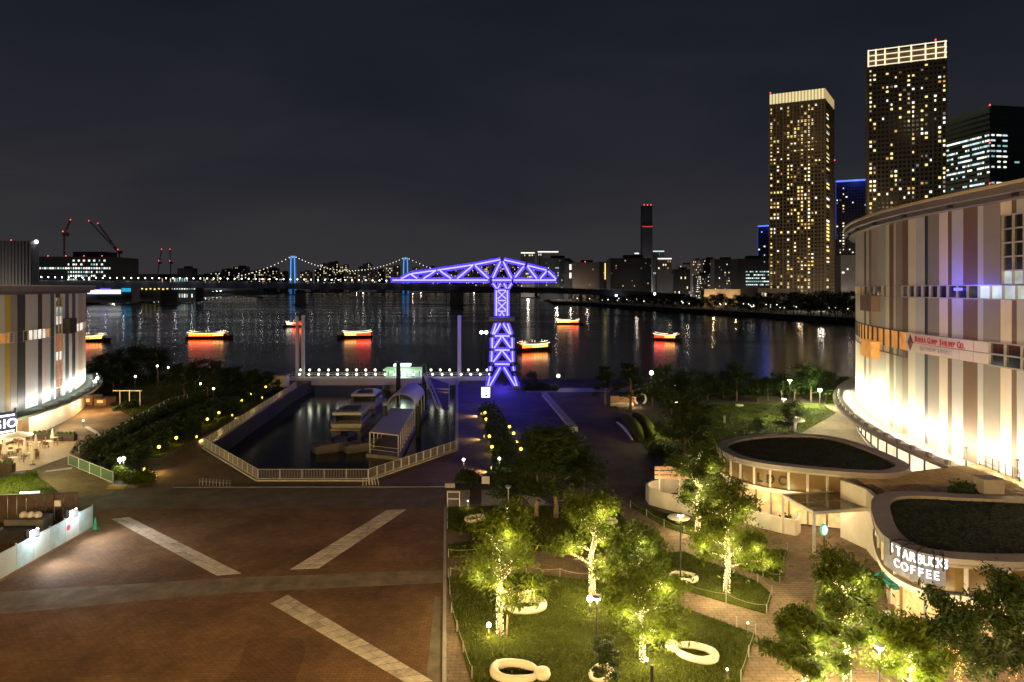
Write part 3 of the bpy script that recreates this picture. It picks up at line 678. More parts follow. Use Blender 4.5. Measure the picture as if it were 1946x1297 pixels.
pavilion(pv, p1, 1.0, 5, 32, set(pick(p1, 1363, 1640)), ())
ink = M('black sign ink', (.02, .018, .016), .6)
fo = inset(p1, .36)
for c, px in (('L', 1443), ('D', 1467), ('C', 1491)):
    i = min(pick(p1, 1400, 1600), key=lambda k: abs(CX+fo[k].x/fo[k].y*FP-px)); a, b = fo[i], fo[(i+1) % 96]; t = (b-a).normalized()
    if t.x < 0: t = -t
    letter(c, ink, pv, (a.x, a.y-.04, 3.28), math.atan2(t.y, t.x), .78, .72, .03, off=.03)
c1 = sum((p for p in p1), Vector())/96
for px, pw in ((1390, 160), (1440, 220), (1500, 260), (1560, 220)):
    i = min(pick(p1, 1363, 1620), key=lambda k: abs(CX+p1[k].x/p1[k].y*FP-px)); q = inset(p1, -1.2)[i]; lamp('canopy_downlight', (q.x, q.y, 2.5), pw*.55, (1, .72, .36), pv, size=.3)
    q = inset(p1, -.9)[i]; lamp('frieze_light', (q.x, q.y, 3.0), 10, (1, .72, .32), pv, size=.2)

p2 = smooth_loop([G(*q, 5) for q in ((1660, 945), (1660, 985), (1680, 1018), (1722, 1043), (1775, 1057), (1850, 1065), (1960, 1068), (2120, 1060), (2230, 1025), (2230, 985), (2120, 955), (1960, 944), (1820, 938), (1710, 934))], 96)
pw2 = thing('pavilion', 'round coffee pavilion with a dark planted roof and glowing white letters on its rim', 'pavilion', sum((p for p in p2), Vector())/96)
pavilion(pw2, p2, 1.15, 5, 24, set(pick(p2, 1655, 2300)))
ls = thing('shop_sign', 'two rows of glowing white letters hung on black brackets from the pavilion rim', 'sign', G(1740, 1090, 4))
so = inset(p2, -.08); ii = sorted(pick(p2, 1676, 1815), key=lambda k: CX+so[k].x/so[k].y*FP)
def along(px, z):
    for a, b in zip(ii, ii[1:]):
        xa, xb = (CX+so[k].x/so[k].y*FP for k in (a, b))
        if xa <= px <= xb: return so[a].lerp(so[b], (px-xa)/(xb-xa)), (so[b]-so[a]).normalized()
    k = ii[0] if px < 1740 else ii[-1]; return so[k], (so[ii[1]]-so[ii[0]]).normalized()
bk = MB()
for a, b in zip(ii, ii[1:]):
    q, r = inset(p2, -.03)[a], inset(p2, -.03)[b]; bk.beam((q.x, q.y, 4.2), (r.x, r.y, 4.2), .06, 1.75)
bk.build('sign_backing', M('sign backing slate', (.16, .16, .19), .5), ls)
glow2 = EM('sign letters cafe', (.9, .92, 1), 1.5, True)
def wline(txt, px0, px1, z, h, wd_):
    for i, c in enumerate(txt):
        px = px0+(px1-px0)*(i+.5)/len(txt); p, t = along(px, z); letter(c, glow2, ls, (p.x, p.y, z), math.atan2(t.y, t.x), h, wd_, .05, off=.012)
wline('STARBUCKS', 1688, 1807, 4.42, .57, .43); wline('COFFEE', 1697, 1787, 3.72, .5, .45)
for px in (1697, 1717, 1745, 1775, 1792):
    p, t = along(px, 5); nrm = Vector((t.y, -t.x, 0)); b = MB(); b.path([(p.x-nrm.x*1.1, p.y-nrm.y*1.1, 5.05), (p.x-nrm.x*.4, p.y-nrm.y*.4, 5.2), (p.x+nrm.x*.15, p.y+nrm.y*.15, 5.1), (p.x+nrm.x*.15, p.y+nrm.y*.15, 4.3)], .05, 5); b.build('bracket', black, ls)
for px, z in ((1700, 3.9), (1740, 3.6), (1785, 3.9)): p, t = along(px, z); lamp('sign_glow', (p.x+t.y*.9, p.y-t.x*.9, z), 9, (.8, .85, 1), ls, size=.3)
for px, pw in ((1668, 170), (1700, 320), (1760, 320), (1830, 260), (1900, 240)):
    q = min(pick(p2, 1655, 2000), key=lambda k: abs(CX+p2[k].x/p2[k].y*FP-px)); q = inset(p2, -1.3)[q]; lamp('canopy_downlight', (q.x, q.y, 2.4), pw*.5, (1, .76, .42), pw2, size=.3)
# wall between them, tiled lean-to roof behind
jw = MB(); a, b, c = G(1600, 912, 4.6), G(1650, 930, 4.6), G(1668, 948, 4.6); jw.beam((a.x, a.y, 2.3), (b.x, b.y, 2.3), .3, 4.6); jw.beam((b.x, b.y, 2.3), (c.x, c.y, 2.3), .3, 4.6)
tag(settle(jw.build('link_wall', offwhite)), 'pale wall joining the two pavilions beside the glass canopy', 'wall')
tr = thing('tiled_roof', 'low tiled lean-to roof lit gold between the pavilions and the big mall', 'roof', G(1820, 915, 4.4))
tp = Gp([(1708, 947), (1600, 905), (1738, 896), (1862, 881), (1950, 918), (2060, 960), (1960, 950)], 4.5)
MB().prism([(p.x, p.y) for p in tp], 3.9, 4.5).build('roof_slab', M('roof slab', (.2, .16, .11), .8), tr)
tiles = MB(); poly2 = [(p.x, p.y) for p in tp]
y = 46.0
while y < 60:
    x = 26
    while x < 42:
        if inside(x, y, poly2) and inside(x+.4, y+.3, poly2):
            zz = 4.52+random.random()*.02; tiles.add([(x, y, zz+.05), (x+.56, y, zz+.05), (x+.56, y+.34, zz), (x, y+.34, zz), (x, y, zz-.02), (x+.56, y, zz-.02)], [(0, 1, 2, 3), (4, 5, 1, 0)])
        x += .6
    y += .36
tiles.build('roof_tiles', M('ochre tile', (.34, .26, .15), .6, var=.35, scale=1.3), tr, kind='stuff')
MB().box(G(1878, 946, 4.5)+Vector((0, 0, .75)), (1.5, 1.3, 1.5)).build('roof_vent', conc, tr)
# glass entrance canopy on posts
cn = thing('glass_canopy', 'square glass entrance canopy on slim pale posts at the oval pavilion', 'canopy', G(1550, 1052))
qa, qb, qc, qd = G(1488, 942, 3.1), G(1547, 975, 3.1), G(1660, 967, 3.1), G(1604, 935, 3.1)
glass = M('canopy glass', (.10, .085, .05), .12, var=.3, spec=.9)
for i in range(3):
    for j in range(2):
        def pt(u, v): return qa.lerp(qb, u).lerp(qd.lerp(qc, u), v)
        g = .02; pp = [pt((j+g)/2, (i+g)/3), pt((j+1-g)/2, (i+g)/3), pt((j+1-g)/2, (i+1-g)/3), pt((j+g)/2, (i+1-g)/3)]
        MB().prism([(p.x, p.y) for p in pp], 3.12, 3.16).build('glass_pane', glass, cn)
fm = MB()
for a, b in ((qa, qb), (qb, qc), (qc, qd), (qd, qa)): fm.beam(a, b, .16, .24)
for u in (1/3, 2/3): fm.beam(qa.lerp(qd, u), qb.lerp(qc, u), .07, .12)
fm.beam(qa.lerp(qb, .5), qd.lerp(qc, .5), .07, .12); fm.build('frame', offwhite, cn)
for q in (qa, qb, qc): MB().box((q.x, q.y, 1.52), (.17, .17, 3.0)).build('post', offwhite, cn)
lamp('canopy_light', (qa+qc)/2+Vector((0, 0, -.5)), 130, (1, .75, .42), cn, size=.3)
dr = thing('entrance_doors', 'dark glazed entrance doors under the glass canopy', 'doors', G(1590, 985)); da, db = G(1548, 988), G(1628, 985)
for i in range(4):
    a, b = da.lerp(db, (i+.06)/4), da.lerp(db, (i+.94)/4); MB().beam((a.x, a.y, 1.3), (b.x, b.y, 1.3), .08, 2.4).build('door_leaf', dark_glass if i != 3 else cafe_glow, dr)
for i in range(5): q = da.lerp(db, i/4); MB().box((q.x, q.y, 1.3), (.12, .12, 2.6)).build('jamb', offwhite, dr)
MB().beam((da.x, da.y, 2.62), (db.x, db.y, 2.62), .14, .12).build('head', offwhite, dr)
# oval emblem sign on a post by the entrance
ov = thing('oval_sign', 'small glowing oval sign with a green ring beside the cafe entrance', 'sign', G(1566, 1060))
b0 = G(1566, 1060); z = Zt(1007, b0.y)
MB().tube(b0, b0+Vector((0, 0, z)), .05).build('post', steel_d, ov)
sp = MB(); sp.lathe([(.02, -.07), (.42, -.07), (.42, .07), (.02, .07)], (0, 0, 0), 20); o = sp.build('sign_face', EM('green ring', (.05, .5, .3), .8), ov, False); o.location = (0, 0, z); o.rotation_euler = (R(90), 0, R(14)); o.scale = (.75, 1.1, 1)
sp = MB(); sp.lathe([(.02, -.09), (.3, -.09), (.3, .09), (.02, .09)], (0, 0, 0), 20); o = sp.build('sign_disc', EM('white disc', (.85, .95, 1), 2.2), ov, False); o.location = (0, 0, z); o.rotation_euler = (R(90), 0, R(14)); o.scale = (.75, 1.1, 1)
# curved white planter walls of the terrace
def low_wall(name, pts, h, th, mat, label, z0=0.0, cat='wall'):
    m = MB()
    for a, b in zip(pts, pts[1:]): m.beam((a.x, a.y, z0+h/2), (b.x, b.y, z0+h/2), th, h)
    return tag(settle(m.build(name, mat)), label, cat)
low_wall('terrace_wall', Gp([(1300, 934), (1262, 938), (1238, 944), (1229, 950), (1235, 959), (1262, 967), (1330, 984), (1360, 990)]), 1.5, .22, offwhite, 'curved white terrace wall round the slatted board and cafe terrace')
low_wall('planter_wall', Gp([(1415, 993), (1445, 1003), (1490, 1014), (1512, 1018), (1519, 1012), (1517, 1000)]), 1.25, .22, offwhite, 'straight white planter wall in front of the cafe windows', cat='planter')
sb = thing('slatted_board', 'pinkish board of three wide slats on two posts above the white terrace wall', 'board', G(1282, 950))
a, b = G(1244, 948), G(1322, 948)
for k in range(3): MB().beam((a.x, a.y, 2.05+k*.42), (b.x, b.y, 2.05+k*.42), .08, .34).build('slat', M('pink timber', (.5, .34, .26), .6, var=.12), sb)
for u in (.12, .6): q = a.lerp(b, u); MB().box((q.x, q.y+.1, 1.5), (.12, .08, 3.0)).build('post', offwhite, sb)
for px, py, pw in ((1252, 955, 140), (1320, 955, 160), (1300, 975, 100)): lamp('terrace_light', G(px, py)+Vector((0, 0, 1.6)), pw*.55, (1, .72, .36), sb, size=.2)
um = thing('parasol', 'teal square parasol open under the coffee sign', 'parasol', G(1712, 1165))
b0 = G(1712, 1165); MB().tube(b0, b0+Vector((0, 0, 2.7)), .04).build('pole', steel, um)
for k in range(4):
    c4 = [Vector((math.cos(R(45+90*j))*1.5, math.sin(R(45+90*j))*1.5, 2.0)) for j in (k, k+1)]; t0 = Vector((0, 0, 2.75))
    MB().add([b0+t0, b0+c4[0], b0+c4[1], b0+t0-Vector((0, 0, .03)), b0+c4[0]-Vector((0, 0, .12)), b0+c4[1]-Vector((0, 0, .12))], [(0, 1, 2), (5, 4, 3), (1, 4, 5, 2)]).build('canopy_panel', M('teal cloth', (.02, .22, .24), .7), um)
rk = thing('drinks_kiosk', 'red vending cabinet standing at the foot of the right mall', 'vending machine', G(1745, 884))
b0 = G(1745, 884); MB().box(b0+Vector((.25, 0, 1.0)), (.9, .8, 2.0)).build('cabinet', M('red cabinet', (.5, .04, .03), .4), rk); MB().box(b0+Vector((-.5, 0, .95)), (.6, .6, 1.9)).build('side_panel', wood, rk); MB().box(b0+Vector((.25, -.41, 1.4)), (.7, .03, .7)).build('display', EM('vending display', (1, .4, .3), .8), rk)
# ---------------------------------------------------------------- railings round the dock
rail_m = M('rail off white', (.55, .53, .5), .45, .2, var=.08); picket_m = M('pickets grey', (.26, .25, .24), .5, .3, var=.1)
def fence(name, label, pts, h, every, post=rail_m, z0=.12, pick=True, cat='fence', pw=.07):
    f = thing(name, label, cat, pts[0]); rl = MB(); pk = MB()
    for a, b in zip(pts, pts[1:]):
        L = (b-a).length; n = max(1, round(L/every))
        for i in range(n+1 if b is pts[-1] else n):
            q = a.lerp(b, i/n); MB().box((q.x, q.y, z0+h/2), (pw, pw, h), math.atan2(b.y-a.y, b.x-a.x)).build('post', post, f)
        for zz in (h-.03, .12): rl.beam((a.x, a.y, z0+zz), (b.x, b.y, z0+zz), .05, .05)
        if pick:
            m = int(L/.16)
            for i in range(m): q = a.lerp(b, (i+.5)/m); pk.box((q.x, q.y, z0+h/2), (.03, .03, h-.2))
    rl.build('rail', post, f)
    if pick: pk.build('pickets', picket_m, f, kind='stuff')
    return f
sh = Vector((0, 0, 0)); D = [p.copy() for p in DOCK]
fence('dock_fence', 'white picket fence along the left edge of the dock basin', [D[0], D[5]], 1.1, 2.0)
fence('dock_fence', 'white picket fence down the slanting left corner of the dock basin', [D[0], D[1]], 1.1, 1.55)
fence('dock_fence', 'grey picket fence across the near end of the dock basin', [D[1], D[2]], 1.1, 2.2, steel)
fence('dock_fence', 'fence with bold white posts on the slanting right corner of the dock', [D[2], D[3]], 1.1, 1.35, pw=.1)
fence('dock_fence', 'fence along the right edge of the dock basin beside the promenade', [D[3], D[4]], 1.1, 3.0)
gf = thing('glass_fence', 'green glass panel fence between the cafe path and the planted slope', 'fence', G(133, 884))
ga, gb = G(130, 884), G(215, 920); n = 4; gg = M('green fence glass', (.10, .17, .13), .15, var=.15, spec=.7)
for i in range(n):
    a, b = ga.lerp(gb, (i+.03)/n), ga.lerp(gb, (i+.97)/n); MB().beam((a.x, a.y, .68), (b.x, b.y, .68), .04, 1.0).build('glass_panel', gg, gf)
for i in range(n+1): q = ga.lerp(gb, i/n); MB().box((q.x, q.y, .62), (.07, .07, 1.25)).build('post', rail_m, gf)
m = MB()
for z in (.12, 1.22): m.beam((ga.x, ga.y, z), (gb.x, gb.y, z), .06, .06)
m.build('rail', rail_m, gf)
fence('path_fence', 'long thin rail fence on top of the planted slope beside the stone path', [G(150, 864), G(262, 800), G(320, 770), G(390, 752)], 1.0, 2.4, steel, 0, False)
ws = thing('white_parapet', 'sloping white parapet wall beside the dark promenade', 'wall', G(1062, 785))
a, b = G(1034, 753), G(1093, 822); MB().beam((a.x, a.y, .35), (b.x, b.y, .35), .8, .7).build('wall', offwhite, ws); MB().beam((a.x-.1, a.y, .72), (b.x-.1, b.y, .72), 1.0, .06).build('coping', conc, ws)

# ---------------------------------------------------------------- the preserved hammerhead crane, outlined in blue light tubes
DC = G(955, 735).y; KX = DC/FP
led = EM('blue led tube', (.55, .52, 1.5), 1.25); led_halo = EM('blue led diffuser', (.05, .028, 1.0), 1.15); crane_m = M('crane steel', (.10, .10, .13), .5, .1, var=.15)  # wide glowing strips behind the tubes paint their blue halo
cr = thing('hammerhead_crane', 'preserved hammerhead dock crane outlined in glowing blue light tubes', 'crane', G(955, 735))
def zc(x, y, dy=0): return Vector(((740+x/4.3225-CX)*KX, DC+dy, HC-(460+y/4.3225-HY)*KX))
def segs(name, ls, dy, wd=.55, tube=.13, back=None):
    st = MB(); tb = MB(); bk_ = MB(); cs = MB()
    for (x1, y1, x2, y2) in ls:
        a, b = zc(x1, y1, dy), zc(x2, y2, dy); st.beam(a, b, wd, wd); v = (b-a)*.02; off = Vector((0, -wd/2-.1 if dy <= 0 else wd/2+.1, 0))
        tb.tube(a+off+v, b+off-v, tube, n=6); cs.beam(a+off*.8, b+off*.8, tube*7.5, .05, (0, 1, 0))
        if back is not None: bk_.beam(zc(x1, y1, back), zc(x2, y2, back), wd, wd)
    o = st.build(name, crane_m, cr); tb.build('light_tube', led, o); cs.build('diffuser', led_halo, o)
    if back is not None: bk_.build(name, crane_m, cr)
JB = [(20, 315, 825, 315), (845, 315, 1005, 315), (1015, 315, 1370, 315)]
JT = [(105, 305, 180, 265), (180, 265, 395, 235), (395, 235, 700, 190), (700, 190, 915, 148), (940, 150, 1115, 190), (1130, 195, 1290, 235), (1300, 240, 1365, 308)]
JD = [(180, 265, 238, 302), (285, 305, 388, 238), (420, 238, 515, 305), (560, 305, 690, 195), (705, 195, 820, 305), (850, 300, 915, 160), (935, 160, 1005, 305), (1030, 295, 1105, 200), (1130, 200, 1210, 305), (1235, 305, 1290, 240)]
for ls, nm in ((JB, 'bottom_chord'), (JT, 'top_chord'), (JD, 'brace')):
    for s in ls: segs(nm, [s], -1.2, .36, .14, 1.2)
cross = MB()
for x, y in ((180, 265), (395, 235), (700, 190), (925, 150), (1120, 190), (1290, 235), (515, 312), (820, 312), (1010, 312), (1210, 312), (285, 312)): cross.beam(zc(x, y, -1.2), zc(x, y, 1.2), .4)
cross.build('cross_girder', crane_m, cr)
FN = [(850, 340, 885, 385), (915, 340, 890, 385), (940, 340, 965, 385), (1005, 340, 975, 385)]
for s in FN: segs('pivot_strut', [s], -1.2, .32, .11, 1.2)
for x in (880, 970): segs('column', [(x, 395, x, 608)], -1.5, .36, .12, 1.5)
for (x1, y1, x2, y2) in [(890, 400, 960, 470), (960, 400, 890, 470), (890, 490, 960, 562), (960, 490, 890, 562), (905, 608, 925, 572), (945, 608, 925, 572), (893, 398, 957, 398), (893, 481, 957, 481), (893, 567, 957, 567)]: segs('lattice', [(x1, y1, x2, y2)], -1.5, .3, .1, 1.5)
MB().box((zc(925, 635).x, DC, zc(925, 635).z), (5.2, 4.4, .7)).build('platform', crane_m, cr)
TW = [(880, 665, 850, 755), (915, 665, 862, 755), (935, 665, 988, 755), (970, 665, 1000, 755), (866, 766, 990, 766), (848, 780, 848, 865), (1008, 780, 1008, 865), (922, 772, 862, 866), (930, 772, 998, 866), (866, 880, 990, 880), (845, 888, 842, 975), (1010, 888, 1012, 975), (922, 886, 855, 978), (930, 886, 1002, 978), (866, 993, 990, 993), (836, 1012, 830, 1048), (1016, 1012, 1022, 1048), (914, 1016, 822, 1180), (940, 1016, 1036, 1175), (830, 1092, 808, 1180), (1024, 1092, 1050, 1175)]
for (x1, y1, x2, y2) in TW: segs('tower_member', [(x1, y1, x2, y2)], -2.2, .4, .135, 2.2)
cb = MB()
for x, y in ((850, 760), (1002, 760), (845, 880), (1010, 880), (842, 990), (1014, 990)): cb.beam(zc(x, y, -2.2), zc(x, y, 2.2), .5)
cb.build('cross_beam', crane_m, cr)
for x in (815, 1043):
    for dy in (-2.2, 2.2): q = zc(x, 1184, dy); MB().box((q.x, q.y, .25), (1.6, 1.4, .5)).build('footing', conc, cr)
blue = (.07, .045, 1)
for x, y, dy, pw in ((450, 290, 0, 250), (250, 300, 0, 200), (700, 270, 0, 400), (925, 250, 0, 450), (1150, 280, 0, 300), (1290, 295, 0, 160), (925, 450, 0, 260), (925, 560, 0, 260), (925, 720, 0, 350), (925, 830, 0, 350), (925, 940, 0, 350), (925, 1080, 0, 400)):
    lamp('blue_floodlight', zc(x, y, dy), pw*4, blue, cr, size=.5)  # added lamps spread the tubes' blue over steel and ground
for x, y, pw in ((925, 1120, 900), (925, 640, 3000), (780, 330, 4400), (1100, 330, 1600)): lamp('blue_floodlight', zc(x, y, -4.5), pw, blue, cr, 'SPOT', .6, zc(x, 1184, -16 if y < 700 else -8), 100, .9)
# bright square sign at the crane's foot
sg2 = thing('lit_sign', 'bright white square light box on a post below the blue crane', 'sign', G(923, 770))
b0 = G(923, 770); zz = Zt(746, b0.y)
MB().tube(b0, b0+Vector((0, 0, zz)), .08).build('post', steel_d, sg2); MB().box(b0+Vector((0, 0, zz)), (1.45, .3, 1.7)).build('light_box', EM('light box', (.9, .9, 1), 2.5, True), sg2)
MB().box(b0+Vector((.1, -.17, zz-.5)), (.35, .04, .35)).build('dark_mark', black, sg2)

# ---------------------------------------------------------------- dock gate, masts, footbridge
mast_m = M('mast pale grey', (.5, .5, .55), .5, var=.06)
gate = thing('mast', 'pair of tall pale masts joined near the top at the left of the dock gate', 'mast', G(570, 722))
d0 = G(570, 722).y
for px, yt in ((565, 602), (576, 600)):
    a = P(px, 722, d0); MB().box((a.x, d0, Zt(yt, d0)/2), (.62, .62, Zt(yt, d0))).build('post', mast_m, gate)
a, b = P(565, 612, d0), P(576, 612, d0); MB().beam(a, b, .4, .5).build('cross_bar', mast_m, gate)
m2 = thing('mast', 'single tall pale mast tinted blue at the right of the dock gate', 'mast', G(873, 722)); a = P(873, 722, d0); MB().box((a.x, d0, Zt(600, d0)/2), (.75, .7, Zt(600, d0))).build('post', mast_m, m2); MB().box((a.x, d0, .3), (1.6, 1.4, .6)).build('base', conc, m2)
fb = thing('footbridge', 'long low pale footbridge across the dock mouth with two rows of lamps', 'footbridge', G(720, 722))
ba, bb = P(548, 722, d0-1), P(930, 722, d0-1)
MB().box(((ba.x+bb.x)/2, d0, -.25), (bb.x-ba.x, 3.0, 1.5)).build('deck', M('bridge white', (.5, .5, .52), .5, var=.1), fb)
for s in (-1.45, 1.45):
    for z in (.95, 1.4): MB().beam((ba.x, d0+s, z), (bb.x, d0+s, z), .07).build('rail', rail_m, fb)
rp = MB()
for i in range(60): x = ba.x+(bb.x-ba.x)*i/59; rp.box((x, d0-1.45, .95), (.05, .05, .9)); rp.box((x, d0+1.45, .95), (.05, .05, .9))
rp.build('rail_posts', rail_m, fb, kind='stuff')
fl0 = thing('bridge_lamp', 'round white lamp on the footbridge rail over the dock mouth', 'lamp', (0, 0, 0), 0, 'lamps along the footbridge')
MB().tube((0, 0, 0), (0, 0, .75), .05, .04, 6).build('post', steel, fl0, False); FB_L = EM('footbridge lamp', (.95, 1, .72), 6, True); MB().ball((0, 0, .85), .22, 8).build('globe', FB_L, fl0, False)
first = True
for i in range(22):
    px = 567+17.9*i
    for s, off in ((1.45, 0), (-1.45, 6)):
        if 745 < px+off < 800 and s > 0 or px > 930: continue
        q = P(px+off, 722, d0); loc = (q.x, d0+s, .5 if s < 0 else 1.1)
        if first: fl0.location = loc; first = False
        else: dup(fl0, loc)
for px in (590, 650, 710, 770, 840): q = P(px, 722, d0); lamp('bridge_glow', (q.x, d0, 2.2), 28, (.95, 1, .72), fb, size=.3)
# lit waterbus with green white cabin moored beyond the footbridge
wb_ = thing('water_bus', 'lit green and white water bus moored behind the footbridge', 'boat', P(770, 728, 150)); d1 = 152
wx0, wx1 = P(735, 700, d1).x, P(805, 700, d1).x; cxm = (wx0+wx1)/2
hull_w = M('boat hull white', (.56, .56, .55), .35, var=.05); MB().prism([(wx0-1, d1), (wx0+1, d1-2.2), (wx1-2, d1-2.2), (wx1+1.5, d1), (wx1-2, d1+2.2), (wx0+1, d1+2.2)], -2.7, -.6).build('hull', hull_w, wb_)
MB().box((cxm, d1, .6), (wx1-wx0-.4, 3.8, 2.3)).build('cabin', EM('boat cabin green white', (.72, 1, .78), .75, True, .8, .5, (.2, .5, .3)), wb_)
MB().box((cxm, d1, 2.0), (wx1-wx0+.6, 4.4, .35)).build('roof', EM('boat roof glow', (.55, .95, .5), .5, False), wb_); MB().box((cxm-.6, d1, 2.9), (3.6, 2.4, .5)).build('top_light', EM('top light', (.85, .85, 1), 1.8), wb_)
for i in range(6): x = wx0+(wx1-wx0)*(i+.5)/6; MB().box((x, d1-1.93, .7), (.14, .06, 2.2)).build('window_post', steel_d, wb_)
lamp('boat_light', (cxm, d1-3, 1.6), 220, (.7, 1, .7), wb_, size=.5)
for px in (757, 806):
    q = P(px, 730, d0-4); pl = MB().tube((q.x, d0-4, -4), (q.x, d0-4, Zt(688 if px == 757 else 694, d0-4)), .5, .45, 10).build('mooring_pile', black); tag(settle(pl), 'tall dark mooring pile %s the lit water bus' % ('in front of' if px == 757 else 'at the right end of'), 'pile')
# small hut and tank at the left end of the footbridge
hut = thing('gate_hut', 'small pale control hut with a dark doorway left of the dock gate', 'hut', G(535, 736)); q = G(535, 736)
MB().box(q+Vector((0, 0, 1.2)), (2.4, 2.4, 2.4)).build('wall', offwhite, hut); MB().box(q+Vector((0, 0, 2.45)), (2.8, 2.8, .18)).build('roof', conc, hut); MB().box(q+Vector((-.3, -1.22, .9)), (.8, .05, 1.7)).build('door', steel_d, hut); MB().box(q+Vector((-2.3, 0, .7)), (2.2, 2, 1.4)).build('annex', offwhite, hut)

# ---------------------------------------------------------------- in the dock: covered pontoon, tent roof, ramp, boats
pn = thing('covered_pontoon', 'floating pontoon with a long flat lilac roof on white posts', 'pontoon', P(745, 860, 92))
zr = .7; q = [G(703, 822, zr), G(757, 828, zr), G(787, 778, zr), G(742, 777, zr)]
roof_l = M('pontoon roof', (.52, .51, .57), .5, var=.06)
MB().prism([(p.x, p.y) for p in q], zr-.08, zr+.08).build('roof', roof_l, pn)
MB().prism([(p.x+(-.4 if i in (0, 3) else .4), p.y+(-.5 if i < 2 else .5)) for i, p in enumerate(q)], ZW-.3, ZW+.45).build('float_deck', conc, pn)
for e0, e1, n in ((0, 3, 7), (1, 2, 9)):
    for i in range(n): p = q[e0].lerp(q[e1], i/(n-1)); MB().box((p.x, p.y, (ZW+.45+zr)/2), (.13, .13, zr-ZW-.45)).build('post', rail_m, pn)
rr = MB()
for e0, e1 in ((0, 3), (1, 2), (0, 1)):
    for z in (ZW+1.45, ZW+.95): rr.beam((q[e0].x, q[e0].y, z), (q[e1].x, q[e1].y, z), .06)
rr.build('rail', rail_m, pn)
tn = thing('barrel_tent', 'barrel vaulted white tent roof on posts at the far end of the pontoon', 'tent', P(768, 770, 112)); a, b = P(740, 760, 112), P(792, 760, 112); wv = (b.x-a.x)/2; cxm = (a.x+b.x)/2; vault = MB(); nn_ = 14
for i in range(nn_):
    t0, t1 = math.pi*i/nn_, math.pi*(i+1)/nn_
    def vp(t, y, r=1): return (cxm-wv*r*math.cos(t), y, 1.1+1.9*r*math.sin(t))
    vault.quad(vp(t0, 110), vp(t1, 110), vp(t1, 122), vp(t0, 122)); vault.quad(vp(t0, 110, .96), vp(t1, 110, .96), vp(t1, 122, .96), vp(t0, 122, .96)); vault.quad(vp(t0, 110), vp(t1, 110), vp(t1, 110, .96), vp(t0, 110, .96))
vault.build('vault', M('tent cloth', (.6, .59, .61), .6, var=.05), tn)
for x in (-1, 1):
    for y in (110.2, 114, 118, 121.8): MB().box((cxm+wv*x*.98, y, (1.1+ZW)/2), (.13, .13, 1.1-ZW)).build('post', rail_m, tn)
MB().box((cxm, 116, ZW+.3), (2*wv+1, 12.5, .6)).build('float_deck', conc, tn)
for px, py in ((732, 800), (795, 800), (797, 752)):
    q2 = G(px, py, 0); tag(settle(MB().tube((q2.x, q2.y, -4), (q2.x, q2.y, 2.2), .38, .36, 10).build('mooring_pile', black)), {732: 'black mooring pile left of the barrel tent', 795: 'black mooring pile right of the barrel tent'}.get(px, 'black mooring pile behind the barrel tent') , 'pile')
gw = thing('gangway', 'pale sloping gangway with side rails down to the pontoon', 'gangway', P(830, 770, 115)); a, b, c = P(812, 712, 134), P(838, 774, 112), P(854, 725, 130)
for (u, v) in ((a, b), (P(806, 712, 134), P(832, 776, 112))): MB().beam(u, v, .22, .45).build('side_rail', rail_m, gw)
MB().beam(c, P(853, 772, 112), .2, .3).build('side_rail', rail_m, gw); MB().beam(P(818, 740, 125), P(853, 740, 125), .2).build('cross_bar', rail_m, gw); MB().beam(P(822, 746, 123), P(853, 746, 123), .2).build('cross_bar', rail_m, gw)
MB().add([a+Vector((.2, 0, -.4)), b+Vector((.2, 0, -.4)), P(853, 780, 112), c+Vector((0, 0, -.5))], [(0, 1, 2, 3)]).build('deck', conc_d, gw)
def cruiser(label, px, py, L, W_, hcab, blue_hull=False):
    q = G(px, py, ZW); t = thing('motor_cruiser', label, 'boat', q)
    hw, hl = W_/2, L/2; m = MB()
    out_ = [(-hw, -hl), (hw, -hl), (hw*1.05, hl*.3), (hw*.6, hl*.8), (0, hl), (-hw*.6, hl*.8), (-hw*1.05, hl*.3)]
    n = len(out_); lo = [(x*.8, y*.9, -.5) for x, y in out_]; hi = [(x, y, 1.0+.25*(y > 0)) for x, y in out_]
    m.add(lo+hi, [(i, (i+1) % n, n+(i+1) % n, n+i) for i in range(n)]+[tuple(range(n, 2*n))]); m.build('hull', M('hull navy', (.03, .04, .2), .3) if blue_hull else hull_w, t, False)
    if hcab:
        MB().prism([(-hw*.8, -hl*.75), (hw*.8, -hl*.75), (hw*.8, hl*.25), (hw*.4, hl*.55), (-hw*.4, hl*.55), (-hw*.8, hl*.25)], 1.0, 1.0+hcab*.75).build('cabin_glass', dark_glass, t, False)
        MB().prism([(-hw*.92, -hl*.9), (hw*.92, -hl*.9), (hw*.92, hl*.25), (hw*.4, hl*.5), (-hw*.4, hl*.5), (-hw*.92, hl*.25)], 1.0+hcab*.75, 1.0+hcab).build('cabin_roof', hull_w, t, False)
        MB().prism([(-hw*.6, -hl*.6), (hw*.6, -hl*.6), (hw*.5, 0), (-hw*.5, 0)], 1.0+hcab, 1.3+hcab).build('flybridge', dark_glass, t, False)
        r = MB()
        for s in (-1, 1): r.path([(s*hw*.9, -hl, 1.0), (s*hw*.95, -hl, 1.5), (s*hw, hl*.3, 1.7), (s*hw*.5, hl*.8, 1.9)], .04, 5)
        r.build('hand_rail', steel, t, False); MB().box((0, -hl-.3, .15), (W_*.95, .7, .25)).build('swim_platform', M('platform cream', (.5, .46, .3), .5), t, False)
    else:
        MB().prism([(-hw*.7, -hl*.7), (hw*.7, -hl*.7), (hw*.6, hl*.4), (-hw*.6, hl*.4)], .9, 1.15).build('deck', conc_d, t, False); MB().box((0, hl*.1, 1.4), (W_*.5, .15, .7)).build('windscreen', dark_glass, t, False)
    return t
cruiser('nearer white motor cruiser with a low cabin moored left of the pontoon', 673, 805, 11, 5.0, 1.7)
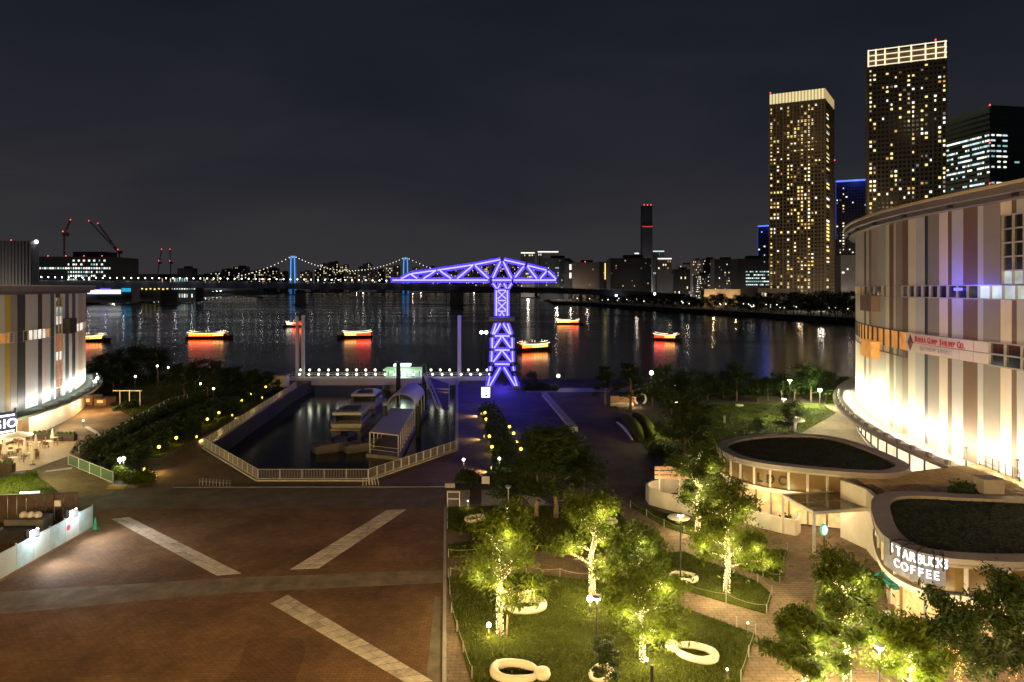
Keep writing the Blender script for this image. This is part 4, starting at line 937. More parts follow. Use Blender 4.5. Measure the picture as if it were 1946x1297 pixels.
cruiser('farther white motor cruiser moored beside the barrel tent', 700, 768, 10, 5.0, 1.6)
HW = hull_w; hull_w = M('launch grey', (.14, .14, .14), .5)
cruiser('small open grey launch at the left of the dock moorings', 628, 857, 5, 2.6, 0).rotation_euler = (0, 0, R(-58))
cruiser('small open grey launch beside the pontoon roof', 686, 856, 5, 2.6, 0).rotation_euler = (0, 0, R(-62))
cruiser('small blue hulled launch between two grey launches', 652, 845, 7, 2.2, 0, True).rotation_euler = (0, 0, R(-20))

# ---------------------------------------------------------------- pleasure boats on the river
trim_w = EM('string light white', (1, .88, .6), 3.2, True); lan_o = EM('lantern orange', (1, .085, .006), 11, True); lan_r = EM('lantern red', (1, .013, .003), 14, True); lan_y = EM('cabin yellow', (1, .30, .045), 7, True); roof_b = M('boat roof', (.16, .12, .08), .6, var=.2)
def pleasure(label, px, py, wpx, yaw, lan, front, roof=trim_w, split=.62):
    seed_ = px
    q = G(px, py, ZW); L = wpx*q.y/FP/max(.45, abs(math.cos(R(yaw)))); t = thing('pleasure_boat', label, 'boat', q, R(yaw), 'pleasure boats lit up on the river'); W_ = L*.24; hl, hw = L/2, W_/2
    m = MB(); out_ = [(-hl, -hw), (hl*.7, -hw), (hl, 0), (hl*.7, hw), (-hl, hw)]; lo = [(x*.93, y*.8, -.4) for x, y in out_]; hi = [(x, y, 1.0 if x < hl*.6 else 1.5) for x, y in out_]; n = 5
    m.add(lo+hi, [(i, (i+1) % n, n+(i+1) % n, n+i) for i in range(n)]+[tuple(range(n, 2*n))]); m.build('hull', M('boat hull dark', (.1, .06, .04), .4), t, False)
    x0, x1 = -hl*.85, hl*.6; xs = x0+(x1-x0)*split
    MB().box(((x0+x1)/2, 0, 1.15), (x1-x0, W_*.86, .3)).build('cabin', roof_b, t, False)
    MB().box(((x0+xs)/2, 0, 1.85), (xs-x0, W_*.8, 1.1)).build('cabin_window', lan, t, False); MB().box(((xs+x1)/2, 0, 1.85), (x1-xs, W_*.8, 1.1)).build('cabin_window', front, t, False)
    N_ = 12; prof = [(x0-.5+(x1-x0+1.1)*i/N_, 2.42+.55*abs(2*i/N_-1)**3) for i in range(N_+1)]; r = MB()
    for (xa, za), (xb, zb) in zip(prof, prof[1:]): r.add([(xa, -hw, za), (xb, -hw, zb), (xb, 0, zb+.55), (xa, 0, za+.55), (xa, hw, za), (xb, hw, zb)], [(0, 1, 2, 3), (3, 2, 5, 4)])
    r.build('roof', roof_b, t, False)
    for i in range(10): x = x0+(x1-x0)*i/9; MB().box((x, 0, 1.85), (.16, W_*.83, 1.15)).build('cabin_post', roof_b, t, False)
    s = MB()
    for sd in (-1, 1): s.path([(x, sd*hw*1.02, z+.06) for x, z in prof], .1, 4)
    s.path([(x, 0, z+.62) for x, z in prof], .06, 4); s.build('string_light', roof, t, False)
    n = 9
    for k in range(n): MB().ball((x0+(x1-x0)*(k+.5)/n, -hw*1.05, 2.15), .24, 6).build('lantern', lan if k < n*split else front, t, False)
    if seed_ % 3 == 0: MB().box((x0+(x1-x0)*.75, 0, 3.35), ((x1-x0)*.22, W_*.5, .9)).build('wheelhouse', hull_w, t, False)
    if seed_ % 3 == 1: MB().prism([(x0+1, -hw*.7), (x1-1, -hw*.7), (x1-1, hw*.7), (x0+1, hw*.7)], 3.0, 3.12).build('upper_deck', roof_b, t, False); u_ = MB(); [u_.tube((x, sy*hw*.68, 3.1), (x, sy*hw*.68, 3.9), .05, n=4) for x in (x0+1.2, (x0+x1)/2, x1-1.2) for sy in (-1, 1)]; u_.build('deck_rail', roof, t, False)
    b = MB(); b.tube((hl*.85, 0, 1.4), (hl*.85, 0, 2.8), .05); b.build('bow_post', steel_d, t, False); return t
pleasure('pleasure boat with a bright orange cabin and red bow behind the left trees', 400, 644, 88, 4, lan_o, lan_y, split=.7)
pleasure('pleasure boat with red lanterns in mid river right of the paired masts', 674, 643, 60, 28, lan_r, lan_y, split=.55).rotation_euler = (0, 0, R(205))
pleasure('pleasure boat with pale orange lanterns beside the blue crane tower', 1018, 667, 68, 24, lan_o, lan_y, split=.4)
pleasure('pleasure boat with a yellow orange glow farthest out right of the crane', 1083, 617, 54, -8, lan_y, lan_o)
pleasure('pleasure boat half red and half gold nearest the right bank', 1269, 648, 46, -38, lan_r, lan_y, split=.5)
pleasure('pleasure boat mostly hidden by the left mall with an orange cabin', 172, 650, 70, 14, lan_o, lan_y)
pleasure('small dim pleasure boat passing behind the paired masts', 556, 622, 34, 20, lan_r, trim_w).rotation_euler = (0, 0, R(200))
by = thing('channel_marker', 'pair of bright white lights on a marker pole left of the crane tower', 'marker', G(918, 690, ZW)); q = G(918, 690, ZW)
for px in (915, 924): p = P(px, 632, q.y); MB().tube((p.x, p.y, ZW-1), (p.x, p.y, p.z), .12).build('pole', steel_d, by); MB().ball(p, .5, 8).build('lamp', EM('marker lamp', (1, .95, .85), 14, True), by)

# ---------------------------------------------------------------- the girder bridge and the suspension bridge
gd = M('bridge girder blue grey', (.05, .065, .1), .5, var=.15, scale=.02); DB = 900
hb = thing('river_bridge', 'long dark girder bridge crossing the river from bank to bank', 'bridge', P(700, 585, DB))
top = [(-60, 534, 830), (200, 537, 850), (420, 538, 880), (700, 541, DB), (900, 545, DB), (1060, 548, 890), (1200, 554, 870), (1300, 561, 850)]
pts = [P(*q) for q in top]; dk = MB(); gi = MB()
for i, (a, b) in enumerate(zip(pts, pts[1:])):
    dk.beam(a, b, 14, 1.2); h0 = 6.5; v = Vector((0, 0, h0/2+.6)); gi.beam(a-v, b-v, 8, h0)
dk.build('deck', conc_d, hb); gi.build('girder', gd, hb)
def on_deck(px):
    for a, b in zip(pts, pts[1:]):
        xa, xb = (CX+p.x/p.y*FP for p in (a, b))
        if xa <= px <= xb: return a.lerp(b, (px-xa)/(xb-xa))
for i in range(28):
    px = -10+32*i; q = on_deck(px); lamp('girder_fill', q+Vector((0, -15, -1)), 520 if px < 420 else 260, (.95, .9, .95), hb, size=.5)  # added lamps without fixtures brighten the bridge's near side
rl = MB()
for a, b in zip(pts, pts[1:]):
    for z in (1.2, 2.0): rl.beam(a+Vector((0, -7, z)), b+Vector((0, -7, z)), .3)
rl.build('parapet', steel, hb)
for px, wpx in ((321, 26), (571, 17), (868, 25), (1150, 22)):
    a = P(px, 548, DB); MB().prism([(a.x-wpx/2*DB/FP, DB-4), (a.x+wpx/2*DB/FP, DB-4), (a.x+wpx/2*DB/FP, DB+4), (a.x-wpx/2*DB/FP, DB+4)], -4, Zt(552, DB)).build('pier', conc_d, hb)
    MB().prism([(a.x-wpx*.7*DB/FP, DB-6), (a.x+wpx*.7*DB/FP, DB-6), (a.x+wpx*.7*DB/FP, DB+6), (a.x-wpx*.7*DB/FP, DB+6)], -4, -1.2).build('pier_base', conc_d, hb)
sl = MB(); sl.k = 0; sl.tube((0, 0, 0), (0, 0, 4.6), .16, .1, 5); sl.k = 1; sl.ball((0, -.4, 4.9), .75, 6); BL = EM('bridge street lamp', (.88, .97, 1), 8, True)
lampm = None
for i in range(66):
    px = -8+13.05*i; q = on_deck(px)
    if i == 0: o = sl.build('street_lamp', [steel_d, BL], None); lampm = o
    else: o = lampm.copy(); COL.objects.link(o)
    o.location = q+Vector((0, -5.5, .6)); tag(o, 'small white street lamp on the long river bridge', 'street lamp', 'street lamps along the river bridge')
# lower approach road on the left, with its lamps
ar = thing('approach_bridge', 'low blue girder approach road along the left bank', 'bridge', P(300, 565, 960)); ap = [P(150, 566, 900), P(300, 563, 1150), P(400, 557, 1600), P(492, 552, 2300)]
for a, b in zip(ap, ap[1:]): MB().beam(a, b, 9, 5).build('girder', M('approach girder', (.045, .08, .14), .5, var=.1, scale=.02), ar)
g = 0
for (px, py, d) in [(170, 565, 960), (177, 571, 955), (195, 568, 985), (211, 567, 1010), (228, 565, 1040), (241, 565, 1070), (279, 566, 1120), (293, 566, 1150), (301, 566, 1160), (307, 567, 1170)]+[(340+7.2*i, 562-.75*i, 1350+45*i) for i in range(19)]:
    m = MB(); q = P(px, py+5, d); m.k = 0; z0 = 1.4; m.tube((0, 0, 0), (0, 0, max(.5, Zt(py, d)-z0)), .2, .15, 5); m.k = 1; m.ball((0, 0, max(.5, Zt(py, d)-z0)), .0007*d, 6)
    o = m.build('street_lamp', [steel_d, EM('bank lamp', (.85, .95, 1), 22, True)]); o.location = (q.x, d, z0); tag(o, 'bright white lamp on the far left river bank under the approach road', 'street lamp', 'lamps along the far left bank')

rb_ = thing('suspension_bridge', 'distant suspension bridge with two blue lit towers and lamps on its cables', 'bridge', P(664, 551, 2400))
tl = EM('tower blue light', (.015, .22, .75), .5); tl2 = EM('tower pale blue light', (.25, .62, 1), .9)
TA, TB_ = (557, 487, 2300), (771, 490, 2480)
for (px, yt, d) in (TA, TB_):
    for s in (-1, 1):
        a, b = P(px+s*4.6, 549, d), P(px+s*3.2, yt, d); MB().beam(Vector((a.x, d, -3)), b, 5.5, 8).build('tower_leg', tl, rb_)
        MB().beam(a+Vector((0, -5, 8)), b+Vector((0, -5, 0)), 1.6, 1.2).build('tower_light', tl2, rb_)
    for y in (yt+1.5, 540): MB().beam(P(px-4.4, y, d), P(px+4.4, y, d), 4, 6).build('tower_strut', tl2 if y < 500 else tl, rb_)
    MB().box((P(px, 549, d).x, d, -2), (26, 24, 4)).build('pier', conc_d, rb_)
MB().beam(P(430, 541, 2200), P(900, 541.5, 2600), 22, 9).build('deck', gd, rb_)
cb = MB(); bulbs = MB(); spans = [((446, 527, 2230), TA, 16), (TA, TB_, 36), (TB_, (905, 534, 2600), 20)]
for s0, s1, n in spans:
    prev = None; sag = 31 if n == 36 else 6
    for i in range(n+1):
        u = i/n; px = s0[0]+(s1[0]-s0[0])*u; d = s0[2]+(s1[2]-s0[2])*u; yy = s0[1]+(s1[1]-s0[1])*u+sag*(1-(2*u-1)**2)*(.88 if n == 36 else 1); p = P(px, yy, d)
        if prev: cb.beam(prev, p, 1.2)
        prev = p
        if 0 < i < n: bulbs.ball(p+Vector((0, -2, 1.5)), 1.7, 5)
cb.build('main_cable', steel_d, rb_); bulbs.build('cable_lights', EM('cable lamp', (1, .9, .72), 1.5), rb_, kind='stuff')
# ---------------------------------------------------------------- far city
_wq = {}
def winmesh(w, h, mat, key):
    k = (key, mat.name)
    if k not in _wq:
        b = MB(); b.box((0, 0, 0), (w, .35, h)); me = bpy.data.meshes.new('window'); me.from_pydata([tuple(v) for v in b.v], [], b.f); me.materials.append(mat); _wq[k] = me
    return _wq[k]
def face_windows(own, A, B, z0, z1, cols, rows, prob, mix, fw=.55, fh=.5, key='', indiv=240, colbias=None, dark=None, prob_f=None, rnd=None):
    """lit and unlit panes on the upright face from A to B: the lit ones are parts, the unlit ones one joined part"""
    rnd = rnd or random; A, B = Vector((A[0], A[1], 0)), Vector((B[0], B[1], 0)); d = (B-A); L = d.length; d.normalize(); nrm = Vector((d.y, -d.x, 0))
    if nrm.dot(-A) < 0: nrm = -nrm
    yaw = math.atan2(d.y, d.x); cw, ch = L/cols, (z1-z0)/rows; dm = MB(); extra = {}; lit = []
    for i in range(cols):
        cb = colbias(i) if colbias else 1
        for r in range(rows):
            c = A+d*(i+.5)*cw+nrm*.12+Vector((0, 0, z0+(r+.5)*ch)); pr = (prob_f(i, r) if prob_f else prob)*cb
            if rnd.random() < pr: lit.append((c, mix[int(rnd.random()*len(mix))], rnd.choice((1, 1, .6))))
            elif dark: dm.box(c, (cw*fw, .2, ch*fh), yaw)
    rnd.shuffle(lit)
    off = own.location
    for k, (c, m, sx) in enumerate(lit):
        if k < indiv:
            o = link('window', winmesh(cw*fw, ch*fh, WIN[m], key+'%.2f_%.2f' % (cw*fw, ch*fh)), own); o.location = c-off; o.rotation_euler = (0, 0, yaw); o.scale = (sx, 1, 1)
        else: extra.setdefault(m, MB()).box(c, (cw*fw*sx, .35, ch*fh), yaw)
    for m, b in extra.items(): b.build('lit_windows', WIN[m], own, kind='stuff')
    if dark and dm.v: dm.build('unlit_windows', dark, own, kind='stuff')
def floors(own, pts, z0, z1, n, mat, out=.5, th=.5):
    m = MB()
    for i in range(n+1):
        z = z0+(z1-z0)*i/n
        for a, b in zip(pts, pts[1:]):
            d = Vector((b[0]-a[0], b[1]-a[1], 0)).normalized(); nn = Vector((d.y, -d.x, 0)); nn = nn if nn.dot(Vector((-a[0], -a[1], 0))) > 0 else -nn
            m.beam((a[0]+nn.x*out/2, a[1]+nn.y*out/2, z), (b[0]+nn.x*out/2, b[1]+nn.y*out/2, z), out, th)
    m.build('balcony_edges', mat, own, kind='stuff')
apt = M('apartment brown', (.20, .155, .10), .7, var=.2, scale=.04); apt_slab = M('balcony slab', (.26, .205, .13), .7, var=.15, scale=.05)
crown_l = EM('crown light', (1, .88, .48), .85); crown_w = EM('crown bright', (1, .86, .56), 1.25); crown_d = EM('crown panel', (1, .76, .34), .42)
unlit = M('unlit pane', (.014, .013, .012), .25, var=.4, spec=.5)
# nearer of the two apartment towers: vertical-ribbed glowing crown
L_, C_, R_ = (234, 620), (275, 600), (302, 640); BK = (L_[0]+R_[0]-C_[0], L_[1]+R_[1]-C_[1]); zt = Zt(168, 600)
ta = thing('apartment_tower', 'brown apartment tower with a ribbed glowing gold crown and yellow windows', 'tower', (265, 618, 1.2))
MB().prism([L_, C_, R_, BK], 0, zt-9).build('wall', apt, ta); MB().prism([(p[0]*.97+8.2, p[1]*.97+18.6) for p in (L_, C_, R_, BK)], zt-9, zt-.5).build('crown_core', apt, ta)
def ribs(A, B, n, z0, z1, mat, matp, own):
    A, B = Vector((*A, 0)), Vector((*B, 0)); rb2 = MB(); pn2 = MB()
    for i in range(n):
        a = A.lerp(B, (i+.12)/n); b = A.lerp(B, (i+.62)/n); q = MB(); q.beam((a.x, a.y, (z0+z1)/2), (b.x, b.y, (z0+z1)/2), .5, z1-z0); q.build('crown_panel', mat, own)
    pn2.beam((A.x, A.y, (z0+z1)/2), (B.x, B.y, (z0+z1)/2), .3, z1-z0); pn2.build('crown_backing', matp, own)
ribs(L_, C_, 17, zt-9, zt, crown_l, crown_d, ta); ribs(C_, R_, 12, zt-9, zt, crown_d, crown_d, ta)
cbA = [1.6, .5, .45, .25, .25, 1.0, .45, .35, .75, 1.15, .7, 1.9, .55, .25, .2, .2]
rd = random.Random(3)
face_windows(ta, L_, C_, 6, zt-12, 16, 54, .46, ['yellow', 'warm', 'warm', 'white', 'yellow', 'amber', 'dim'],   .56, .5, 'a', 290, lambda i: cbA[i], unlit, rnd=rd)
lc = Vector((*C_, 0)).lerp(Vector((*R_, 0)), .06); rc = Vector((*C_, 0)).lerp(Vector((*R_, 0)), .45)
face_windows(ta, lc, rc, 6, zt-12, 1, 54, .42, ['yellow', 'yellow', 'warm', 'white'], .9, .5, 'a2', 60, None, unlit, rnd=rd)
floors(ta, [L_, C_, R_], 4, zt-10, 54, apt_slab, .7, .55)
def piers(A, B, us, z1, mat, own, wd=1.3):
    A, B = Vector((*A, 0)), Vector((*B, 0)); yw = math.atan2(B.y-A.y, B.x-A.x)
    for u in us: q = A.lerp(B, u); MB().box((q.x, q.y, z1/2), (wd, 1.7, z1), yw).build('facade_pier', mat, own)
piers(L_, C_, (.002, .125, .25, .4375, .5625, .6875, .8125, .9375, .998), zt-9.2, apt_slab, ta); piers(C_, R_, (.06, .46, .6, .75, .9), zt-9.2, apt_slab, ta)
# taller tower: framed glowing crown
Rb, Lb = Vector((331, 520, 0)), Vector((283, 542, 0)); pd = Vector((.415, .9, 0)); zt2 = Zt(78, 520)
tb = thing('apartment_tower', 'tallest dark apartment tower with a white lit framework crown', 'tower', (315, 540, 1.2))
q = [Lb, Rb, Rb+pd*45, Lb+pd*45]; apt2 = M('apartment dark', (.11, .095, .07), .6, var=.2, scale=.04); MB().prism([(p.x, p.y) for p in q], 0, zt2-13).build('wall', apt2, tb)
MB().prism([(p.x*.98+6, p.y*.98+12) for p in q], zt2-13, zt2-1.5).build('crown_core', M('crown core', (.2, .15, .09), .6), tb)
for z in (zt2, zt2-4.2, zt2-8.4, zt2-12.3):
    MB().beam(Lb+Vector((0, 0, z)), Rb+Vector((0, 0, z)), .6, .6).build('crown_rail', crown_w, tb); MB().beam(Rb+Vector((0, 0, z)), Rb+pd*30+Vector((0, 0, z)), .6, .6).build('crown_rail', crown_w, tb)
for u in (0, .1, .22, .4, .56, .74, .87, .99):
    p = Lb.lerp(Rb, u); MB().beam((p.x, p.y, zt2-13), (p.x, p.y, zt2+.5), .8, .8).build('crown_post', crown_w, tb)
rd = random.Random(11); cbB = [1.3, 1.2, .3, .35, .3, .9, 1.0, .5, .3, .9, .9, .25, 1.0, .9, .3, .5, .7, 1.4]
def low(i, r): return .46 if r < 16 else .36
face_windows(tb, (Lb.x, Lb.y), (Rb.x, Rb.y), 5, zt2-15, 18, 54, .3, ['warm', 'yellow', 'white', 'white', 'amber', 'warm', 'dim', 'dimw'], .6, .48, 'b', 290, lambda i: cbB[i], unlit, low, rnd=rd)
floors(tb, [(Lb.x, Lb.y), (Rb.x, Rb.y)], 4, zt2-14, 54, M('balcony slab dark', (.16, .135, .09), .7), .6, .45)
piers((Lb.x, Lb.y), (Rb.x, Rb.y), (.002, .111, .278, .389, .556, .667, .833, .944, .998), zt2-13.2, apt2, tb)
for px, py, d, own in ((1464, 177, 620, ta), (1778, 76, 520, tb), (1586, 305, 640, ta)): p = P(px, py, d); MB().ball(p, .6, 6).build('warning_light', RED_LAMP, own)
for x, y, z, pw in ((238, 565, 12, 9000), (262, 535, 90, 14000), (240, 560, 160, 11000), (310, 590, 60, 12000)): lamp('tower_fill', (x, y, z), pw, (1, .72, .40), ta, size=2)  # added lamps in mid-air lift the towers' brown walls
for x, y, z, pw in ((290, 470, 20, 9000), (270, 470, 90, 12000), (290, 470, 160, 10000)): lamp('tower_fill', (x, y, z), pw, (1, .8, .5), tb, size=2)
# office block at the right edge
Lo, Co, Ro = (309, 485), (315, 450), (378, 460); zt3 = Zt(200, 450)
oc = thing('office_tower', 'dark teal office block with white strip windows behind the striped mall', 'office building', (335, 470, 1.2))
MB().prism([Lo, Co, Ro, (372, 500)], 0, zt3).build('wall', M('office teal dark', (.03, .055, .05), .5, var=.2, scale=.05), oc)
rd = random.Random(5); litrow = {r: rd.random() for r in range(40)}
def prow(i, r): return .95 if r == 33 else (0 if r > 33 else (.8 if litrow[r] > .15 else .12)*(1 if i > 6 or litrow[r] > .75 else .35))
wm_ = ['cool', 'white', 'white', 'teal', 'cool']
face_windows(oc, Lo, Co, 4, zt3-4, 18, 38, .5, wm_, .86, .34, 'o1', 200, None, unlit, prow, rnd=rd)
def prow2(i, r): return prow(9, r) if i < 3 else (.3 if i > 5 and litrow[r] > .6 and r < 33 else .03)
face_windows(oc, Co, Ro, 4, zt3-4, 14, 38, .5, wm_, .75, .3, 'o2', 90, None, unlit, prow2, rnd=rd)
for py in (200, 272, 349): MB().ball(P(1881, py, 449), .5, 6).build('warning_light', RED_LAMP, oc)
# towers with blue light lines
def bluetop(label, px0, px1, yt0, yt1, d, cols, rows, prob, seed):
    a, b = P(px0, yt0, d+12), P(px1, yt1, d); t = thing('apartment_tower', label, 'tower', ((a.x+b.x)/2, d+10, 1.2)); bk_ = [(b.x+14, b.y+34), (a.x+14, a.y+34)]
    MB().prism([(a.x, a.y), (b.x, b.y)]+bk_, 0, b.z).build('wall', M('navy wall', (.03, .04, .10), .5, var=.2, scale=.05), t)
    bl = EM('blue roof line', (.12, .2, 1), 1.4); MB().beam((a.x, a.y-.5, b.z), (b.x, b.y-.5, b.z), 1.2, 1.6).build('roof_light', bl, t); MB().beam((a.x, a.y-.6, b.z-2), (a.x, a.y-.6, b.z-60), .6).build('corner_light', EM('blue corner line', (.05, .1, .6), .4), t)
    if cols: face_windows(t, (a.x, a.y), (b.x, b.y), 4, b.z-6, cols, rows, prob, ['warm', 'white', 'white', 'cool', 'yellow', 'dim'], .55, .42, 'bt%d' % seed, 140, lambda i: (.5, 1.5, 2, .5, .4, .4, .9, .4, .3, .3)[i % 10], unlit, rnd=random.Random(seed))
    lamp('roof_blue_light', ((a.x+b.x)/2, d-6, b.z+2), 5000, (.1, .15, 1), t, size=2); return t
bluetop('navy tower with a blue roof line between the two gold crowned towers', 1588, 1648, 347, 342, 700, 10, 40, .24, 21)
bluetop('narrow navy tower with a blue roof line left of the ribbed crown tower', 1440, 1466, 430, 429, 900, 5, 24, .06, 22)

def block(label, px0, px1, yt, d, wall=0, cols=0, rows=0, prob=.2, mix=('warm', 'white', 'dim'), yb=None, name='far_building', cat='building', roofbox=True, indiv=0, line=None, red=0, grp=None, fw=.5, fh=.45, depth=.7, seed=None):
    a, b = P(px0, yt, d), P(px1, yt, d); zt = a.z; w_ = b.x-a.x; t = thing(name, label, cat, ((a.x+b.x)/2, d, 0), 0, grp)
    MB().prism([(a.x, d), (b.x, d), (b.x, d+w_*depth), (a.x, d+w_*depth)], 0, zt).build('wall', far_wall[wall] if isinstance(wall, int) else wall, t)
    if roofbox: MB().box(((a.x+b.x)/2+w_*.1, d+w_*.3, zt+w_*.03+.8), (w_*.45, w_*.3, w_*.06+1.6)).build('roof_plant', far_wall[3], t)
    if cols: face_windows(t, (a.x, d), (b.x, d), zt*.08 if zt < 60 else zt*.15, zt-2, cols, rows, prob, list(mix), fw, fh, 'f%d_%d' % (px0, d), indiv, None, None, rnd=random.Random(seed or px0))
    if line: MB().beam((a.x, d-.6, zt), (b.x, d-.6, zt), d*.0012, d*.0016).build('roof_light', WIN[line], t)
    if d < 2600: lamp('block_fill', ((a.x+b.x)/2, d-max(30, w_*.8), 6), 3.6*max(zt, w_)**2+3000, (1, .82, .66), t, size=2)  # added lamp, no fixture, brightens the block as street light would
    elif px0 % 3 == 0: lamp('block_fill', ((a.x+b.x)/2, d-90, 8), 42000, (1, .82, .66), t, size=2)
    for k in range(red): MB().ball((a.x+w_*(k+.5)/red, d, zt+d*.001), d*.0007, 6).build('warning_light', RED_LAMP, t)
    return t
# left bank
hot = block('grey hotel slab with upright ribs at the far left', -20, 62, 458, 760, M('hotel wall grey', (.36, .36, .37), .8, var=.1, scale=.05), 0, red=1, roofbox=False, depth=.2); a, b = P(-20, 458, 760), P(62, 458, 760)
for i in range(13): x = a.x+(b.x-a.x)*(i+.5)/13; MB().box((x, 759.3, a.z/2+10), (1.6, 1.4, a.z-22)).build('rib', M('hotel rib pale', (.34, .34, .35), .7), hot)
MB().ball(P(69, 460, 760), 2.3, 6).build('white_beacon', EM('white beacon', (1, .95, .95), 3), hot)
of = block('glass office under construction with bright white lit floors below a tower crane', 74, 211, 488, 950, 3, roofbox=True, red=4)
A0, B0 = P(74, 488, 950), P(211, 488, 950); rd = random.Random(9)
def ofp(i, r): return .9 if r == 7 else (0 if i < 11 or i > 25 else (.85 if r < 7 and i < 18 else .45))
face_windows(of, (A0.x, 950), (B0.x, 950), 8, A0.z-3, 28, 10, .5, ['white', 'cool', 'white', 'teal'], .7, .45, 'of', 200, None, M('office pane teal', (.03, .06, .065), .2, spec=.6), ofp, rnd=rd)
block('low dark shed with teal windows left of the suspension bridge', 325, 372, 522, 1000, 3, 10, 3, .5, ('teal', 'cool', 'white'), roofbox=False); block('dark stepped block behind the teal lit shed', 337, 366, 510, 1060, 3)
block('long low dark warehouse right of the glass office', 213, 330, 521, 1100, 3, 30, 2, .12, ('warm', 'white', 'amber'), roofbox=False)
ev = thing('event_hall', 'low lit riverside hall with white purple and cyan glowing panels', 'hall', P(220, 562, 940)); EM('hall purple', (.22, .1, .9), .7)
for px0, px1, y0, y1, c, s, nm in ((192, 212, 545, 552, (.22, .1, .9), .6, 'purple_panel'), (208, 232, 538, 544, (1, 1, 1), 1.6, 'sign_panel'), (168, 231, 551, 559, (.9, .92, 1), 1.3, 'glass_front'), (233, 250, 541, 555, (.02, .45, .75), .8, 'cyan_panel')):
    a, b = P(px0, y1, 940), P(px1, y0, 940); MB().box(((a.x+b.x)/2, 938, (a.z+b.z)/2), (b.x-a.x, .6, b.z-a.z)).build(nm, EM('hall '+nm, c, s), ev)
a, b = P(165, 565, 942), P(252, 538, 942); MB().box(((a.x+b.x)/2, 950, (b.z)/2), (b.x-a.x, 20, b.z)).build('wall', far_wall[3], ev)
ys = thing('lit_quay', 'row of small yellow lit shop fronts on the far left quay', 'shop row', P(290, 560, 1050)); a, b = P(262, 560, 1060), P(322, 543, 1060); MB().box(((a.x+b.x)/2, 1066, b.z/2), (b.x-a.x, 10, b.z)).build('wall', far_wall[3], ys)
for i in range(7): p = P(270+8*i, 549+(i % 2), 1058); MB().box(p, (2.4, .5, 2.0)).build('lit_front', WIN['yellow'], ys)
wt = thing('ferry_terminal', 'long low white lit terminal along the far left bank', 'terminal', P(440, 548, 1900)); a, b = P(368, 548, 1850), P(492, 542, 1850); MB().box(((a.x+b.x)/2, 1870, b.z/2), (b.x-a.x, 30, b.z)).build('wall', far_wall[0], wt)
for i in range(26): p = P(370+4.6*i, 546-.12*i+random.random(), 1852); MB().box(p, (4.5, .6, 4+random.random()*2)).build('lit_front', WIN['white' if i % 3 else 'warm'], wt)
# lattice construction cranes on the left
def site_crane(label, base, mast_top, tips, col, heavy=1.0):
    t = thing('tower_crane', label, 'crane', base); m = M(*col)
    b0, b1 = Vector(base), Vector(mast_top); MB().path([b0, b1], 1.3*heavy, 4).build('mast', m, t)
    for tp in tips:
        tp = Vector(tp); d = tp-b1; L = d.length; mm = MB(); up = Vector((0, 0, 1)); s = d.cross(Vector((0, 1, 0))).normalized()*1.5*heavy
        for k in (-1, 1): mm.beam(b1+s*k, tp+s*k*.3, .8*heavy)
        n = 9
        for i in range(n): mm.beam(b1.lerp(tp, i/n)+s*(1-.7*i/n)*(1 if i % 2 else -1), b1.lerp(tp, (i+1)/n)+s*(1-.7*(i+1)/n)*(-1 if i % 2 else 1), .5*heavy)
        mm.build('jib', m, t); MB().ball(tp, .8, 6).build('warning_light', RED_LAMP, t)
    MB().box(b1+Vector((2*heavy, 0, 0)), (7*heavy, 4, 5*heavy)).build('cab', m, t); MB().ball(b1+Vector((0, -3, 4)), .8, 6).build('warning_light', RED_LAMP, t); return t
rc_ = ('crane red', (.2, .07, .06), .6); gc_ = ('crane grey', (.12, .11, .11), .6)
site_crane('red and dark luffing tower crane standing on the glass office roof', P(122, 486, 960), P(122, 446, 960), [P(134, 418, 960)], rc_)
site_crane('slanting twin boom dockside crane right of the glass office', P(232, 522, 1000), P(226, 480, 1000), [P(169, 420, 1000), P(186, 425, 1010)], ('crane dull red', (.16, .09, .08), .6), .8)
site_crane('thin grey crane between the dockside crane and the suspension bridge', P(299, 524, 1300), P(303, 500, 1300), [P(307, 474, 1300)], gc_, .7)
site_crane('thin upright grey crane nearest the suspension bridge', P(325, 524, 1300), P(324, 500, 1300), [P(323, 474, 1300)], gc_, .7)
# skyline beyond the suspension bridge
rd = random.Random(17)
gl = 'pale far skyline block of scattered lit windows behind the suspension bridge'
for kq, (a, b, y, d) in enumerate([(380, 398, 522, 3500), (400, 418, 518, 3500), (421, 440, 512, 3500), (443, 468, 507, 3450), (470, 486, 516, 3500), (488, 508, 512, 3520), (508, 527, 510, 3450), (530, 548, 517, 3500), (570, 590, 516, 3600), (598, 606, 512, 3500), (607, 621, 502, 3480), (622, 634, 499, 3550), (634, 642, 497, 3520), (643, 652, 506, 3500), (653, 662, 503, 3480), (664, 676, 514, 3560), (681, 690, 507, 3500), (690, 705, 501, 3520), (707, 716, 515, 3500), (718, 730, 512, 3600), (733, 746, 508, 3500), (748, 760, 505, 3520), (783, 796, 509, 3500), (798, 810, 515, 3500), (812, 828, 507, 3540), (830, 846, 511, 3500), (850, 868, 505, 3520), (878, 892, 502, 3500), (894, 912, 508, 3500), (914, 930, 502, 3520), (934, 948, 490, 3480), (950, 968, 498, 3500), (970, 986, 506, 3500)], 1):
    block('far skyline block of scattered lit windows, %s from the left' % nth(kq), a, b, y, d, rd.choice((0, 0, 2, 3)), max(3, (b-a)//3), max(5, (551-y)//4), rd.uniform(.2, .45), ('warm', 'amber', 'warm', 'white', 'dim'), name='skyline_block', grp='far skyline blocks behind the suspension bridge', fw=.5, fh=.5, seed=a*7)
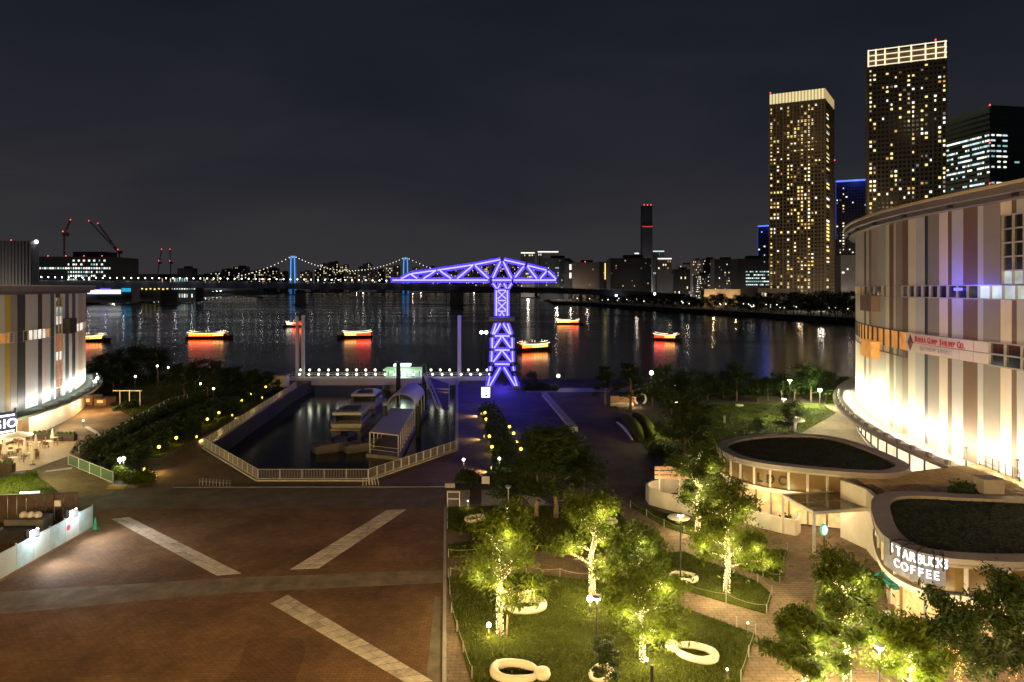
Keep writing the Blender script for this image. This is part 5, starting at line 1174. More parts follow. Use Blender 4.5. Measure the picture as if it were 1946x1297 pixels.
# right of the crane
block('far block with a ragged white lit roof just right of the crane peak', 990, 1016, 481, 1500, 0, 9, 12, .25, ('white', 'dimw', 'warm'), line='white'); block('wide far block with a white lit roof behind the crane jib', 1022, 1061, 479, 1550, 0, 10, 10, .12, ('white', 'dimw'), line='white')
block('dark bulky block directly behind the crane jib tip', 1026, 1084, 491, 1150, 2, 16, 14, .1, ('dim', 'cool'))
st = block('dark block with a white stairwell light strip', 1072, 1092, 497, 1130, 3)
for y in (508, 524): p = P(1084, y, 1128); MB().box(p, (3, .6, 9)).build('stair_light', WIN['white'], st)
block('dull reddish block with a small red sign', 1088, 1136, 499, 1120, 1, 8, 8, .03, ('dim',), red=1); st = block('dark block with a thin yellow light strip on its corner', 1139, 1188, 498, 1100, 3, 8, 8, .04, ('dim',)); p = P(1150, 516, 1098); MB().box(p, (1.5, .6, 26)).build('stair_light', WIN['yellow'], st)
block('wide black block below the dark needle tower', 1160, 1238, 491, 1050, 3, 18, 14, .05, ('dim', 'amber')); block('block with two white roof beacons left of the needle tower', 1206, 1214, 482, 1300, 2, line='white', roofbox=False)
nd = block('slim dark needle tower with a red light band', 1221, 1240, 391, 1400, 2, roofbox=False, red=3, depth=1.0); a, b = P(1220.5, 431, 1399), P(1240.5, 431, 1399); MB().beam(a, b, 1, 2.2).build('red_band', EM('red band', (.8, .05, .05), .7), nd)
block('slate office with a bright corner line beside the needle tower', 1241, 1262, 478, 1500, 2, 6, 10, .2, ('cool', 'dimw'), line='cool'); block('block with a flat white roof line and orange windows', 1250, 1276, 492, 1200, 1, 6, 10, .22, ('amber', 'white', 'warm'), line='white')
block('plain grey box block on the far bank below the flat white roof line', 1249, 1279, 521, 900, 0, roofbox=False); block('low mixed block with green white lights', 1281, 1312, 512, 960, 3, 8, 6, .22, ('teal', 'white', 'warm'))
for (a, b, y, d, w0, p_, lab) in [(1290, 1318, 503, 1500, 0, .1, 'far grey block left of the pair of mid grey blocks'), (1316, 1334, 494, 1450, 1, .2, 'brown far block with scattered white windows'), (1336, 1360, 492, 1300, 3, .05, 'dark far block with an antenna'), (1358, 1398, 493, 1250, 3, .05, 'wide dark far block left of the teal lit office'), (1322, 1350, 522, 900, 3, .35, 'low block with three bright window rows on the right bank'), (1398, 1420, 498, 1150, 3, .06, 'dark narrow block left of the teal lit office')]:
    block(lab, a, b, y, d, w0, 11, 12, p_+.08, ('white', 'warm', 'dimw'))
to = block('dark office with bright teal window rows left of the ribbed crown tower', 1402, 1462, 492, 850, 3); A0, B0 = P(1402, 492, 850), P(1462, 492, 850)
face_windows(to, (A0.x, 850), (B0.x, 850), 6, A0.z-2, 16, 12, .4, ['teal', 'cool', 'teal', 'white'], .8, .35, 'to', 80, None, None, lambda i, r: (.75 if 4 <= r <= 8 and i > 3 else .04), rnd=random.Random(4))
lw = block('long low sandstone hall lit warm on the right bank', 1338, 1440, 550, 700, M('sandstone', (.4, .3, .19), .8, var=.2, scale=.2), roofbox=False, depth=.2, yb=575)
lamp('hall_light', P(1355, 566, 690), 9000, (1, .75, .4), lw, size=1); lamp('hall_light', P(1400, 566, 688), 9000, (1, .75, .4), lw, size=1)
block('plain grey block between the ribbed crown tower and the striped mall', 1598, 1640, 485, 640, 0, 5, 14, .09, ('white', 'dimw', 'warm'), roofbox=False); block('low dark podium between the apartment towers', 1560, 1612, 520, 660, 3, 8, 6, .2, ('white', 'warm', 'dimw')); block('low brown podium at the foot of the ribbed crown tower', 1440, 1580, 548, 610, 1, 24, 2, .16, ('white', 'warm', 'yellow'), roofbox=False)
# ---------------------------------------------------------------- trees
BULB = EM('fairy light', (1, .80, .42), 2.4); BULB_O = EM('fairy light orange', (1, .55, .16), 1.6)
def tree_data(h, spread, seed, nleaf, L, trunk_h=.3, nl=8, gaps=.35, droop=.5, lit=False, up=.5):
    """a trunk with limbs and a crown of separate leaf sprays gathered in uneven clumps"""
    r = random.Random(seed); g = np.random.default_rng(seed); wood_ = MB(); twig = []
    tp = [Vector((0, 0, 0))]; n = 6
    for i in range(1, n+1): tp.append(Vector((r.uniform(-.03, .03)*h*(i/n), r.uniform(-.03, .03)*h*(i/n), h*.82*i/n)))
    r0 = .018*h+.04; wood_.path(tp, [r0*(1.25 if i == 0 else 1-.8*i/n) for i in range(n+1)], 7); paths = [tp]
    for k in range(nl):
        u = trunk_h+(1-trunk_h)*(k+r.random()*.6)/nl; i = min(n-1, int(u*n)); b = tp[i].lerp(tp[i+1], u*n-i); an = k*2.4+r.uniform(-.5, .5)
        ln = spread*(.55+.55*r.random())*(1.1-.62*max(0, u-trunk_h)); el = r.uniform(.1, .55)+up*u
        d = Vector((math.cos(an), math.sin(an), el)).normalized(); q = [b]; bend = r.uniform(-.1, .15)
        for s in range(1, 5): d = (d+Vector((r.uniform(-.18, .18), r.uniform(-.18, .18), bend-.06*s*droop))).normalized(); q.append(q[-1]+d*ln/4)
        wood_.path(q, [r0*.45*(1-.2*s) for s in range(5)], 5, caps=False); paths.append(q)
        for s in (2, 3, 4, 3, 4):
            e = q[s]+Vector((r.uniform(-1, 1), r.uniform(-1, 1), r.uniform(-.3, .6)))*ln*.3; wood_.path([q[s-1], e], [r0*.14, r0*.05], 4, caps=False); twig.append(e); twig.append(q[s])
    twig += [tp[-1]+Vector((r.uniform(-.3, .3), r.uniform(-.3, .3), r.uniform(0, .18)))*spread for _ in range(5)]
    T = np.array([tuple(v) for v in twig]); keep = g.random(len(T)) > gaps*.4; T = T[keep]; wgt = g.random(len(T))**1.5+.15; wgt /= wgt.sum()
    idx = g.choice(len(T), nleaf, p=wgt); sz = (.10+.17*g.random(len(T)))*spread; C = T[idx]+g.normal(size=(nleaf, 3))*sz[idx, None]*np.array([.72, .72, .55])
    C = C[C[:, 2] > h*.13]; m = len(C); an = g.random(m)*6.283; dz = -droop*(.3+1.0*g.random(m))
    U = np.column_stack([np.cos(an), np.sin(an), dz]); U /= np.linalg.norm(U, axis=1)[:, None]; S = np.column_stack([-np.sin(an), np.cos(an), g.normal(size=m)*.5]); S /= np.linalg.norm(S, axis=1)[:, None]; ls = L*(.45+1.1*g.random(m))[:, None]
    return wood_, C.astype(np.float32), (U*ls).astype(np.float32), (S*ls*.36).astype(np.float32), paths
def lit_tree(label, px, py, ytop, wpx, seed, power, nleaf=5200, mat=None, bulbs=900, col=(1, .80, .36), L=.17, trunk_h=.3, zoff=0.0, wrap=True, bm=None):
    b = G(px, py, .05); h = (py-ytop)*b.y/FP; sp = wpx*b.y/FP/2*1.22; t = thing('lit_tree', label, 'tree', b, 0, 'trees wound with fairy lights')
    wd, C, U, V, paths = tree_data(h, sp, seed, int(nleaf*1.75), L*.8, trunk_h, 12, .7, .75); wd.build('trunk', bark, t, False, True); quads('crown', C, U, V, mat or leaf_lit, t)
    r = random.Random(seed+5); bl = MB(); seg = [(paths[0], .38)]+[(p, .62/ max(1, len(paths)-1)) for p in paths[1:]]; r0 = .018*h+.04
    for p, share in seg:
        n = int(bulbs*share)
        for i in range(n):
            u = (i+r.random())/n*(len(p)-1)*(.85 if p is paths[0] else .75); k = min(len(p)-2, int(u)); c = p[k].lerp(p[k+1], u-k); an = r.random()*6.28; rr = (r0*(1.05-.75*u/(len(p)-1)) if p is paths[0] else r0*.45)+.035
            c = c+Vector((math.cos(an)*rr, math.sin(an)*rr, r.uniform(-.03, .03))); s = .026
            bl.add([c+Vector((s, 0, 0)), c+Vector((0, s, 0)), c+Vector((-s, 0, 0)), c+Vector((0, -s, 0)), c+Vector((0, 0, s*1.3)), c-Vector((0, 0, s*1.3))], [(0, 1, 4), (1, 2, 4), (2, 3, 4), (3, 0, 4), (1, 0, 5), (2, 1, 5), (3, 2, 5), (0, 3, 5)])
    bl.build('fairy_lights', bm or BULB, t, False, kind='stuff')
    for p, k, f, o in [(paths[0], 1, .35, .5), (paths[0], 2, .5, .6), (paths[0], 3, .7, .5), (paths[0], 4, .6, .45)]+[(q, 3, .8, .3) for q in paths[1::2]]:
        a = r.random()*6.28; lc_ = p[min(k, len(p)-1)]+Vector((math.cos(a)*o, -abs(math.sin(a))*o-.15, -.1)); l = bpy.data.lights.new('fairy_light_glow', 'POINT'); l.energy = power*f*7.5; l.color = col; l.shadow_soft_size = .45; lo_ = bpy.data.objects.new('fairy_light_glow', l); COL.objects.link(lo_); lo_.parent = t; lo_.location = lc_
    return t
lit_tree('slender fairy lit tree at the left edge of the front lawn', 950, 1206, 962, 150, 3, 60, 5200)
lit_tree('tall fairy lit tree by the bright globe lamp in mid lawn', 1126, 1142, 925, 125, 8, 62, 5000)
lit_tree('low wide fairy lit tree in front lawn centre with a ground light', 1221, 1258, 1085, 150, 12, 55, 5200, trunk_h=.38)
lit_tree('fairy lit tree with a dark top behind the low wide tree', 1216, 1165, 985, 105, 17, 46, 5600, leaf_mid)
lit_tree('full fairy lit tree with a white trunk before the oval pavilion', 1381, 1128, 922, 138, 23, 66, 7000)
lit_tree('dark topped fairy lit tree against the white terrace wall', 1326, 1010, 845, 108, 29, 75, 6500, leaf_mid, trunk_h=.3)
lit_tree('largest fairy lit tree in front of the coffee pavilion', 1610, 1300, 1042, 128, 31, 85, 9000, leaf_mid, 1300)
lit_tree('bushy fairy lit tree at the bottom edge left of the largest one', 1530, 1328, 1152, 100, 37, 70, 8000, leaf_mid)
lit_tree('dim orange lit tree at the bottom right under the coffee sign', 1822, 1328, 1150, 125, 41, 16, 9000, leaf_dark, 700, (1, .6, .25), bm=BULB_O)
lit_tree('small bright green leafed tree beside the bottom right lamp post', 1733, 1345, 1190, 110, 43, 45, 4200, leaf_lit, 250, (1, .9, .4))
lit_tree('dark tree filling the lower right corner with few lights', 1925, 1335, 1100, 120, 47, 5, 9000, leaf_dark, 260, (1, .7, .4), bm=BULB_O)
def build_tree(name, label, seed, h, sp, nleaf, L, mat, trunk_h=.25, grp=None, nl=9, droop=.35):
    t = thing(name, label, 'tree', (0, 0, -100), 0, grp); wd, C, U, V, _ = tree_data(h, sp, seed, nleaf, L, trunk_h, nl, droop=droop); wd.build('trunk', bark, t, False, True); quads('crown', C, U, V, mat, t); return t
# the dark trees in the middle
def plant(t, px, py, ytop, h0, rz=0, label=None, new=False, wf=1):
    b = G(px, py, 0); s = (py-ytop)*b.y/FP/h0; o = t if new else dup(t, b, rz, label); o.location = b; o.rotation_euler = (0, 0, rz); o.scale = (s*wf, s*wf, s)
    if label: o['label'] = label
    return o
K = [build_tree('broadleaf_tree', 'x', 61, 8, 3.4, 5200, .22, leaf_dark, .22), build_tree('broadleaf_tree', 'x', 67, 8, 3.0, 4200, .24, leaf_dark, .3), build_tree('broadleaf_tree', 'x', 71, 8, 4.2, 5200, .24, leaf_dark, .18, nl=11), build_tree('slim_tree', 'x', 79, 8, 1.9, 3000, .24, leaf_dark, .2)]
used = set()
def tree(k, px, py, ytop, label, wf=1.0, rz=None, grp=None):
    o = plant(K[k], px, py, ytop, 8, random.random()*6 if rz is None else rz, label, k not in used, wf); used.add(k)
    if grp: o['group'] = grp
    return o
tree(0, 1020, 982, 815, 'dark tree with a pale trunk on the left behind the front lawn', 1.0); tree(1, 1056, 985, 800, 'taller dark tree with a forked pale trunk behind the front lawn', 1.15); tree(2, 1110, 962, 845, 'dark spreading tree on the right behind the front lawn', .8)
tree(1, 1300, 905, 735, 'tall dark tree between the green lawn and the oval pavilion', .9); tree(0, 1318, 885, 800, 'small dark tree at the left end of the oval pavilion roof', 1.2)
tree(3, 1150, 770, 688, 'slim dark tree standing alone left of the small arched play wall', 1.2); tree(3, 1198, 778, 682, 'slim dark tree beside the pinkish low wall', 1.3)
gg = 'trees silhouetted on the river bank at the right'
lab = 'dark tree silhouetted on the far lawn river edge, %s from the left'; kq = 0
LQ = [(2, 1262, 766, 692, .9), (0, 1300, 764, 700, 1.1), (2, 1345, 760, 705, .9), (0, 1400, 762, 690, 1.05), (2, 1375, 757, 702, .9), (1, 1440, 764, 718, 1.1), (3, 1459, 762, 712, 1), (1, 1485, 768, 706, 1.0), (2, 1320, 770, 715, .8), (1, 1510, 762, 712, 1.0), (0, 1541, 764, 690, 1.1), (1, 1570, 762, 702, 1.1), (1, 1602, 752, 712, .8), (0, 1240, 775, 720, .9), (3, 1275, 800, 735, 1.1)]; rank = {p: i+1 for i, p in enumerate(sorted(q[1] for q in LQ))}
for k, px, py, yt, wf in LQ: kq += 1; tree(k, px, py, yt, lab % nth(rank[px]), wf, None, gg)
gg = 'trees between the left mall and the dock'; lab = 'dark tree in the grove left of the dock, %s from the left'; kq = 0
LQ = [(2, 195, 735, 668, .9), (0, 230, 728, 660, 1.2), (2, 265, 726, 655, 1.0), (0, 300, 727, 657, 1.2), (1, 178, 745, 690, 1.2), (2, 335, 738, 690, 1.0), (0, 372, 740, 682, 1.2), (2, 410, 738, 684, .9), (1, 440, 742, 695, 1.2), (0, 350, 760, 705, 1.1), (2, 395, 762, 702, .9), (2, 480, 744, 700, .9), (0, 510, 742, 704, 1.1), (1, 215, 748, 700, 1.2)]; rank = {p: i+1 for i, p in enumerate(sorted(q[1] for q in LQ))}
for k, px, py, yt, wf in LQ: kq += 1; tree(k, px, py, yt, lab % nth(rank[px]), wf, None, gg)
tree(2, 1010, 740, 704, 'rounded dark bush tree right of the crane foot', 1.0); tree(1, 1150, 1320, 1215, 'dark young tree in front of the bottom centre ring bench', .8)
tree(0, 1500, 830, 760, 'dark small tree beside the mushroom shaped shelter', .8); tree(3, 1440, 828, 790, 'slim young tree on the edge of the far green lawn', 1.3)
for k in range(4):
    if k not in used: bpy.data.objects.remove(K[k])
# far bank trees
far_leaf = leafmat('leaf far', (.018, .026, .01), (.04, .05, .02), .1)
ft = [build_tree('bank_tree', 'dark tree in the row along the far right river bank', s, 12, 6.5, 1400, .55, far_leaf, .12, 'trees along the far right bank', 8) for s in (81, 83, 85)]; u2 = set()
for i in range(74):
    u = i/73; px = 1085+u*545+random.uniform(-4, 4); e = np.interp(px, [1050, 1120, 1200, 1350, 1470, 1640], [579, 581.5, 588, 598, 606, 618]); row = i % 3; d = G(px, e, ZW).y+6+row*16
    q = P(px, 560, d); k = i % 3; o = ft[k] if k not in u2 else dup(ft[k], q); u2.add(k); s = random.uniform(.85, 1.35)*(.75+.4*u); o.location = (q.x, d, 1.2); o.rotation_euler = (0, 0, random.random()*6); o.scale = (s, s, s)
for i in range(34):
    px = random.uniform(1090, 1625); e = np.interp(px, [1050, 1120, 1200, 1350, 1470, 1640], [579, 581.5, 588, 598, 606, 618]); d = G(px, e, ZW).y+random.uniform(2, 5); q = P(px, 560, d); m = MB(); m.k = 0; hh = random.uniform(3.5, 7); m.tube((0, 0, 0), (0, 0, hh), .1, .08, 5); m.k = 1; m.ball((0, 0, hh+.3), .0006*d, 6); o = m.build('promenade_lamp', [steel_d, EM('promenade lamp', (.95, 1, .9), 4.5 , True) if i % 3 else EM('promenade lamp warm', (1, .85, .55), 4.5, True)])
    o.location = (q.x, d, 1.2); tag(o, 'small promenade lamp glinting among the far right bank trees', 'lamp', 'lamps along the far right bank')
for px, py, d in ((1171, 562, 860), (1244, 559, 800)):
    q = P(px, py, d); m = MB(); m.k = 0; m.tube((0, 0, 0), (0, 0, q.z-1.2), .2, .15, 5); m.k = 1; m.ball((0, 0, q.z-1.2), 1.3, 8); o = m.build('quay_lamp', [steel_d, EM('quay lamp', (.92, .97, 1), 14, True)]); o.location = (q.x, d, 1.2); tag(o, 'bright white quay lamp on the far bank under the bridge ramp' if px == 1171 else 'white quay lamp on the far bank left of the sandstone hall', 'lamp')
# hedges and shrubs: low masses of leaves
def hedge(label, pts, h, n, mat, L=.16, wdt=1.0, name='hedge', cat='hedge', cap=True, seed=1, up=True):
    g = np.random.default_rng(seed); P3 = [Vector((p.x, p.y, 0)) for p in pts]; C = []; ln = [(b-a).length for a, b in zip(P3, P3[1:])]; tot = sum(ln)
    for a, b, l in zip(P3, P3[1:], ln):
        m = int(n*l/tot); u = g.random(m); base = np.array([tuple(a)])+u[:, None]*np.array([tuple(b-a)]); an = g.random(m)*6.283; hump = .7+.3*np.sin(u*l*1.7+a.x)+.15*g.normal(size=m); rr = np.sqrt(g.random(m)); C.append(base+np.column_stack([np.cos(an)*rr*wdt*.5, np.sin(an)*rr*wdt*.5, h*np.clip(hump, .35, 1.2)*(1-.55*rr*rr)*g.random(m)**.4]))
    C = np.concatenate(C); m = len(C); an = g.random(m)*6.283; U = np.column_stack([np.cos(an), np.sin(an), g.normal(size=m)*.6]); S = np.column_stack([-np.sin(an), np.cos(an), g.normal(size=m)*.6]); s = L*(.6+.8*g.random(m))[:, None]
    t = thing(name, label, cat, P3[0]); o3 = np.array([tuple(P3[0])]); quads('foliage', (C-o3).astype(np.float32), (U*s).astype(np.float32), (S*s*.5).astype(np.float32), mat, t)
    st = MB()
    for i in range(int(tot/1.5)+2): u = random.random(); k = random.randrange(len(ln)); q = P3[k].lerp(P3[k+1], u)-P3[0]; st.tube(q, q+Vector((random.uniform(-.2, .2), random.uniform(-.2, .2), h*.6)), .03, .015, 4)
    st.build('stems', bark, t, False); return t
hedge('long dark hedge bed pointing at the crane between two promenades', Gp([(928, 778), (940, 805), (950, 835), (960, 870), (965, 905)]), 1.5, 6500, leaf_dark, .2, 3.2, seed=2)
hedge('dark clipped hedge at the near end of the hedge bed', Gp([(925, 917), (962, 919), (990, 912)]), 1.5, 2600, leaf_mid, .16, 1.6, seed=3); hedge('rounded dark bush left of the hedge bed beside a small lamp', Gp([(878, 920), (905, 921)]), 1.6, 1500, leaf_dark, .16, 1.7, seed=4, name='bush', cat='bush')
hedge('upper shrub belt on the planted slope beside the rail fence', Gp([(158, 862), (215, 838), (272, 806), (330, 778), (400, 757), (500, 742)]), 1.7, 7500, leaf_dark, .2, 3.0, seed=5); hedge('lower shrub belt on the planted slope above the dock walk', Gp([(215, 893), (262, 872), (300, 846), (345, 820), (400, 792), (460, 765), (535, 745)]), 1.5, 8000, leaf_dark, .2, 3.2, seed=6)
hedge('middle shrub belt filling the planted slope', Gp([(190, 878), (245, 850), (300, 822), (360, 793), (430, 765)]), 1.4, 6500, leaf_dark, .2, 3.4, seed=7)
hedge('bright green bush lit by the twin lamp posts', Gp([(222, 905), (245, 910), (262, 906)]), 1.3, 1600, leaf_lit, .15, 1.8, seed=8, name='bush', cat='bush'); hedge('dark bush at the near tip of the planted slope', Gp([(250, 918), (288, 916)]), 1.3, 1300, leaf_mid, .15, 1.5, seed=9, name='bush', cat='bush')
hedge('small round shrub on the lit left lawn', Gp([(56, 906), (62, 907)]), 1.0, 500, leaf_mid, .12, 1.0, seed=10, name='bush', cat='bush'); hedge('low hedge along the kerb of the cafe walk near the mall corner', Gp([(222, 780), (245, 775), (262, 770)]), 1.2, 1500, leaf_dark, .17, 1.8, seed=11)
hedge('low dark hedge at the left foot of the oval pavilion', Gp([(1242, 862), (1270, 870), (1300, 880)]), 1.4, 2200, leaf_dark, .17, 1.6, seed=12); hedge('shrubs on the coffee pavilion roof edge beside the vent', Gp([(1815, 944, ), (1850, 945)], 4.5), 1.2, 900, leaf_dark, .14, 1.2, seed=13).location.z = 4.5
hedge('plants in the white planter in front of the cafe', Gp([(1425, 990), (1500, 1008)]), 1.5, 1200, leaf_dark, .13, .8, seed=14); hedge('bush by the curved mall walk lamp', Gp([(1576, 768), (1590, 764)]), 1.5, 900, leaf_mid, .16, 1.6, seed=15, name='bush', cat='bush')
hedge('dark shrub belt along the river walk behind the far green lawn', Gp([(1210, 757), (1330, 752), (1460, 752), (1590, 750)]), 2.0, 6000, leaf_dark, .26, 2.4, seed=16); hedge('dark shrub belt along the river walk left of the dock', Gp([(180, 727), (330, 725), (520, 727)]), 2.4, 6500, leaf_dark, .26, 2.6, seed=17)
hedge('dark shrubs beside the rounded tree at the crane foot', Gp([(1000, 742), (1055, 742)]), 1.6, 1600, leaf_dark, .22, 2.0, seed=18)
# ---------------------------------------------------------------- park furniture and lamps
ring_m = M('white moulded bench', (.62, .57, .47), .5, var=.08, scale=2, bump=.05)
def ringbench(label, px, py, wpx, rot, knob, tilt=1.0, hole=.62):
    b = G(px, py, .06); R0 = wpx*b.y/FP/2*.78; t = thing('ring_bench', label, 'bench', b, rot, 'white ring benches on the lawns'); pts = []; rad = []; n = 44
    for i in range(n):
        a = 2*math.pi*i/n; rr = R0*(1+.13*math.cos(2*a)+.12*math.cos(a)*knob); pts.append((rr*math.cos(a), rr*math.sin(a)*.86, .21)); rad.append(R0*(.185+.035*math.cos(a)+.02*math.cos(3*a)))
    m = MB(); m.path(pts, rad, 12, True); k = (.34/(R0*.2))
    m.v = [(x, y, .2+(z-.21)*min(1.2, k)) for x, y, z in m.v]; m.build('ring', ring_m, t, False, True)
    if knob: mm = MB(); mm.lathe([(.02, 0), (R0*.36, .02), (R0*.44, .2), (R0*.38, .42), (R0*.2, .52), (.02, .54)], (-R0*1.28, 0, 0), 14); mm.build('seat_knob', ring_m, t, False, True)
    return t
ringbench('white ring bench with a knob behind the slender lit tree', 994, 1156, 80, R(8), 1); ringbench('white ring bench cut by the bottom edge left of centre', 984, 1284, 94, R(170), 1); ringbench('white ring bench at the bottom centre behind a dark young tree', 1142, 1287, 60, R(60), 0)
ringbench('white ring bench tilted with a round knob on the front lawn right side', 1318, 1246, 82, R(-30)+math.pi*0+R(180)*0, 1).rotation_euler = (0, 0, R(-28)); ringbench('cream ring bench round the foot of the park lamp', 1298, 1102, 54, R(-20), 0); ringbench('small white ring bench at the top left of the park', 902, 990, 42, R(30), 0); ringbench('white ring bench mostly hidden by the tall lit tree', 1158, 995, 30, 0, 0)
ringbench('white ring bench far off by the pinkish low wall', 1183, 772, 36, 0, 1); ringbench('tiny white bench far out on the green lawn', 1405, 773, 16, R(20), 0)
tbd = thing('disc_table', 'pale oval disc table behind the park lamp post', 'table', G(1290, 995)); b = G(1290, 995); MB().lathe([(.02, .42), (.85, .44), (.95, .5), (.85, .56), (.02, .58)], b, 24).build('top', ring_m, tbd); MB().lathe([(.3, 0), (.18, .42)], b, 12).build('leg', ring_m, tbd)
POST_L = EM('park lamp head', (1, .9, .62), 13, True)
def park_lamp(label, px, py, ytop, power, col=(1, .78, .42), head='T', on=True, name='park_lamp', w_=.05, hs=1.0):
    b = G(px, py); h = (py-ytop)*b.y/FP; t = thing(name, label, 'lamp post', b); MB().tube((0, 0, 0), (0, 0, h), w_*1.2, w_, 8).build('post', steel if head == 'T' and not on else steel_d, t, False); MB().lathe([(.14, 0), (.14, .06), (.06, .1)], (0, 0, 0), 10).build('base', steel_d, t, False)
    if head == 'T': m = MB(); m.lathe([(.05, -.05), (.26*hs, .02), (.26*hs, .06), (.05, .1)], (0, 0, h), 12); m.build('hood', steel, t, False); MB().lathe([(.02, -.1), (.2*hs, -.09), (.2*hs, -.02), (.02, -.01)], (0, 0, h-.02), 12).build('lens', POST_L if on else white, t, False)
    else: MB().ball((0, 0, h+.12), .2*hs, 10).build('globe', POST_L if on else white, t, False)
    if power: lamp('lamp_light', b+Vector((0, -.05, h-.25)), power, col, t, size=.12)
    return t
park_lamp('park lamp post rising from the cream ring bench', 1293, 1100, 978, 300); park_lamp('tall park lamp with a glowing head left of front lawn centre', 1134, 1270, 1135, 170); park_lamp('park lamp post with glowing head at the bottom right', 1671, 1330, 1228, 420)
park_lamp('globe lamp glowing low on the lawn left of the slender tree', 929, 1212, 1192, 110, (1, .75, .2), 'o', hs=.7); park_lamp('bright globe lamp at the foot of the tall lit tree', 1121, 1168, 1142, 170, (1, .75, .25), 'o', hs=.95); park_lamp('unlit white park lamp between the dark trees', 966, 1000, 925, 0, on=False); park_lamp('bright globe lamp behind the slender tree at the park top', 964, 985, 968, 130, (1, .82, .5), 'o', hs=.7); park_lamp('ground lamp by the foot of the low wide tree', 1229, 1268, 1258, 70, (1, .8, .4), 'o', hs=.45)
park_lamp('thin bollard lamp with a pool of light at the park corner', 889, 967, 955, 30, (1, .8, .15), 'o', hs=.3); park_lamp('tall lamp post on the far lawn nearest the mall', 1501, 800, 722, 5200, (.95, 1, .5), hs=1.5); park_lamp('shorter lamp post left of the mushroom shelter', 1490, 796, 758, 1500, (.95, 1, .5), hs=1.5); park_lamp('white lamp beside a lit yellow green bush top', 1238, 770, 710, 260, (.9, 1, .5), 'o', hs=1.6); park_lamp('white lamp in the dark trees left of the far lawn', 1285, 800, 768, 220, (.9, 1, .6), 'o', hs=1.2)
park_lamp('small lamp right of the rounded tree at the crane foot', 1061, 740, 716, 60, (1, .95, .8), 'o', hs=1.5); park_lamp('lamp beside the bush left of the hedge bed', 881, 912, 876, 40, (.8, .8, 1), 'o', hs=.7); park_lamp('lamp at the near end of the hedge bed', 949, 905, 874, 50, (.9, 1, .6), 'o', hs=.7)
park_lamp('left one of the twin lamp posts over the lit green bush', 228, 908, 876, 130, (1, .98, .6), 'o', hs=1.1); park_lamp('right one of the twin lamp posts over the lit green bush', 235, 906, 874, 110, (1, .98, .6), 'o', hs=.9)
for px, py, lab in ((257, 722, 'white lamp head low in the dark grove left of the dock'), (299, 702, 'white lamp head high in the dark grove by the river'), (320, 705, 'small lamp head at the right end of the dark grove'), (395, 714, 'small lamp in the dark trees above the dock walk'), (381, 736, 'faint lamp low in the dark trees above the dock walk'), (406, 745, 'yellow lamp by the end of the rail fence')): park_lamp(lab, px, max(py+22, 735), py-25+20, 25, (1, .95, .7), 'o', hs=.9)
gl = thing('garden_light', 'low yellow garden light in the row along the dock walk', 'garden light', (0, 0, -50), 0, 'yellow garden lights along the dock walk'); MB().tube((0, 0, 0), (0, 0, .7), .05, .05, 6).build('post', steel_d, gl, False); MB().ball((0, 0, .85), .19, 8).build('globe', YEL_LAMP, gl, False)
first = True
for px, py in ((302, 860), (335, 842), (394, 805), (416, 792), (459, 768), (477, 755), (505, 741), (406, 745)):
    q = G(px, py+3)
    if first: gl.location = q; o = gl; first = False
    else: o = dup(gl, q)
    gk = (302, 335, 394, 416, 459, 477, 505, 406).index(px); o['label'] = 'low yellow garden light along the dock walk, %s from the near end' % nth(gk+1) if gk < 7 else 'low yellow garden light set back from the dock walk row'
    lamp('garden_glow', q+Vector((.2, -.4, .8)), 26, (1, .75, .15), None, size=.15)
gl2 = None
for i, (px, py) in enumerate(((922, 790), (924, 803), (930, 837), (935, 858), (968, 818), (976, 831), (983, 847), (990, 862))):
    q = G(px, py+5); o = dup(gl, q); o['label'] = 'low yellow garden light at the %s side of the hedge bed' % ('left' if i < 4 else 'right'); o['group'] = 'yellow garden lights on the %s of the hedge bed' % ('left' if i < 4 else 'right'); lamp('garden_glow', q+Vector((-.4 if i < 4 else .4, -.2, .9)), 38, (1, .75, .15), None, size=.15)
def slot(label, px, py, dirx, pw, col=(1, .66, .2)):
    q = G(px, py+3); t = thing('wall_light', label, 'wall light', q); MB().box((0, 0, .3), (.25, .35, .6)).build('housing', steel_d, t, False); MB().box((dirx*.14, -.05, .4), (.04, .3, .25)).build('lens', YEL_LAMP, t, False); lamp('wall_light_beam', q+Vector((dirx*.5, -.15, .42)), pw, col, t, 'SPOT', .1, q+Vector((dirx*3, -.4, 0)), 130, .7)
slot('low wall light throwing a long yellow pool nearest the twin lamps', 272, 896, 1, 900); slot('low wall light with a yellow pool at the bend of the dock walk', 372, 833, 1, 900); slot('low wall light with a yellow pool half way along the dock walk', 440, 791, 1, 900); slot('low wall light with a yellow pool farthest along the dock walk', 497, 757, 1, 900)
slot('low light spilling onto the promenade near the light box sign', 916, 788, -1, 700); slot('low light spilling onto the promenade half way down the hedge bed', 922, 832, -1, 700); slot('low orange light spilling at the near end of the hedge bed', 936, 893, -1, 700, (1, .5, .15))
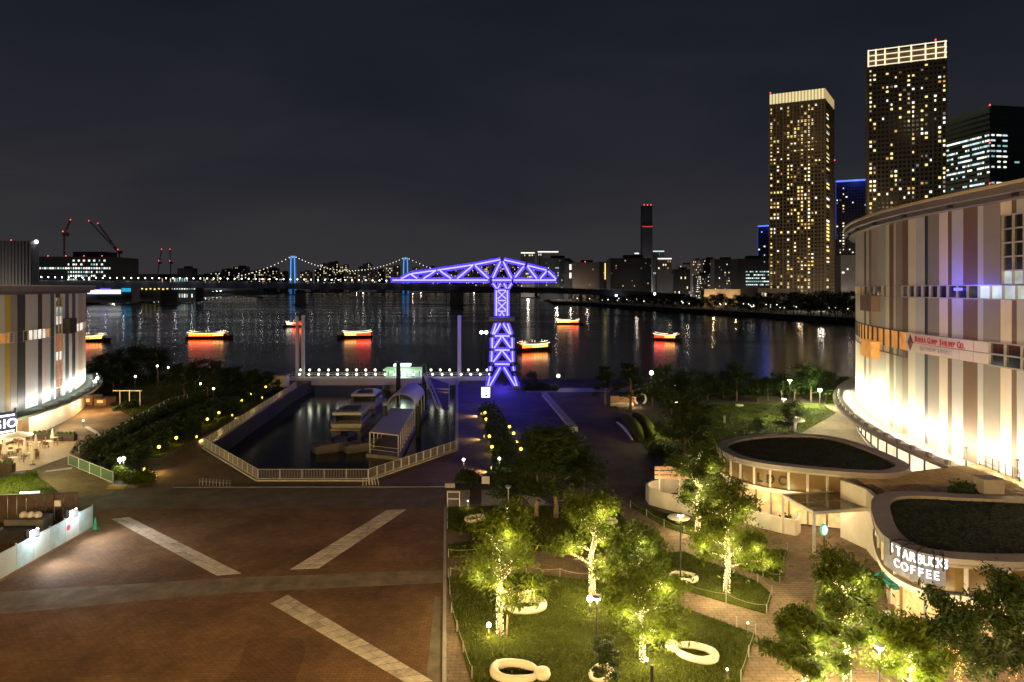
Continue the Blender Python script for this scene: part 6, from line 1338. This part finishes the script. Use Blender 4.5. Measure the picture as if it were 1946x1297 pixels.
# rope fences round the lawns
rope_m = M('rope', (.24, .22, .16), .7, var=.15)
def rope(label, pts, every=3.0, h=.62):
    g = Gp(pts, .06); t = thing('rope_fence', label, 'fence', g[0]); st = []
    for a, b in zip(g, g[1:]):
        n = max(1, round((b-a).length/every)); st += [a.lerp(b, i/n) for i in range(n)]
    st.append(g[-1]); m = MB()
    for p in st: MB().tube(p, p+Vector((0, 0, h)), .035, .03, 6).build('post', steel, t)
    for a, b in zip(st, st[1:]): m.path([a.lerp(b, u)+Vector((0, 0, h-.05-.16*4*u*(1-u))) for u in (0, .25, .5, .75, 1)], .018, 5)
    m.build('rope', rope_m, t); return t
rope('rope fence down the left edge of the front lawn', [(852, 1098), (858, 1165), (880, 1240), (897, 1290)]); rope('rope fence along the right corner of the front lawn', [(1400, 1193), (1436, 1207), (1408, 1297)], 2.2); rope('rope fence along the lower edge of the middle lawn', [(1190, 1093), (1280, 1117), (1380, 1146), (1457, 1168), (1467, 1131), (1440, 1109)], 2.6); rope('rope fence round the small lawn before the glass canopy', [(1400, 1077), (1450, 1096), (1482, 1108), (1496, 1047), (1440, 1048)], 2.6); rope('rope fence along the slim lawn by the terrace wall', [(1198, 964), (1262, 1001), (1340, 1028)], 2.6)
rope('rope fence along the near edge of the back lawn', [(852, 1059), (1000, 1048), (1100, 1050), (1200, 1046)], 2.8); rope('rope fence at the left edge of the back lawn', [(850, 968), (850, 1006)], 2.4); rope('rope fence across the top edge of the front lawn', [(856, 1096), (1000, 1090), (1130, 1105)], 2.8)
for (pts, lab) in (([(1392, 1190), (1392, 1196)], ''),): pass
# planting stakes by the slender tree
sk = thing('tree_stake', 'dark support stakes at the foot of the slender lit tree', 'stake', G(958, 1212)); b = G(958, 1212)
for dx in (-.2, .15): MB().tube(b+Vector((dx, 0, 0)), b+Vector((dx+.05, 0, 1.3)), .05).build('stake', bark, sk)
bo = tag(settle(MB().lathe([(.09, 0), (.09, .9), (.06, .95)], G(1239, 1300), 10).build('bollard', black)), 'dark bollard at the bottom edge below the low wide tree', 'bollard')
park_lamp('tiny lit bollard lamp at the bottom edge of the front lawn', 1382, 1290, 1277, 22, (1, .8, .2), 'o', hs=.3); park_lamp('thin pale lamp stake at the right corner of the front lawn', 1421, 1212, 1188, 25, (1, .85, .4), 'o', hs=.25)
# boards, frames and small furniture
def board(label, px, py, ytop, wpx, mat, name='notice_board', cat='sign', legs=True, depth=.12):
    b = G(px, py); k = b.y/FP; h = (py-ytop)*k; w_ = wpx*k; t = thing(name, label, cat, b); MB().box((0, 0, h*.62), (w_, depth, h*.76)).build('panel', mat, t, False)
    for s in (-1, 1): MB().box((s*w_*.38, .05, h*.12), (.06, .06, h*.24)).build('leg', steel_d, t, False)
board('white notice board in front of the clipped hedge', 923, 924, 906, 15, white); board('low grey board beside the rounded bush', 855, 930, 919, 19, conc)
fr_ = thing('display_frame', 'thin white open frame at the top left corner of the park', 'frame', G(862, 964)); b = G(862, 964)
for dx in (-.55, .55): MB().box(b+Vector((dx, 0, .7)), (.06, .06, 1.4)).build('leg', white, fr_)
for z in (.75, 1.38): MB().box(b+Vector((0, 0, z)), (1.1, .06, .06)).build('bar', white, fr_)
bk2 = thing('bike_rack', 'row of thin metal bike hoops beside the dock corner', 'bike rack', G(405, 926)); 
for i in range(9): a = G(382+6.5*i, 923+.5*i); MB().path([a+Vector((-.16, 0, 0)), a+Vector((-.16, 0, .65)), a+Vector((.16, 0, .75)), a+Vector((.16, 0, 0))], .025, 5).build('hoop', steel, bk2)
MB().beam(G(378, 922)+Vector((0, 0, .4)), G(438, 927)+Vector((0, 0, .4)), .04).build('rail', steel, bk2)
pk_ = thing('bicycle_stand', 'tangle of pale bicycle stands at the right fence corner', 'bike rack', G(700, 925))
for i in range(4): a = G(694+6*i, 924); MB().path([a+Vector((-.25, .1*i, 0)), a+Vector((-.2, 0, .8)), a+Vector((.25, .2, .75)), a+Vector((.35, .3, 0))], .04, 5).build('hoop', rail_m, pk_)
pw_ = thing('play_wall', 'pinkish low wall with an upright slab and a white arch beyond the trees', 'wall', G(1190, 772)); a = G(1160, 768)
b = G(1198, 768); MB().beam(a+Vector((0, 0, .7)), b+Vector((0, 0, .7)), .4, 1.4).build('wall', M('pink wall', (.42, .26, .18), .7, var=.1), pw_); MB().box(G(1204, 768)+Vector((0, 0, 1.4)), (.9, .5, 2.8)).build('slab', M('orange slab', (.5, .22, .13), .7), pw_); c = G(1217, 770); MB().path([c+Vector((math.cos(R(a2))*.95, 0, 1.05+math.sin(R(a2))*.95)) for a2 in range(-60, 245, 15)], .16, 8).build('arch', white, pw_); lamp('wall_glow', c+Vector((-1.5, -2, 1.0)), 150, (1, .62, .3), pw_, size=.3)
# curved grass mounds with white edging
for i, (pp, h, mat, lab) in enumerate(([[(1172, 806), (1188, 815), (1202, 840)], .9, white, 'thin white crescent edging wall on the grass mounds'], [[(1184, 797), (1206, 815), (1218, 840)], 1.1, lawn_m, 'left curved grass mound behind the white crescent edging'], [[(1205, 793), (1228, 812), (1240, 838)], 1.2, lawn_m, 'right curved grass mound behind the white crescent edging'])):
    g = Gp(pp); m = MB(); fine = [g[0].lerp(g[1], u).lerp(g[1].lerp(g[2], u), u) for u in [k/10 for k in range(11)]]; wd = .25 if i == 0 else 1.1
    m.path([p+Vector((0, 0, h*.3)) for p in fine], [wd*(.35+.65*math.sin(math.pi*k/10)) for k in range(11)], 10); tag(settle(m.build('grass_mound' if i else 'edging_wall', mat, None, smooth=True)), lab, 'mound' if i else 'wall')
ms = thing('mushroom_shelter', 'small white mushroom shaped shelter at the edge of the far lawn', 'shelter', G(1509, 822)); b = G(1509, 822); MB().lathe([(.35, 0), (.3, .9), (.45, 1.6)], b, 12).build('stem', offwhite, ms, smooth=True); MB().lathe([(.05, 1.55), (1.35, 1.62), (1.45, 1.75), (.9, 2.05), (.05, 2.15)], b, 20).build('cap', offwhite, ms, smooth=True); lamp('shelter_light', b+Vector((1.2, -1.6, 1.5)), 70, (1, .85, .6), ms, size=.3)
mk = thing('white_post', 'single white post standing on the far green lawn', 'post', G(1377, 806)); b = G(1377, 806); MB().box(b+Vector((0, 0, .6)), (.22, .22, 1.2)).build('post', white, mk); MB().box(b+Vector((0, 0, 1.22)), (.26, .26, .06)).build('cap', conc, mk)
lamp_l = thing('floodlight', 'bright floodlight on a short mast washing the far green lawn', 'floodlight', G(1558, 772)); b = G(1558, 772); MB().tube(b, b+Vector((0, 0, 2.6)), .06).build('post', steel_d, lamp_l); MB().box(b+Vector((0, 0, 2.7)), (.5, .3, .35)).build('head', WHITE_LAMP, lamp_l); lamp('lawn_flood', b+Vector((-.6, -.6, 2.7)), 6000, (.9, 1, .5), lamp_l, size=.2)
lamp('pavilion_lawn_light', G(1270, 830)+Vector((0, 0, 2.2)), 900, (1, .95, .3), ms, size=.2)
# tables and chairs of the coffee pavilion seen through the branches
def table_set(label, px, py, z=0.0, seat=True, tcol=None, grp=None):
    b = G(px, py); t = thing('cafe_table', label, 'table', b, random.random(), grp); MB().lathe([(.02, .7), (.42, .7), (.42, .74), (.02, .745)], (0, 0, 0), 16).build('top', tcol or offwhite, t, False); MB().lathe([(.24, 0), (.24, .03), (.03, .05), (.03, .7)], (0, 0, 0), 10).build('pedestal', steel_d, t, False)
    return t
def chair(label, b, rz, mat, grp):
    t = thing('cafe_chair', label, 'chair', b, rz, grp); MB().box((0, 0, .45), (.42, .42, .05)).build('seat', mat, t, False); MB().box((0, .2, .7), (.42, .04, .42)).build('backrest', mat, t, False)
    for x in (-.18, .18):
        for y in (-.18, .18): MB().tube((x, y, 0), (x, y, .44), .02, n=5).build('leg', steel_d, t, False)
    return t
chair_l = chair('brown cafe chair on the left terrace', (0, 0, -60), 0, M('chair brown', (.16, .09, .05), .6), 'chairs on the left cafe terrace')
fc = True
lt = 'round pale table on the left cafe terrace'
tabs = [(18, 868), (42, 846), (70, 852), (92, 850), (104, 842), (25, 882), (-10, 862), (12, 846), (60, 872)]
for i, (px, py) in enumerate(tabs):
    table_set(lt, px, py, grp='tables on the left cafe terrace'); b = G(px, py)
    for a in (0, 2.1, 4.2):
        loc = b+Vector((math.cos(a+i)*.8, math.sin(a+i)*.8, 0)); rz = a+i-math.pi/2
        if fc: chair_l.location = loc; chair_l.rotation_euler = (0, 0, rz); fc = False
        else: dup(chair_l, loc, rz)
for i, (px, py) in enumerate(((1640, 1205), (1690, 1190), (1750, 1225), (1600, 1180))):
    table_set('round table on the coffee terrace glimpsed between branches', px, py, grp='tables on the coffee terrace'); b = G(px, py)
    for a in (0, 3.1): o = dup(chair_l, b+Vector((math.cos(a+i)*.8, math.sin(a+i)*.8, 0)), a+i-math.pi/2, 'brown chair on the coffee terrace glimpsed between branches'); o['group'] = 'chairs on the coffee terrace'
# ---------------------------------------------------------------- left terrace: parasols, planters
cloth = M('parasol cream', (.66, .58, .48), .8, var=.05)
def parasol(label, px, py, ytop, open_, wpx=0):
    b = G(px, py); k = b.y/FP; h = (py-ytop)*k; t = thing('parasol', label, 'parasol', b); MB().tube((0, 0, 0), (0, 0, h), .035, .03, 8).build('pole', wood, t, False); MB().lathe([(.3, 0), (.3, .08), (.05, .12)], (0, 0, 0), 12).build('base', conc_d, t, False)
    if open_:
        rr = wpx*k/2
        for j in range(8):
            a0, a1 = 2*math.pi*j/8, 2*math.pi*(j+1)/8; p0 = Vector((0, 0, h)); p1_ = Vector((rr*math.cos(a0), rr*math.sin(a0), h*.8)); p2_ = Vector((rr*math.cos(a1), rr*math.sin(a1), h*.8)); dn = Vector((0, 0, -.14)); MB().add([p0, p1_, p2_, p1_+dn, p2_+dn], [(0, 1, 2), (1, 3, 4, 2)]).build('canopy_panel', cloth, t, False)
    else: MB().lathe([(.05, h*.2), (.3, h*.24), (.26, h*.4), (.14, h*.75), (.05, h*1.02)], (0, 0, 0), 9).build('folded_canopy', cloth, t, False)
parasol('open cream parasol on the left cafe terrace', 35, 855, 820, True, 48); parasol('folded cream parasol at the far left of the terrace', 8, 872, 832, False); parasol('folded cream parasol nearest the white shop wall', 68, 862, 826, False); parasol('folded cream parasol between the tables', 47, 868, 833, False); parasol('tall folded cream parasol at the terrace edge', 62, 884, 842, False); parasol('folded cream parasol by the dark planter', 100, 838, 815, False)
def planter(label, q0, q1, h, mat):
    a, b = G(*q0), G(*q1); t = thing('planter_box', label, 'planter', a); MB().beam((a.x, a.y, h/2), (b.x, b.y, h/2), .7, h).build('box', mat, t); 
    for k in range(5): u = (k+.5)/5; p = a.lerp(b, u); MB().ball((p.x, p.y, h+.1), .28, 6).build('plant', M('planter green', (.04, .07, .02), .9), t)
planter('long dark planter box along the back of the left terrace', (62, 838), (104, 834), .9, M('planter brown', (.05, .03, .025), .6)); planter('dark planter box at the right end of the left terrace', (106, 838), (144, 838), .85, MATS['planter brown']); planter('near dark planter box at the left picture edge', (-30, 898), (26, 897), .9, MATS['planter brown'])
for px, py, pw in ((25, 850, 420), (75, 848, 420), (40, 880, 300), (5, 870, 300), (105, 850, 260)): lamp('terrace_glow', G(px, py)+Vector((0, -.5, 2.6)), pw, (1, .78, .42), ml, size=.3)
sheet('cafe_terrace', M('cafe decking', (.42, .32, .2), .7, var=.2, scale=2), [(-60, 905), (60, 893), (128, 868), (146, 838), (100, 828), (-60, 860)], .008)
# paths on the left
sheet('mall_walk', brickmat('warm walk paving', (.30, .21, .13), (.25, .18, .12), (.12, .09, .06), .5, .25), [(100, 834), (128, 870), (62, 897), (130, 946), (205, 940), (240, 922), (213, 922), (130, 884), (160, 862), (262, 800), (420, 748), (170, 745), (140, 772)], .006)
for q in ([(152, 866), (132, 880), (248, 795), (262, 787), (262, 792)], [(160, 812), (168, 811), (212, 836), (204, 839)], [(84, 898), (88, 895), (138, 888), (136, 892)], [(262, 787), (250, 795), (355, 755), (362, 752)]): struct(MB().poly([Gp(q)], .012).build('pale_paving_strip', slab_a))
# terrace of the restaurant beyond the left mall
dk2 = thing('timber_terrace', 'timber clad kiosk and pergola lit orange beyond the left mall corner', 'kiosk', G(185, 772)); a = G(168, 770); k = a.y/FP
for px, w_, h in ((150, 22, 20), (176, 18, 16), (200, 22, 12)): q = G(px, 768); MB().box(q+Vector((0, 0, h*k/2)), (w_*k, 3, h*k)).build('wall', wood, dk2); MB().box(q+Vector((0, -1.53, h*k*.6)), (w_*k*.5, .06, h*k*.4)).build('window', EM('kiosk window', (1, .6, .2), .9), dk2)
for px in (228, 246, 266): q = G(px, 772); MB().box(q+Vector((0, 0, 1.3)), (.12, .12, 2.6)).build('post', white, dk2)
MB().beam(G(215, 772)+Vector((0, 0, 2.6)), G(270, 772)+Vector((0, 0, 2.6)), .15).build('beam', white, dk2)
for px, py, pw in ((170, 782, 420), (195, 784, 420), (215, 778, 260), (150, 790, 260)): lamp('kiosk_light', G(px, py)+Vector((0, -1, 1.8)), pw, (1, .55, .18), dk2, size=.3)
sl_ = thing('string_lamp', 'row of small white festoon lamps rising beside the left mall corner', 'lamp string', G(168, 760)); 
for i, (px, py) in enumerate(((159, 744), (167, 737), (174, 731), (180, 725), (185, 719))): p = P(px, py, 118); MB().ball(p, .22, 7).build('bulb', WHITE_LAMP, sl_)
MB().path([P(155, 747, 118), P(185, 719, 118), P(188, 750, 118)], .03, 4).build('cable', black, sl_)
park_lamp('short post lamp on the walk beside the white shop wall', 158, 812, 801, 40, (1, .9, .7), 'o', hs=.5)
# ---------------------------------------------------------------- building site at the left edge: hoarding, sheet pile wall, tent, cone
hd = thing('site_hoarding', 'pale blue white site hoarding slanting across the left edge under two floodlights', 'hoarding', G(90, 1050)); ha, hb_ = G(-130, 1180), G(176, 1005); n = 9; hm = M('hoarding white', (.42, .49, .52), .45, var=.08, scale=1.5); hm2 = M('hoarding printed blue', (.33, .46, .53), .45, var=.25, scale=1.1); hh = 1.75
for i in range(n):
    a, b = ha.lerp(hb_, (i+.01)/n), ha.lerp(hb_, (i+.99)/n); MB().beam((a.x, a.y, .18+hh/2), (b.x, b.y, .18+hh/2), .06, hh).build('hoarding_panel', hm if i % 2 else hm2, hd)
for i in range(n+1): q = ha.lerp(hb_, i/n); MB().box((q.x-.1, q.y+.12, 1.0), (.08, .08, 2.0)).build('post', steel, hd)
MB().beam((ha.x, ha.y, .1), (hb_.x, hb_.y, .1), .25, .16).build('foot_rail', M('hoarding foot brown', (.2, .12, .08), .7), hd)
dv = (hb_-ha).normalized(); nv = Vector((dv.y, -dv.x, 0)); q = ha.lerp(hb_, .80)+nv*.05
rs = MB(); rs.lathe([(.01, -.01), (.22, -.01), (.22, .01), (.01, .01)], (0, 0, 0), 14); o = rs.build('red_emblem', red_ink, hd, False); o.location = q+Vector((0, 0, 1.2))-hd.location; o.rotation_euler = (R(90), 0, math.atan2(dv.y, dv.x))
for u, px in ((.55, 45), (.83, 132)):
    q = ha.lerp(hb_, u); f = thing('site_floodlight', 'floodlight glaring on top of the hoarding %s' % ('near its middle' if u < .7 else 'near its right end'), 'floodlight', (q.x, q.y, 1.93)); MB().tube((0, .1, -.3), (0, .1, .2), .03).build('bracket', steel_d, f, False); MB().box((0, 0, .25), (.86, .2, .56)).build('head', steel_d, f, False); o = MB().box((0, 0, 0), (.8, .05, .5)).build('lens', EM('flood lens', (.9, .97, 1), 30, True), f, False); o.location = (nv.x*.12, nv.y*.12, .25); o.rotation_euler = (0, 0, math.atan2(dv.y, dv.x)); lamp('flood_light', q+nv*.9+Vector((0, 0, 2.1)), 200, (.95, .97, .94), f, size=.2); lamp('flood_beam', q+nv*.35+Vector((0, 0, 2.2)), 4200, (1, .96, .9), f, 'SPOT', .2, q+nv*6, 120, .9)
pw3 = thing('sheet_pile_wall', 'brown corrugated site wall behind the hoarding with a white lamp tube on top', 'wall', G(70, 985)); wa, wb3 = G(-160, 1000), G(147, 988); n = 34; br = M('rusty brown panel', (.075, .05, .04), .6, var=.3, scale=1.5)
for i in range(n): a, b = wa.lerp(wb3, i/n), wa.lerp(wb3, (i+.93)/n); MB().beam((a.x, a.y+.12*(i % 2), 1.15), (b.x, b.y+.12*(i % 2), 1.15), .08, 2.3).build('panel', br, pw3)
MB().beam((wa.x, wa.y, 2.33), (wb3.x, wb3.y, 2.33), .2, .08).build('top_rail', steel_d, pw3); t0, t1 = G(30, 950, 2.35), G(67, 948, 2.35); MB().beam((wa.lerp(wb3, .64)).to_tuple()[:2]+(2.5,), (wa.lerp(wb3, .76)).to_tuple()[:2]+(2.5,), .1).build('lamp_tube', EM('tube white', (1, 1, .95), 5), pw3); q = wa.lerp(wb3, .7); lamp('tube_glow', G(55, 925)+Vector((0, -1.5, 2.9)), 1500, (1, .95, .35), pw3, size=.5); lamp('tube_glow', G(5, 925)+Vector((0, -1.5, 2.9)), 1200, (1, .95, .35), pw3, size=.5)  # two lamps added over the lawn to brighten it, away from the tube
MB().box((wa.lerp(wb3, .88)).to_tuple()[:2]+(1.5,), (.5, .3, .5)).build('notice', white, pw3)
st2 = thing('site_tent', 'low dark site shelter and material stack behind the hoarding', 'shelter', G(60, 1010)); b = G(58, 1012); MB().prism([(b.x-1.6, b.y-.8), (b.x+1.6, b.y-.8), (b.x+1.3, b.y+.8), (b.x-1.3, b.y+.8)], 0, 1.3).build('stack', conc_d, st2)
for dx in (-.5, .1, .7): MB().ball(b+Vector((dx, -.1, 1.45)), .3, 8).build('sack', offwhite, st2)
MB().box(G(15, 1030)+Vector((0, 0, .5)), (3.2, .8, 1.0)).build('bench_frame', steel_d, st2)
cn_ = thing('traffic_cone', 'green cone standing at the right end of the site hoarding', 'cone', G(181, 1006)); MB().box((0, 0, .03), (.5, .5, .06)).build('base', M('cone green', (.02, .22, .13), .6), cn_, False); MB().lathe([(.2, .06), (.04, 1.0), (.02, 1.02)], (0, 0, 0), 12).build('body', MATS['cone green'], cn_, False)
yc = thing('manhole_kerb', 'low yellow painted kerb stone at the near tip of the planted slope', 'kerb', G(222, 928)); q = G(222, 928); MB().box(q+Vector((0, 0, .12)), (1.7, .8, .24)).build('stone', M('yellow stone', (.4, .3, .08), .7), yc); MB().box(q+Vector((1.4, .1, .1)), (1.0, .7, .2)).build('dark_stone', conc_d, yc)

for px, py, lab in ((1836, 886, 'short dark post with added light on the tiled roof edge near the mall'), (1934, 912, 'dark post with added light on the tiled roof edge at the right picture edge')):
    q = G(px, py, 4.5); t = thing('roof_lamp', lab, 'lamp post', q); MB().tube((0, 0, 0), (0, 0, 1.5), .07, .06, 8).build('post', black, t, False); MB().lathe([(.06, 1.5), (.17, 1.56), (.17, 1.62), (.05, 1.7)], (0, 0, 0), 10).build('hood', black, t, False); lamp('lamp_light', q+Vector((-.3, -.2, 1.9)), 210, (1, .74, .36), t, size=.15)  # the posts are dark; their light is added to gild the tiles
rf = thing('roof_railing', 'thin dark railing along the tiled roof edge by the mall', 'railing', G(1880, 895, 4.5)); ra, rb2_ = G(1862, 885, 4.5), G(1952, 922, 4.5)
for i in range(8): q = ra.lerp(rb2_, i/7); MB().box(q+Vector((0, 0, .5)), (.05, .05, 1.0)).build('post', black, rf)
m = MB(); m.beam(ra+Vector((0, 0, 1)), rb2_+Vector((0, 0, 1)), .05); m.beam(ra+Vector((0, 0, .5)), rb2_+Vector((0, 0, .5)), .04); m.build('rail', black, rf)
